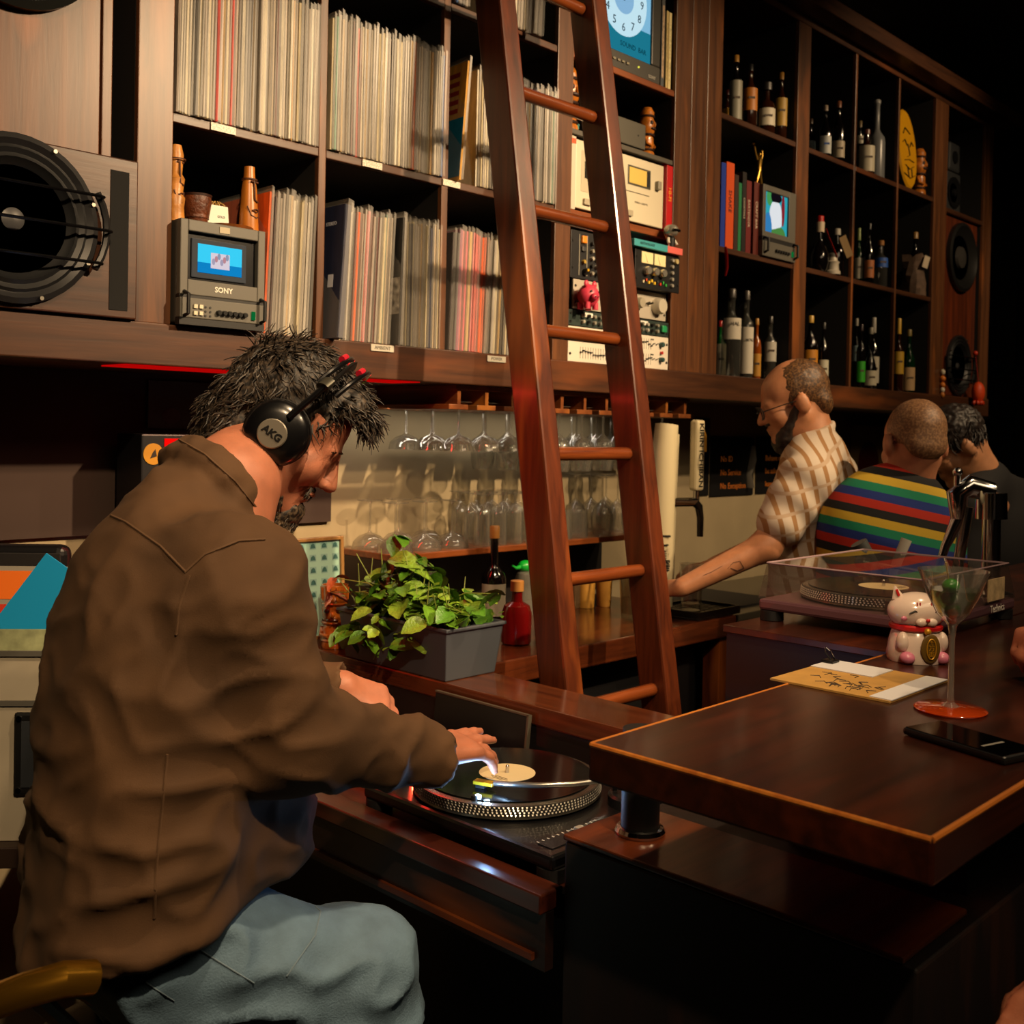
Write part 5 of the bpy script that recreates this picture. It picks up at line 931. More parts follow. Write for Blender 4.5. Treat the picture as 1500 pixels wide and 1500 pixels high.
# ================================================================ left side: flight case, light box, stool
DCZ = .72
c = dep(40, 1010, 1.96); fx, fy = c.x, c.y
t = thing('flight_case', 'pale sticker covered flight case holding records behind the seated man', 'case', (fx, fy, DCZ), -YAW+.08); hw = .20; CS = mat('a89f8c', .45, var=.1, scale=8)
b = G().box(-hw, hw, 0, .26, 0, .02).box(-hw, hw, 0, .012, .02, .34).box(-hw, hw, .248, .26, .02, .34).box(-hw, -hw+.012, .012, .248, .02, .34).box(hw-.012, hw, .012, .248, .02, .34).build('body', CS, t, False)
for z_ in (.245, .335):
    G().box(-hw-.004, hw+.004, -.004, -.0002, z_, z_+.011).build('aluminium_edge', mat('b8b4a8', .25, .8), t, False, .001)
la = G().box(-.02, .10, -.010, 0, .085, .235).build('recessed_latch', mat('141414', .35), t, False, .008); G().box(-.006, .084, -.012, -.010, .100, .220).build('latch_dish', mat('6a7078', .2, .8), la, False, .004); G().box(.02, .06, -.016, -.012, .12, .20).build('latch_lever', mat('1c2024', .3, .6), la, False)
for dx in (-.01, .09):
    for dz in (.095, .225): G().cyl((dx, -.010, dz), (dx, -.013, dz), .005, n=10).build('rivet', CHROME, la)
st = G().box(.05, .165, -.0015, 0, .262, .330).build('photo_sticker', mat('8a867c', .6), t, False); G().ell((.12, -.0018, .285), (.03, .001, .035), 18, 8).build('portrait_hair', mat('1c1a18', .7, var=.6, scale=120), st); G().ell((.118, -.0026, .272), (.018, .001, .024), 16, 8).build('portrait_face', mat('b0aa9e', .7), st)
G().tube([(.03, -.001, .07), (.045, -.001, .055), (.035, -.001, .03), (.05, -.001, .015)], .012, 8, flat=.1).build('serpent_sticker', mat('4a4450', .6), t); G().prism([(.01, -.001, .0), (.09, -.001, .0), (.08, -.001, .03), (.065, -.001, .015), (.05, -.001, .035), (.03, -.001, .01)], (0, -.0008, 0)).build('flame_sticker', mat('a81c14', .5), t)
LASTALB = ['']
def album(label, loc, rot, col, parts):
    o = thing('record_album', label, 'record', loc, rot=rot); LASTALB[0] = o.name; G().box(-.157, .157, 0, .005, 0, .314).build('jacket', mat(col, .35), o, False)
    for (x0, x1, z0, z1, cl) in parts: G().box(x0, x1, -.0008, 0, z0, z1).build('cover_print', mat(cl, .45), o, False)
def cp(px, py, d): return dep(px, py, d)
zc = DCZ+.3475; rzc = -YAW+.08
RX, FY_ = Vector((math.cos(rzc), math.sin(rzc), 0)), Vector((-math.sin(rzc), math.cos(rzc), 0)); fo = Vector((fx, fy, 0))
p = fo+RX*.02+FY_*.13; album('clear sleeved album with large pale letters in the flight case', (p.x, p.y, DCZ+.165), (-.12, 0, rzc), '8a8478', ((-.15, -.09, .02, .24, 'b8321c'), (-.02, .15, .04, .12, '4a4844'), (-.15, -.06, .25, .305, 'd8681c')))
text('AN', .15, mat('d8d2c4', .5), bpy.data.objects[LASTALB[0]], (.02, -.001, .20), FRONT, bold=.003)
p = fo-RX*.055+FY_*.08; album('sky blue album slipping sideways out of the flight case', (p.x, p.y, DCZ+.165), (-.03, .62, rzc), '1a8ac0', ((-.02, .06, .12, .17, 'cfc4a8'), (-.015, .055, .125, .165, '3a6a90')))
p = fo+FY_*.02; t = thing('photo_card', 'low strip of photo cards along the front of the flight case', 'card', (p.x, p.y, DCZ+.335), rzc); G().box(-.18, .18, 0, .004, 0, .045).build('strip', mat('9aa078', .6, var=.3, scale=40), t, False); G().box(.09, .115, -.001, 0, .002, .044).build('ochre_photo', mat('7a5a2c', .6), t, False); G().box(.13, .17, -.001, 0, .002, .04).build('purple_stamp', mat('4a2870', .6), t, False)
p = fo+FY_*.235-RX*.06; t = thing('speaker_box', 'black rounded box with grey rim behind the sky blue album', 'box', (p.x, p.y, DCZ+.30), rzc); G().box(-.14, .05, 0, .05, .045, .21).build('body', mat('101012', .3), t, False, .02, seg=4); G().box(-.13, .04, -.003, 0, .06, .195).build('front_mesh', mat('1c1a1a', .5), t, False, .002)
t = thing('side_bench', 'low dark bench under the flight case', 'bench', (fx, fy, 0), rzc); G().box(-.24, .21, -.03, .27, DCZ-.04, DCZ-.001).build('top', mat('2a1c14', .5), t, False, .003)
for sx in (-.21, .18):
    for sy in (0, .24): G().box(sx-.02, sx+.02, sy-.02, sy+.02, 0, DCZ-.04).build('leg', DARK, t, False)
x0, x1, z0, z1 = bb(196, 342, 636, 700, 2.3)
t = thing('light_box', 'black cabinet with glowing red panel and gold round emblem', 'light box', ((x0+x1)/2, 2.265, .8155)); hw, H = (x1-x0)/2, z1-.8155
G().box(-hw, hw, 0, .12, 0, H).build('cabinet', mat('0c0c10', .4), t, False, .004); G().box(-hw+.055, hw-.01, -.003, 0, .12, H-.01).build('red_panel', glow('ff0a06', 1.0), t, False)
e_ = G().lathe([(.024, 0), (.024, .002), (.001, .002)], 28, (-hw+.028, 0, H-.045), FACE, c0=False).build('gold_emblem', mat('a8781c', .4, emit='a8781c', es=.12), t); G().prism([(-hw+.02, -.0022, H-.055), (-hw+.036, -.0022, H-.05), (-hw+.032, -.0022, H-.034), (-hw+.026, -.0022, H-.042)], (0, -.0006, 0)).build('emblem_bird', mat('1c1408', .5), e_)
x0, x1, z0, z1 = bb(216, 335, 560, 628, YB-.012); t = thing('dark_poster', 'dim poster of animals hanging under the beam by the red panel', 'poster', ((x0+x1)/2, YB-.0155, z0)); G().box(-(x1-x0)/2, (x1-x0)/2, 0, .004, 0, z1-z0).build('sheet', mat('15161c', .5), t, False)
for dx, dz, r_ in ((-.05, .03, .025), (.02, .05, .02), (.05, .06, .018)): G().ell((dx, -.001, dz), (r_, .001, r_*.8), 14, 8).build('printed_animal', mat('3a3038', .6), t)
struct(G().box(1.02, 1.80, YF-.008, YF+.10, 1.597, 1.5995).build('painted_red_glow', glow('d80604', .55), smooth=False)); area((1.45, YF+.05, 1.590), (1.45, YF-.25, 1.0), 1.3, (.6, .04), (1, .03, .02), 'red_strip_light')  # glowing sheet paints the strip light's red onto the beam's underside
# bar stool under the seated man
c = dep(225, 1480, 1.56); t = thing('bar_stool', 'black bar stool with a curved brass back rail under the seated man', 'stool', (c.x, c.y, 0)); BRS = mat('b8862a', .25, .9); SH = .60
G().lathe([(.17, SH-.05), (.18, SH-.03), (.18, SH-.01), (.15, SH), (.001, SH)], 36).build('seat', mat('0c0b0b', .35), t)
for k in range(4): a = TAU*(k+.5)/4; G().tube([(.14*math.cos(a), .14*math.sin(a), SH-.05), (.22*math.cos(a), .22*math.sin(a), 0)], .014, 10).build('leg', mat('0c0b0b', .35), t)
G().tube([(.205*math.cos(TAU*k/24), .205*math.sin(TAU*k/24), .28) for k in range(25)], .010, 8).build('foot_ring', BRS, t)
rl_ = [dep(x, y, d)-Vector((c.x, c.y, 0)) for x, y, d in ((-90, 1520, 1.24), (-20, 1472, 1.22), (40, 1450, 1.215), (95, 1434, 1.225), (135, 1432, 1.25))]
G().tube(rl_, .020, 12).build('brass_rail', BRS, t)
for k in (0, 2): p = rl_[k]; G().tube([p, p*.6+Vector((0, 0, SH*.4-.04)), Vector((p.x*.3, p.y*.3, SH-.04))], .011, 8).build('rail_bracket', mat('0c0b0b', .3), t)
# ================================================================ far right: kitchen shelf beyond the shelf unit
t = thing('kitchen_shelf', 'dark steel kitchen shelf beyond the end of the bar shelves', 'shelf', (6.3, 2.75, 0)); [G().box(-.46, 1.56, 0, .5, z_, z_+.03).build('board', mat('2a2622', .4, .4), t, False) for z_ in (1.95, 1.62)]; [G().box(x_, x_+.04, 0, .04, 0, 2.6).build('upright', mat('2a2622', .4, .4), t, False) for x_ in (-.5, 1.56)]; G().box(-.5, 1.6, .5, .52, 0, 2.6).build('back_sheet', mat('2c241a', .5), t, False)
for i, (x, h, r, cl, lb) in enumerate(((5.92, .16, .05, 'b8b0a0', 'white tub with teal band on the kitchen shelf'), (6.08, .13, .05, 'b0481c', 'orange sauce tub on the kitchen shelf'), (6.30, .12, .06, '8a8478', 'grey tub further along the kitchen shelf'))):
    k = thing('tub', lb, 'tub', (x, 2.82, 1.9805)); G().lathe([(r*.85, 0), (r, h), (r*.95, h)], 20).build('body', mat(cl, .5), k)
    if i == 0: G().lathe([(r*.93, h*.4), (r*1.0, h*.6)], 20, c0=False, c1=False).build('teal_band', mat('1c7a6a', .5), k)
k = thing('steel_bowl', 'large tilted steel bowl on the lower kitchen shelf', 'bowl', (6.35, 2.95, 1.652)); G().lathe([(.05, 0), (.12, .03), (.19, .12), (.20, .14), (.185, .12), (.11, .04)], 32, c1=False).build('bowl', STEEL, k)
G().tube([(.0, -.02, .10), (-.02, -.05, .22)], .006, 8).build('handle', STEEL, k)
# ================================================================ people (smoothly blended volumes turned into one surface each)
class SDF:
    def __init__(s, lo, hi, h):
        s.h = h; s.lo = np.array(lo, np.float32); s.n = np.ceil((np.array(hi)-np.array(lo))/h).astype(int)+1
        s.D = np.full(s.n, .2, np.float32); s.ax = [s.lo[i]+h*np.arange(s.n[i], dtype=np.float32) for i in range(3)]
    def block(s, lo, hi):
        a = np.clip(np.floor((np.array(lo)-s.lo)/s.h).astype(int), 0, s.n); b = np.clip(np.ceil((np.array(hi)-s.lo)/s.h).astype(int)+1, 0, s.n)
        if (b <= a).any(): return None, None
        return tuple(slice(a[i], b[i]) for i in range(3)), (s.ax[0][a[0]:b[0], None, None], s.ax[1][None, a[1]:b[1], None], s.ax[2][None, None, a[2]:b[2]])
    def put(s, sl, d, k, sub=False):
        A = s.D[sl]
        if sub: A = -A
        hh = np.clip(.5+.5*(A-d)/k, 0, 1); m = A*(1-hh)+d*hh-k*hh*(1-hh)
        if sub: m = -m
        s.D[sl] = m
    def cone(s, a, b, ra, rb=None, k=.02):
        rb = ra if rb is None else rb; a, b = np.array(a, float), np.array(b, float); m = max(ra, rb)+k*2+.03
        sl, P = s.block(np.minimum(a, b)-m, np.maximum(a, b)+m)
        if sl is None: return s
        ab = b-a; L = max(1e-9, ab @ ab); t = np.clip(((P[0]-a[0])*ab[0]+(P[1]-a[1])*ab[1]+(P[2]-a[2])*ab[2])/L, 0, 1)
        d = np.sqrt((P[0]-a[0]-t*ab[0])**2+(P[1]-a[1]-t*ab[1])**2+(P[2]-a[2]-t*ab[2])**2)-(ra+(rb-ra)*t)
        s.put(sl, d, k); return s
    def carve(s, a, b, r, k=.004):
        a, b = np.array(a, float), np.array(b, float); m = r+.03; sl, P = s.block(np.minimum(a, b)-m, np.maximum(a, b)+m)
        if sl is None: return s
        ab = b-a; L = max(1e-9, ab @ ab); t = np.clip(((P[0]-a[0])*ab[0]+(P[1]-a[1])*ab[1]+(P[2]-a[2])*ab[2])/L, 0, 1)
        d = np.sqrt((P[0]-a[0]-t*ab[0])**2+(P[1]-a[1]-t*ab[1])**2+(P[2]-a[2]-t*ab[2])**2)-r
        s.put(sl, d, k, True); return s
    def path(s, pts, rad, k=.02):
        for i in range(len(pts)-1): s.cone(pts[i], pts[i+1], rad[i], rad[i+1], k)
        return s
    def ell(s, c, r, M=None, k=.02, sub=False):
        c = np.array(c, float); r = np.array(r, float); m = r.max()+k*2+.02; sl, P = s.block(c-m, c+m)
        if sl is None: return s
        X = [P[i]-c[i] for i in range(3)]
        if M is not None: W = np.array(M); X = [W[0, i]*X[0]+W[1, i]*X[1]+W[2, i]*X[2] for i in range(3)]
        q = np.sqrt((X[0]/r[0])**2+(X[1]/r[1])**2+(X[2]/r[2])**2); g = np.sqrt((X[0]/r[0]**2)**2+(X[1]/r[1]**2)**2+(X[2]/r[2]**2)**2)
        s.put(sl, q*(q-1)/np.maximum(g, 1e-6), k, sub); return s
    def cut(s, p, n, k=.008):
        # remove everything on the side n points to
        n = np.array(Vector(n).normalized()); p = np.array(p); X, Y, Z = s.ax
        d = (X[:, None, None]-p[0])*n[0]+(Y[None, :, None]-p[1])*n[1]+(Z[None, None, :]-p[2])*n[2]
        s.D = np.maximum(s.D, d.astype(np.float32)); return s
    def mesh(s, off=(0, 0, 0)):
        D = s.D; I = D < 0; c = np.zeros(tuple(s.n-1), np.int8)
        for i in (0, 1):
            for j in (0, 1):
                for k in (0, 1): c += I[i:s.n[0]-1+i, j:s.n[1]-1+j, k:s.n[2]-1+k]
        mx = (c > 0) & (c < 8); ci = np.argwhere(mx); idx = np.full(c.shape, -1, np.int64); idx[mx] = np.arange(len(ci))
        acc = np.zeros((len(ci), 3)); cnt = np.zeros(len(ci)); cor = [(i, j, k) for i in (0, 1) for j in (0, 1) for k in (0, 1)]
        val = {q: D[ci[:, 0]+q[0], ci[:, 1]+q[1], ci[:, 2]+q[2]] for q in cor}
        for a in cor:
            for ax in range(3):
                if a[ax] == 0:
                    b = list(a); b[ax] = 1; b = tuple(b); va, vb = val[a], val[b]; x = (va < 0) != (vb < 0)
                    t = va[x]/(va[x]-vb[x]); p = np.tile(np.array(a, float), (x.sum(), 1)); p[:, ax] = t; acc[x] += p; cnt[x] += 1
        V = (ci+acc/np.maximum(cnt, 1)[:, None])*s.h+s.lo-np.array(off); F = []
        for ax in range(3):
            sa = [slice(1, s.n[i]-1) for i in range(3)]; sb = list(sa); sa[ax] = slice(0, s.n[ax]-1); sb[ax] = slice(1, s.n[ax]); A, B = I[tuple(sa)], I[tuple(sb)]
            e = np.argwhere(A != B); st = np.array([1, 1, 1]); st[ax] = 0; e = e+st; fl = I[e[:, 0], e[:, 1], e[:, 2]]; u, v = (ax+1) % 3, (ax+2) % 3; q = []
            for du, dv in ((0, 0), (1, 0), (1, 1), (0, 1)): w = e.copy(); w[:, u] -= du; w[:, v] -= dv; q.append(idx[w[:, 0], w[:, 1], w[:, 2]])
            q = np.stack(q, 1); q[fl] = q[fl][:, ::-1]; F.append(q[(q >= 0).all(1)])
        return V, np.concatenate(F)
    def build(s, name, m, parent, off, fold=None, smooth=2):
        V, F = s.mesh()
        E_ = np.concatenate([F[:, [0, 1]], F[:, [1, 2]], F[:, [2, 3]], F[:, [3, 0]]])
        def relax(V, n):
            for _ in range(n):
                S_ = np.zeros_like(V); n_ = np.zeros(len(V)); np.add.at(S_, E_[:, 0], V[E_[:, 1]]); np.add.at(S_, E_[:, 1], V[E_[:, 0]]); np.add.at(n_, E_[:, 0], 1); np.add.at(n_, E_[:, 1], 1); V = V*.5+.5*S_/np.maximum(n_, 1)[:, None]
            return V
        V = relax(V, smooth); me = bpy.data.meshes.new(name); me.from_pydata((V-np.array(off)).tolist(), [], F[:, ::-1].tolist()); me.update()
        if fold:
            nr = np.zeros(len(V)*3); me.vertices.foreach_get('normal', nr); nr = relax(nr.reshape(-1, 3), 4)
            dd = np.array([fold(Vector(p)) for p in V]); V = relax(V+nr*dd[:, None], 1); me.vertices.foreach_set('co', (V-np.array(off)).ravel()); me.update()
        me.materials.append(m); me.shade_smooth(); o = bpy.data.objects.new(name, me); COL.objects.link(o)
        if parent: o.parent = parent
        return o
def V3(*a): return np.array(a, float)
def head(s, E, f, u, neck, sc=1.0, nr=.055, jaw=1.0):
    f = Vector(f).normalized(); u = Vector(u); u = (u-f*u.dot(f)).normalized(); r = f.cross(u); M = Matrix((r, f, u)).transposed(); E = Vector(E)
    P = lambda x, y, z: E+M @ Vector((x, y, z))*sc
    e = lambda x, y, z, a, b, c, k=.02, sub=False: s.ell(P(x, y, z), (a*sc, b*sc, c*sc), M, k, sub)
    e(0, -.016, .048, .075, .096, .084); e(0, .04, .045, .060, .048, .055); e(0, .052, -.018, .054, .046, .062); e(0, .03, -.05, .056, .055, .045)
    for q in (-1, 1): s.cone(P(q*.052, .0, -.035), P(q*.016, .078, -.086), .024*sc, .020*jaw*sc, .02); e(q*.038, .066, -.014, .026, .026, .026); e(q*.082, -.009, .0, .011, .021, .033, .005); e(q*.072, .004, -.002, .012, .012, .018, .006)
    e(0, .080, -.090, .026*jaw, .022, .020); s.cone(P(-.034, .082, .028), P(.034, .082, .028), .013*sc, None, .012)
    s.cone(P(0, .092, .022), P(0, .116, -.018), .008*sc, .0125*sc, .010)
    for q in (-1, 1): e(q*.012, .104, -.022, .010, .012, .009, .006); e(q*.031, .104, .010, .017, .013, .011, .010, True); e(q*.031, .083, .009, .0135, .0135, .0125, .004)
    e(0, .098, -.046, .023, .011, .006, .006); e(0, .096, -.058, .020, .011, .006, .006); e(0, .112, -.052, .022, .010, .0018, .004, True)
    s.cone(P(0, -.03, -.03), neck, nr*sc*.95, nr*sc*1.08, .03)
    return P, M
def hand(s, w, F, N, side, curls, sc=1.0, thumb=(.5, .5), spread=.0, k=.006):
    F = Vector(F).normalized(); N = Vector(N); N = (N-F*N.dot(F)).normalized(); S_ = F.cross(N)*side; w = Vector(w); P = lambda a, b, c: w+(F*a+S_*b+N*c)*sc
    for b in (-.026, -.009, .009, .026): s.cone(P(.012, b*.6, 0), P(.082-abs(b)*.2, b, .002), .015*sc, .0115*sc, .012)
    tips = []
    for i, (b, L) in enumerate(((-.028, .92), (-.0095, 1.0), (.0095, .95), (.027, .76))):
        c = curls[i]; p = P(.080-abs(b)*.2, b, .002); ang = 0; rr_ = .0095
        for q, (l, w_) in enumerate(((.043, .45), (.027, .8), (.021, .5))):
            ang += c*w_ if q else c*.7; d = (F*math.cos(ang)-N*math.sin(ang)+S_*(b*spread*20*.3)).normalized(); n_ = p+d*l*L*sc; s.cone(p, n_, rr_*sc, (rr_-.0012)*sc, k); p = n_; rr_ -= .0011
        tips.append(p)
    a, b = thumb; p0, p1 = P(.022, -.024, -.006), P(.050, -.050, -.016-.012*a); p2 = p1+(F*math.cos(b)*.030+S_*(math.sin(b)*.03)-N*.010*a)*sc; p3 = p2+(F*.022+S_*math.sin(b)*.020-N*.008*a)*sc
    s.cone(p0, p1, .016*sc, .012*sc, .012); s.cone(p1, p2, .0115*sc, .010*sc, k); s.cone(p2, p3, .010*sc, .0085*sc, k); return tips
def strands(name, m, parent, off, pts, L, rad, seed, curl=.3, n=5):
    # pts: (root, direction, normal); each strand is a thin tapering lock
    q = random.Random(seed); g = G()
    for p, d, nrm in pts:
        p, d, nrm = Vector(p), Vector(d).normalized(), Vector(nrm).normalized(); l = L*q.uniform(.6, 1.25); sd = d.cross(nrm); ph = q.uniform(0, TAU); P_ = []
        for i in range(n):
            t = i/(n-1); P_.append(p+d*l*t+nrm*(.005*math.sin(t*2.6)*L/.04-.004*t)+sd*(curl*l*math.sin(t*3.2+ph)*t)-Vector(off))
        g.tube(P_, [rad*(1-.75*(i/(n-1))) for i in range(n)], 4, False)
    return g.build(name, m, parent)
def skinm(h): 
    m = mat(h, .5, var=.12, scale=35, bump=.12, bscale=500); b = m.node_tree.nodes['Principled BSDF']; b.inputs['Subsurface Weight'].default_value = .12; b.inputs['Subsurface Radius'].default_value = (.012, .005, .003); b.inputs['Subsurface Scale'].default_value = .5; return m
def hairm(a, b):
    key = ('hair', a, b)
    if key in MATS: return MATS[key]
    m = mat(a, .42, var=.0); m, t, p = nt('hair'); n = t.nodes.new('ShaderNodeTexNoise'); n.inputs['Scale'].default_value = 170; tc = t.nodes.new('ShaderNodeTexCoord'); t.links.new(tc.outputs['Object'], n.inputs['Vector'])
    r = t.nodes.new('ShaderNodeValToRGB'); r.color_ramp.elements[0].position = .42; r.color_ramp.elements[1].position = .68; r.color_ramp.elements[0].color = rgb(a); r.color_ramp.elements[1].color = rgb(b); t.links.new(n.outputs[0], r.inputs[0]); t.links.new(r.outputs[0], p.inputs['Base Color']); p.inputs['Roughness'].default_value = .55; MATS[key] = m; return m
from mathutils.bvhtree import BVHTree
def onto(o, off, pts, lift=.001):
    # image points dropped onto the object's own surface
    me = o.data; bv = BVHTree.FromPolygons([v.co+Vector(off) for v in me.vertices], [tuple(p.vertices) for p in me.polygons]); out = []
    for x, y in pts:
        d = ray(x, y).normalized(); h_, n_, i_, t_ = bv.ray_cast(CAM, d)
        if h_ is not None: out.append(h_-d*lift-Vector(off))
    return out
def dense(pts, n=6):
    o = []
    for a, b in zip(pts, pts[1:]): o += [(a[0]+(b[0]-a[0])*i/n, a[1]+(b[1]-a[1])*i/n) for i in range(n)]
    return o+[pts[-1]]
# ---------------------------------------------------------------- man at the turntable
RR = Vector((math.cos(YAW), -math.sin(YAW), 0)); FF = Vector((math.sin(YAW), math.cos(YAW), 0)); UP = Vector((0, 0, 1))
pel, che, nek = dep(205, 1330, 1.52), dep(240, 960, 1.53), dep(338, 715, 1.62)
sR, eR, wR = dep(338, 862, 1.44), dep(425, 1078, 1.47), dep(628, 1104, 1.70)
sL, eL, wL = dep(305, 845, 1.80), dep(345, 1005, 1.93), dep(500, 1006, 1.93)
hR, kR, aR = dep(245, 1388, 1.48), dep(520, 1430, 1.60), dep(570, 1900, 1.62)
hL, kL, aL = dep(250, 1395, 1.66), dep(500, 1440, 1.86), dep(540, 1850, 1.90)
ps, ph = math.radians(6), math.radians(39)
hf = (RR*math.cos(ps)+FF*math.sin(ps))*math.cos(ph)-UP*math.sin(ph); hu = (RR*math.cos(ps)+FF*math.sin(ps))*math.sin(ph)+UP*math.cos(ph)
hE = dep(412, 632, 1.74)
base = Vector((pel.x, pel.y, 0))
DJ = thing('person', 'man in brown jacket and headphones bending over the turntable', 'person', base)
SK = skinm('b06f54')
s = SDF((min(pel.x, che.x)-.30, .82, .58), (1.56, 2.0, 1.75), .0048)
HP, HM = head(s, hE, hf, hu, nek-RR*.012, 1.0, .052)
s.path([nek, che, pel], [.07, .13, .13], .05); s.path([sR, eR, wR], [.05, .042, .030], .03); s.path([sL, eL, wL], [.05, .042, .030], .03); s.cone(sR, sL, .06, .06, .04)
hd = dep(700, 1088, 1.80)-wR; tipR = hand(s, wR, hd, UP+RR*.15-FF*.2, 1, (.04, .10, .34, .48), 1.12, (.9, .3), .25)
hd2 = dep(585, 1042, 1.98)-wL; hand(s, wL, hd2, UP*.7-FF*.5-RR*.1, -1, (.62, .66, .7, .72), 1.08, (1.0, .2))
body = s.build('body', SK, DJ, base)
# trousers
JN = mat('5a7488', .8, var=.14, scale=30, bump=.3, bscale=350)
def jfold(p): a = p-hR; t = a.dot(RR); q = Vector((t*9+a.z*5, a.z*16-t*6, a.dot(FF)*6)); return .020*(1-abs(noise.noise(q)))**4-.006+.004*noise.noise(p*9)
s = SDF((min(pel.x, che.x)-.32, .80, 0.02), (1.52, 2.0, 1.02), .009)
pj = dep(235, 1345, 1.55); s.ell(pj, (.125, .150, .11), None, .05); s.path([hR, kR], [.108, .084], .05); s.path([kR, aR], [.086, .058], .03); s.path([hL, kL], [.115, .088], .05); s.path([kL, aL], [.086, .058], .03)
jeans = s.build('jeans', JN, DJ, base, jfold)
for pts in (((255, 1368), (310, 1402), (372, 1440)), ((190, 1400), (215, 1440), (255, 1466)), ((445, 1312), (470, 1335), (462, 1370), (420, 1430))):
    q = onto(jeans, base, dense(pts), .0015)
    if len(q) > 3: G().tube(q, .0011, 5).build('seam', mat('6a7e8c', .8), DJ)
# jacket
JK = mat('52381f', .85, var=.22, scale=9, bump=.12, bscale=700)
def fold(p):
    n_ = noise.noise(p*4.2+Vector((3, 1, 7))); a = math.sin((p.z*26+p.x*14-p.y*9)+5*n_)
    r_ = p.dot(RR); q = Vector((r_*7+p.z*6, p.z*9-r_*6, p.dot(FF)*6)); q2 = Vector((r_*15-p.z*6, p.z*17+r_*5, p.dot(FF)*10)); m_ = max(0, min(1, .55-(p.z-1.12)*2.2))
    return (.5+m_*.5)*(.015*(1-abs(noise.noise(q)))**4+.008*(1-abs(noise.noise(q2)))**4)-.006+.003*noise.noise(p*8)
s = SDF((min(pel.x, che.x)-.36, .80, .62), (1.56, 2.02, 1.62), .0075)
wd = (sL-sR).normalized()
for c_, rw, rd in ((pel+UP*.0, .200, .150), (pel*.5+che*.5, .205, .150), (che, .205, .145)):
    s.ell(c_, (rw, rd, .24), Matrix((wd, wd.cross(UP), UP)).transposed(), .06)
s.cone(sR+(nek-sR)*.1, nek-UP*.09-RR*.03, .076, .055, .04); s.cone(sL+(nek-sL)*.15, nek-UP*.08-RR*.03, .075, .06, .05); s.ell(dep(335, 1215, 1.60), (.12, .12, .17), None, .06); s.ell(dep(290, 1080, 1.58), (.12, .12, .14), None, .06); s.cone(che, nek-UP*.10-RR*.03, .125, .06, .06); s.cone(sR, sL, .09, .09, .05)
s.path([sR, eR], [.090, .072], .04); s.cone(eR, wR-(wR-eR)*.10, .070, .047, .02); s.path([sL, eL], [.088, .070], .04); s.cone(eL, wL-(wL-eL)*.16, .068, .046, .02)
dR, dL = (wR-eR).normalized(), (wL-eL).normalized(); s.cone(wR-dR*.05, wR+dR*.03, .050, .047, .006); s.carve(wR+dR*.055, wR+dR*.2, .058); s.cone(wL-dL*.05, wL+dL*.02, .050, .047, .006); s.carve(wL+dL*.045, wL+dL*.2, .058)
p0, p1 = dep(10, 1388, 1.5), dep(440, 1300, 1.5); s.cut((p0+p1)/2, (p1-p0).cross(FF)*(1 if (p1-p0).cross(FF).z < 0 else -1))
# collar ring round the neck
nx = (hE-nek).normalized(); nu = (RR-nx*RR.dot(nx)).normalized(); nv = nx.cross(nu)
s.cone(nek-nx*.07-RR*.03, nek-nx*.02-RR*.024, .080, .070, .03)
ring = [nek+nu*(.080*math.cos(TAU*k/14))+nv*(.080*math.sin(TAU*k/14))+nx*(.000-.026*math.cos(TAU*k/14))-RR*.022 for k in range(15)]
for a, b in zip(ring, ring[1:]): s.cone(a, b, .012, .012, .01); s.cone(a-nx*.025, b-nx*.025, .014, .014, .015)
jacket = s.build('jacket', JK, DJ, base, fold, 2)
for pts in (((140, 745), (185, 765), (235, 800), (272, 838), (300, 812), (350, 792), (388, 790)), ((278, 842), (262, 890), (258, 930)), ((245, 1105), (238, 1180), (230, 1260), (226, 1345)), ((255, 640), (300, 665), (345, 705), (382, 752))):
    q = onto(jacket, base, dense(pts), .001)
    if len(q) > 3: G().tube(q, .0019, 5).build('seam', mat('5a4028', .85), DJ)
# hair and beard
HD = hairm('120d0a', '4c3f32')
s = SDF(np.array(hE)-.22, np.array(hE)+.22, .005); eh = lambda x, y, z, a, b, c, k=.02, sub=False: s.ell(HP(x, y, z), (a, b, c), HM, k, sub)
eh(0, -.022, .056, .083, .100, .090); eh(0, .06, .098, .058, .040, .034, .03); eh(0, -.078, -.012, .066, .042, .072, .03); eh(0, -.058, -.046, .070, .044, .054, .03); eh(0, .098, .052, .075, .06, .052, .01, True); eh(0, .075, -.05, .10, .085, .09, .01, True)
hairb = s.build('hair', HD, DJ, base, lambda p: .006*noise.noise(p*38)+.003*noise.noise(p*80)); rg = random.Random(5); pts = []
hv = hairb.data.vertices; MI = HM.transposed()
for k in range(3600):
    v = hv[rg.randrange(len(hv))]; p = v.co+base; n_ = Vector(v.normal); l = MI @ (p-hE)
    fl = HM @ Vector((l.x*2.0, .9 if l.z > .04 else -.1, -.35 if l.z > .07 else -1.0)); fl = fl-n_*fl.dot(n_)+HM @ Vector((rg.gauss(0, .28), rg.gauss(0, .28), rg.gauss(0, .28)))
    pts.append((p-n_*.003, fl, n_))
for k in range(260): x = rg.uniform(-.05, .05); p = HP(x, .082+rg.uniform(0, .02), .104+rg.uniform(-.02, .015)); pts.append((p, HM @ Vector((rg.gauss(0, .4), 1, rg.gauss(-.35, .4))), HM @ Vector((0, .4, 1))))
strands('hair_locks', HD, DJ, base, pts, .032, .0019, 3, .34); pts = []
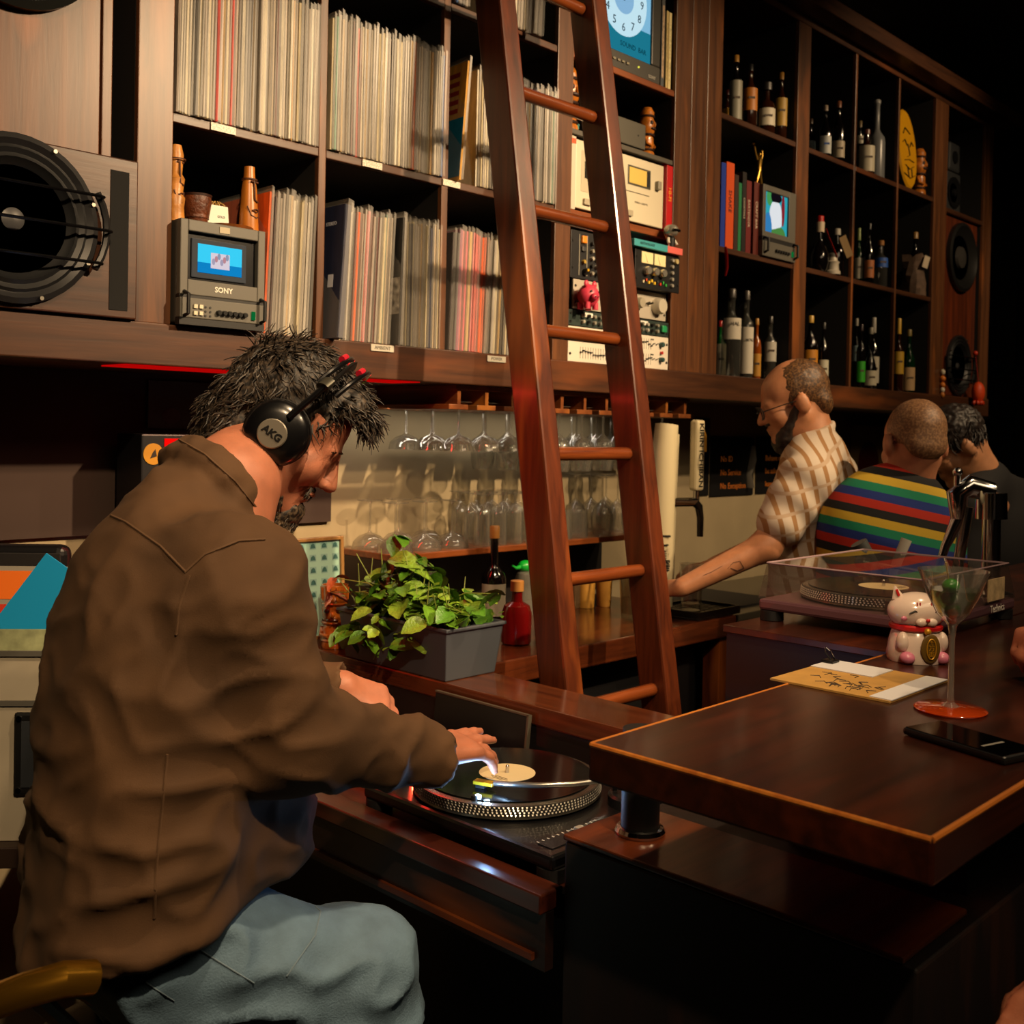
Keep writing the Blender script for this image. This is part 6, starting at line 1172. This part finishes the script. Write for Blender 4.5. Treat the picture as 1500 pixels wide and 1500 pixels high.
for k in range(800):
    a = rg.uniform(0, TAU); lo = rg.uniform(-.8, .9); cl = math.sqrt(1-lo*lo); p = HP(.034*cl*math.sin(a), .084+.033*cl*math.cos(a), -.110-.039*lo); n_ = HM @ Vector((math.sin(a), math.cos(a), -.3)); pts.append((p, HM @ Vector((rg.gauss(0, .3), rg.gauss(.1, .3), -1)), n_))
for k in range(170): x = rg.uniform(-.026, .026); pts.append((HP(x, .103-abs(x)*.35, -.037), HM @ Vector((x*14, .2, -1)), HM @ Vector((0, 1, 0))))
for k in range(460): q = rg.choice((-1, 1)); t_ = rg.uniform(0, 1); pts.append((HP(q*(.078-.030*t_), .012+.062*t_, -.03-.056*t_+rg.uniform(-.012, .012)), HM @ Vector((0, .3, -1)), HM @ Vector((q, .2, 0))))
bs = SDF(np.array(HP(0, .085, -.11))-.08, np.array(HP(0, .085, -.11))+.08, .004); bs.ell(HP(0, .084, -.110), (.036, .034, .040), HM, .01); bs.ell(HP(0, .090, -.086), (.032, .024, .020), HM, .01); bs.build('goatee', hairm('1a120c', '6a5844'), DJ, base, lambda p: .004*noise.noise(p*70)+.003*noise.noise(p*150))
strands('beard', hairm('1a120c', '7a6854'), DJ, base, pts, .020, .0011, 9, .35, 4); pts = []
for q in (-1, 1):
    for k in range(60): t_ = rg.uniform(0, 1); pts.append((HP(q*(.014+.034*t_), .098-.012*t_, .034-.006*t_), HM @ Vector((q, .1, .1)), HM @ Vector((0, 1, 0))))
strands('eyebrows', HD, DJ, base, pts, .010, .0008, 4, .1, 3)
# headphones
HPH = thing('headphones', 'black studio headphones with silver ear disc on the seated man', 'headphones', hE); HM4 = HM.to_4x4(); HL = lambda x, y, z: HM @ Vector((x, y, z)); PBLK = mat('0a0a0c', .28, coat=.3)
for q in (-1, 1):
    ML = HM @ Matrix(((0, 0, q), (0, 1, 0), (1, 0, 0)))
    G().lathe([(.040, 0), (.050, .006), (.052, .016), (.046, .024)], 36, HL(q*.078, .004, .002), ML).build('ear_cushion', mat('0c0b0b', .6), HPH); G().lathe([(.050, .022), (.051, .030), (.044, .042), (.030, .048), (.001, .049)], 36, HL(q*.078, .004, .002), ML, c0=True).build('ear_cup', PBLK, HPH)
    dsc = G().lathe([(.0225, .047), (.0225, .0515), (.021, .053), (.001, .053)], 36, HL(q*.078, .002, -.002), ML, c0=False).build('silver_disc', mat('8a8478', .35, .5), HPH)
    if q == 1:
        rt = (HM @ Vector((0, -.86, .5))).normalized(); nn = HM @ Vector((1, 0, 0)); rt = (RR*.80-UP*.60); rt = (rt-nn*rt.dot(nn)).normalized(); up_ = nn.cross(rt); pp = HL(.1315, .002, -.002); text('AKG', .0155, mat('0c0c0c', .4), dsc, M=Matrix(((rt.x, up_.x, nn.x, pp.x), (rt.y, up_.y, nn.y, pp.y), (rt.z, up_.z, nn.z, pp.z), (0, 0, 0, 1))), ext=.0005, bold=.0006)
    G().tube([HL(q*.118, .004, .03), HL(q*.112, .010, .07), HL(q*.100, .014, .105)], [.016, .013, .012], 10, flat=.4).build('slider', PBLK, HPH); G().tube([HL(q*.106, .012, .098), HL(q*.099, .014, .112)], .0165, 12, flat=.5).build('clamp', mat('5a584e', .3, .6), HPH)
for dy in (-.012, .022):
    n_ = 22; G().tube([HL(.100*math.cos(PI*k/n_), .014+dy+.01*math.sin(PI*k/n_), .100+.062*math.sin(PI*k/n_)) for k in range(n_+1)], .0042, 8).build('headband_wire', PBLK, HPH); G().tube([HL(.062, .016+dy, .150), HL(.052, .017+dy, .154), HL(.042, .017+dy, .1575)], .0055, 8).build('red_sleeve', mat('b0182c', .4), HPH)
n_ = 20; G().tube([HL(.088*math.cos(PI*k/n_), .018, .096+.052*math.sin(PI*k/n_)) for k in range(n_+1)], .016, 10, flat=.22).build('headband_strap', mat('0c0c0d', .5), HPH)
q = [HL(.105, .0, -.045), HL(.108, -.004, -.08), HL(.108, -.02, -.12), HL(.10, -.045, -.16), HL(.085, -.07, -.20)]; G().tube(q, .0024, 6).build('cable', PBLK, HPH)
# ---------------------------------------------------------------- people behind the bar
def standing(label, J, P_, skin, topm, botm, hair, sleeve=1.0, res=.007, hands=True, legs=True, tfold=None, shirt_low=-.05, pad=.016):
    base = Vector((J['pel'].x, J['pel'].y, 0)); root = thing('person', label, 'person', base); al = [v for k, v in J.items() if isinstance(v, Vector) and k not in ('f', 'u')]
    lo = Vector([min(v[i] for v in al)-.26 for i in range(3)]); hi = Vector([max(v[i] for v in al)+.26 for i in range(3)]); lo.z = max(lo.z, .62)
    s = SDF(lo, hi, res); hp = head(s, J['E'], J['f'], J['u'], J['nek'], 1.0, P_.get('neck', .056)); s.path([J['nek'], J['che'], J['pel']], [.055, .09, .09], .04); s.cone(J['sL'], J['sR'], .055, .055, .04)
    for q in 'LR':
        if 's'+q in J and 'e'+q in J:
            s.path([J['s'+q], J['e'+q], J['w'+q]], [.050, .042, .028], .025)
            if 'h'+q in J: hand(s, J['w'+q], J['h'+q], J.get('n'+q, UP), -1 if q == 'L' else 1, P_.get('curl'+q, (.5, .55, .6, .6)), 1.0, (.8, .3))
    s.build('body', skinm(skin), root, base)
    s = SDF(lo, hi, res+.001); w_ = (J['sL']-J['sR']).normalized(); w_ = Vector((w_.x, w_.y, 0)).normalized(); Mx = Matrix((w_, w_.cross(UP), UP)).transposed(); g_ = P_.get('girth', 1.0)
    for c_, a in ((J['pel'], .185), (J['pel']*.5+J['che']*.5, .19), (J['che'], .195)): s.ell(c_, (a*g_, .135*g_, .22), Mx, .06)
    dn = (J['che']-J['nek']).normalized(); s.cone(J['che'], J['nek']+dn*.045, .13*g_, .074, .05)
    for q in 'LR':
        s.cone(J['s'+q], J['nek']+dn*.04, .074, .066, .05)
        if 'e'+q in J:
            e_ = J['e'+q] if sleeve <= 1 else J['e'+q]; s.cone(J['s'+q], J['s'+q].lerp(e_, min(1, sleeve)), .070+pad*.3, .060+pad*.5, .03)
            if sleeve > 1: s.cone(e_, e_.lerp(J['w'+q], sleeve-1), .058, .044, .02)
    if P_.get('collar'): 
        ax = (J['E']-J['nek']).normalized(); cu = (RR-ax*RR.dot(ax)).normalized(); cv = ax.cross(cu); rg_ = [J['nek']+ax*.012+(cu*math.cos(TAU*k/12)+cv*math.sin(TAU*k/12))*.070 for k in range(13)]
        for a, b in zip(rg_, rg_[1:]): s.cone(a, b, .011, .011, .01)
    s.build(P_.get('top', 'shirt'), topm, root, base, tfold)
    if legs:
        s = SDF((J['pel'].x-.32, J['pel'].y-.32, .0), (J['pel'].x+.32, J['pel'].y+.32, J['pel'].z+.15), .014); s.ell(J['pel'], (.13, .12, .12), None, .05)
        for q in (-1, 1): h_ = J['pel']+w_*.09*q; s.path([h_, Vector((h_.x, h_.y, .48)), Vector((h_.x, h_.y, .06))], [.095, .068, .06], .03)
        s.build('trousers', botm, root, base)
    return root, base, hp
def plaid():
    m, t, b = nt('plaid_cloth'); tc = t.nodes.new('ShaderNodeTexCoord'); mp = t.nodes.new('ShaderNodeMapping'); mp.inputs['Rotation'].default_value = (0, .35, YAW); t.links.new(tc.outputs['Object'], mp.inputs['Vector']); last = None
    for d, sc_, th, col in (('X', 8.0, .74, '9c744a'), ('Z', 6.0, .93, 'b8a088')):
        w_ = t.nodes.new('ShaderNodeTexWave'); w_.bands_direction = d; w_.inputs['Scale'].default_value = sc_; w_.inputs['Distortion'].default_value = .3; t.links.new(mp.outputs[0], w_.inputs['Vector'])
        r = t.nodes.new('ShaderNodeValToRGB'); r.color_ramp.elements[0].position = th-.03; r.color_ramp.elements[1].position = th+.03; t.links.new(w_.outputs['Fac'], r.inputs[0]); mx = t.nodes.new('ShaderNodeMix'); mx.data_type = 'RGBA'; t.links.new(r.outputs[0], mx.inputs['Factor'])
        if last is None: mx.inputs['A'].default_value = rgb('c8b9a8')
        else: t.links.new(last, mx.inputs['A'])
        mx.inputs['B'].default_value = rgb(col); last = mx.outputs['Result']
    t.links.new(last, b.inputs['Base Color']); b.inputs['Roughness'].default_value = .85; return m
def stripes(cols, period, tilt):
    m, t, b = nt('striped_knit'); tc = t.nodes.new('ShaderNodeTexCoord'); d = t.nodes.new('ShaderNodeVectorMath'); d.operation = 'DOT_PRODUCT'; d.inputs[1].default_value = tilt; t.links.new(tc.outputs['Object'], d.inputs[0])
    k = t.nodes.new('ShaderNodeMath'); k.operation = 'MULTIPLY'; k.inputs[1].default_value = 1/period; t.links.new(d.outputs['Value'], k.inputs[0]); f = t.nodes.new('ShaderNodeMath'); f.operation = 'FRACT'; t.links.new(k.outputs[0], f.inputs[0]); r = t.nodes.new('ShaderNodeValToRGB'); r.color_ramp.interpolation = 'CONSTANT'; e = r.color_ramp.elements
    while len(e) < len(cols): e.new(.5)
    for i, c_ in enumerate(cols): e[i].position = i/len(cols); e[i].color = rgb(c_)
    t.links.new(f.outputs[0], r.inputs[0]); t.links.new(r.outputs[0], b.inputs['Base Color']); b.inputs['Roughness'].default_value = .9; return m
def cap(root, base, HP_, HM_, m, adds, subs, amp=.002):
    s = SDF(np.array(HP_(0, -.02, .03))-.2, np.array(HP_(0, -.02, .03))+.2, .005)
    for q in adds: s.ell(HP_(*q[:3]), q[3:], HM_, .015)
    for q in subs: s.ell(HP_(*q[:3]), q[3:], HM_, .008, True)
    return s.build('hair', m, root, base, lambda p: amp*noise.noise(p*60)+amp*noise.noise(p*140))
def wr(p): return .005*math.sin(p.z*50+p.x*30+5*noise.noise(p*5))*max(0, noise.noise(p*6)+.3)
# bartender in the plaid shirt, facing left and down, left arm reaching to the mixing glass
f = (-RR*.92+FF*.10-UP*.34); gl = onZ(925, 905, CZ)+UP*.07; wL_ = dep(1000, 860, 3.06); BD = 3.25
J = dict(pel=dep(1192, 930, BD+.02), che=dep(1197, 752, BD), nek=dep(1190, 642, BD), E=dep(1166, 592, BD), f=f, u=UP-RR*.25, sL=dep(1184, 702, BD-.15), sR=dep(1214, 692, BD+.16), eL=dep(1122, 800, 3.07), wL=wL_, eR=dep(1120, 800, BD+.18), wR=dep(1048, 828, BD+.10), hL=gl-wL_+FF*.02, nL=-FF*.6+UP*.6, hR=-RR-UP*.2, nR=UP)
BP, bb_, (HPb, HMb) = standing('bearded bartender in tan plaid shirt reaching for a glass', J, dict(collar=True, curlL=(.55, .6, .65, .65), girth=1.0), 'b57c58', plaid(), mat('2a2233', .8), None, .62, .0065, tfold=wr, pad=.03)
rg = random.Random(8); pts = []
for k in range(1300):
    a, z = rg.uniform(0, TAU), rg.uniform(-.6, 1); r_ = math.sqrt(1-z*z); lx, lyy, lz = r_*math.cos(a), r_*math.sin(a), z
    if lyy > .25 and lz < .9 or (lz > .55 and lyy > -.1): continue
    if lz < -.1 and lyy > -.15: continue
    n_ = HMb @ Vector((lx, lyy, lz)); pts.append((HPb(lx*.076, -.016+lyy*.097, .048+lz*.085), HMb @ Vector((0, -.4, -1)), n_))
cap(BP, bb_, HPb, HMb, hairm('3a2412', '7a5630'), ((0, -.020, .046, .0775, .0945, .0865), (0, -.07, -.012, .062, .036, .050)), ((0, .085, .06, .075, .075, .08), (0, .07, -.06, .11, .085, .075), (0, .02, .15, .05, .07, .035)), .0015)
strands('hair_stubble', hairm('4a3018', '7a5a36'), BP, bb_, pts, .009, .0009, 2, .1, 3); pts = []
bs = SDF(np.array(HPb(0, .05, -.08))-.12, np.array(HPb(0, .05, -.08))+.12, .005); bs.ell(HPb(0, .062, -.096), (.046, .044, .046), HMb, .015); [bs.cone(HPb(q*.066, .010, -.01), HPb(q*.034, .068, -.080), .014, .024, .012) for q in (-1, 1)]; bs.ell(HPb(0, .098, -.030), (.03, .012, .008), HMb, .01); bs.build('beard', hairm('120a07', '2c1c12'), BP, bb_, lambda p: .004*noise.noise(p*60)+.003*noise.noise(p*130))
for k in range(900): q = rg.choice((-1, 1)); t_ = rg.uniform(0, 1); pts.append((HPb(q*(.060-.048*t_), .012+.07*t_, -.030-.060*t_+rg.uniform(-.022, .012)), HMb @ Vector((0, .3, -1)), HMb @ Vector((q*(1-t_), t_, 0))))
strands('beard_strands', hairm('140c08', '2c1c12'), BP, bb_, pts, .034, .0018, 6, .2, 4)
bdy = [o for o in BP.children if o.name.startswith('body')][0]
for ptl in (((1030, 843), (1042, 838), (1058, 829)), ((1066, 833), (1074, 824), (1084, 822), (1090, 832), (1080, 836), (1070, 832))):
    q = onto(bdy, bb_, dense(ptl), .0006)
    if len(q) > 3: G().tube(q, .0012, 5, flat=.4).build('tattoo', mat('2a2026', .7), BP)
GLS = thing('eyeglasses', 'thin dark framed glasses on the plaid shirted bartender', 'glasses', J['E']); lv = lambda x, y, z: HMb @ Vector((x, y, z))
for q in (-1, 1):
    G().tube([lv(q*.033+.024*math.cos(TAU*k/20), .112-.006*abs(math.cos(TAU*k/20)), .008+.019*math.sin(TAU*k/20)) for k in range(21)], .0018, 6).build('rim', BLACK, GLS); G().tube([lv(q*.057, .106, .012), lv(q*.079, .05, .014), lv(q*.083, .0, .012), lv(q*.081, -.02, .002)], .0018, 6).build('temple', BLACK, GLS)
G().tube([lv(-.010, .114, .010), lv(0, .118, .012), lv(.010, .114, .010)], .0016, 6).build('bridge', BLACK, GLS)
# man in the rainbow striped sweater, seen from behind
f = FF*.95-RR*.1-UP*.25
SD = 3.03
J = dict(pel=dep(1296, 965, SD+.02), che=dep(1298, 795, SD), nek=dep(1330, 706, SD), E=dep(1339, 655, SD), f=f, u=UP+RR*.05, sL=dep(1250, 768, SD), sR=dep(1370, 768, SD), eL=dep(1240, 880, SD), wL=dep(1250, 930, SD+.12), eR=dep(1384, 885, SD), wR=dep(1370, 930, SD+.12))
KN = stripes(('a8220f', '101012', 'c0a02c', '0c7a58', '142c78'), .118, (-.2*RR.x, -.2*RR.y, -1))
SP, sb_, (HPs, HMs) = standing('shaven headed man in rainbow striped sweater with his back turned', J, dict(top='sweater', girth=.98), 'b5795a', KN, mat('14161c', .8), None, 1.8, .0065)
pts = []
for k in range(1500):
    a, z = rg.uniform(0, TAU), rg.uniform(-.7, 1); r_ = math.sqrt(1-z*z); lx, lyy, lz = r_*math.cos(a), r_*math.sin(a), z
    if lyy > .4 or (lz < -.1 and lyy > -.1): continue
    pts.append((HPs(lx*.075, -.016+lyy*.096, .048+lz*.084), HMs @ Vector((0, -.4, -1)), HMs @ Vector((lx, lyy, lz))))
cap(SP, sb_, HPs, HMs, hairm('6a4a32', '9a7450'), ((0, -.020, .046, .0765, .0935, .0855), (0, -.072, -.006, .060, .032, .048)), ((0, .10, .06, .085, .075, .10), (0, .07, -.06, .11, .085, .075)), .0007)
# dark shirted bartender bending low
f = -RR*.75-UP*.6+FF*.1
J = dict(pel=dep(1500, 960, 3.85), che=dep(1470, 800, 3.70), nek=dep(1434, 692, 3.60), E=dep(1404, 655, 3.58), f=f, u=UP*.8-RR*.6, sL=dep(1420, 745, 3.46), sR=dep(1490, 735, 3.75), eL=dep(1405, 850, 3.45), wL=dep(1360, 900, 3.45), eR=dep(1500, 850, 3.7), wR=dep(1450, 900, 3.65))
TP, tb_, (HPt, HMt) = standing('dark haired bartender in black shirt bending low behind the chrome faucet', J, dict(girth=.95), 'b5805c', mat('121114', .85), mat('101014', .8), None, .9, .0075); pts = []
for k in range(1200):
    a, z = rg.uniform(0, TAU), rg.uniform(-.6, 1); r_ = math.sqrt(1-z*z); lx, lyy, lz = r_*math.cos(a), r_*math.sin(a), z
    if lyy > .45 and lz < .6 or (lz < -.1 and lyy > -.1): continue
    n_ = HMt @ Vector((lx, lyy, lz)); pts.append((HPt(lx*.076, -.016+lyy*.097, .048+lz*.085), HMt @ Vector((rg.gauss(0, .4), .4, -.7)), n_))
cap(TP, tb_, HPt, HMt, hairm('0c0808', '2a1c16'), ((0, -.018, .05, .083, .100, .092), (0, .05, .09, .06, .05, .04)), ((0, .10, .01, .085, .06, .06), (0, .07, -.06, .11, .085, .075)), .006)
strands('hair_locks', hairm('0c0808', '2a1c16'), TP, tb_, pts, .045, .0028, 4, .3, 4)
# patron on the near side of the bar: one fist on the bar, the other hand on a knee
w1 = onZ(1512, 962, 1.14); k1 = dep(1500, 1500, 1.15); px_ = Vector((1.80, .10, .80)); sh = Vector((1.80, .16, 1.27))
J = dict(pel=px_, che=px_+Vector((0, .03, .30)), nek=px_+Vector((-.02, .05, .54)), E=px_+Vector((-.03, .08, .64)), f=Vector((-.3, .9, -.1)), u=UP, sL=sh+Vector((-.17, -.02, .0)), sR=sh+Vector((.15, .05, .0)), eL=sh+Vector((-.33, .02, -.22)), wL=k1+Vector((.10, -.02, .02)), eR=sh+Vector((.17, .30, -.08)), wR=w1+Vector((.07, -.03, .035)), hL=Vector((-1, .15, -.25)), nL=UP, hR=Vector((-1, .35, -.05)), nR=UP, curlR=None)
J.pop('curlR'); PP, pb_, _h = standing('patron in dark jacket resting a fist on the bar', J, dict(curlR=(1.3, 1.35, 1.4, 1.4), curlL=(.35, .4, .4, .4), top='jacket'), 'a8664a', mat('0c0e14', .8), mat('232a26', .85), None, 1.82, .008, legs=False)
s = SDF((k1.x-.2, px_.y-.4, .0), (px_.x+.3, k1.y+.4, 1.0), .012); s.ell(px_, (.17, .17, .12), None, .05)
for q in (0, 1): kk = k1+Vector((.08+.12*q, -.03-.0*q, -.115-.02*q)); s.path([px_+Vector((0, -.09+.18*q, -.03)), kk, Vector((kk.x+.1, kk.y, .08))], [.095, .072, .055], .03)
s.build('trousers', mat('232a26', .85, var=.3, scale=30), PP, pb_)
t = thing('bar_stool', 'plain black bar stool under the patron in dark jacket', 'stool', (px_.x, px_.y, 0)); G().lathe([(.18, .62), (.19, .66), (.17, .68), (.001, .68)], 28).build('seat', mat('0c0b0b', .4), t)
for k in range(4): a = TAU*(k+.5)/4; G().tube([(.13*math.cos(a), .13*math.sin(a), .62), (.2*math.cos(a), .2*math.sin(a), 0)], .014, 8).build('leg', mat('0c0b0b', .4), t)
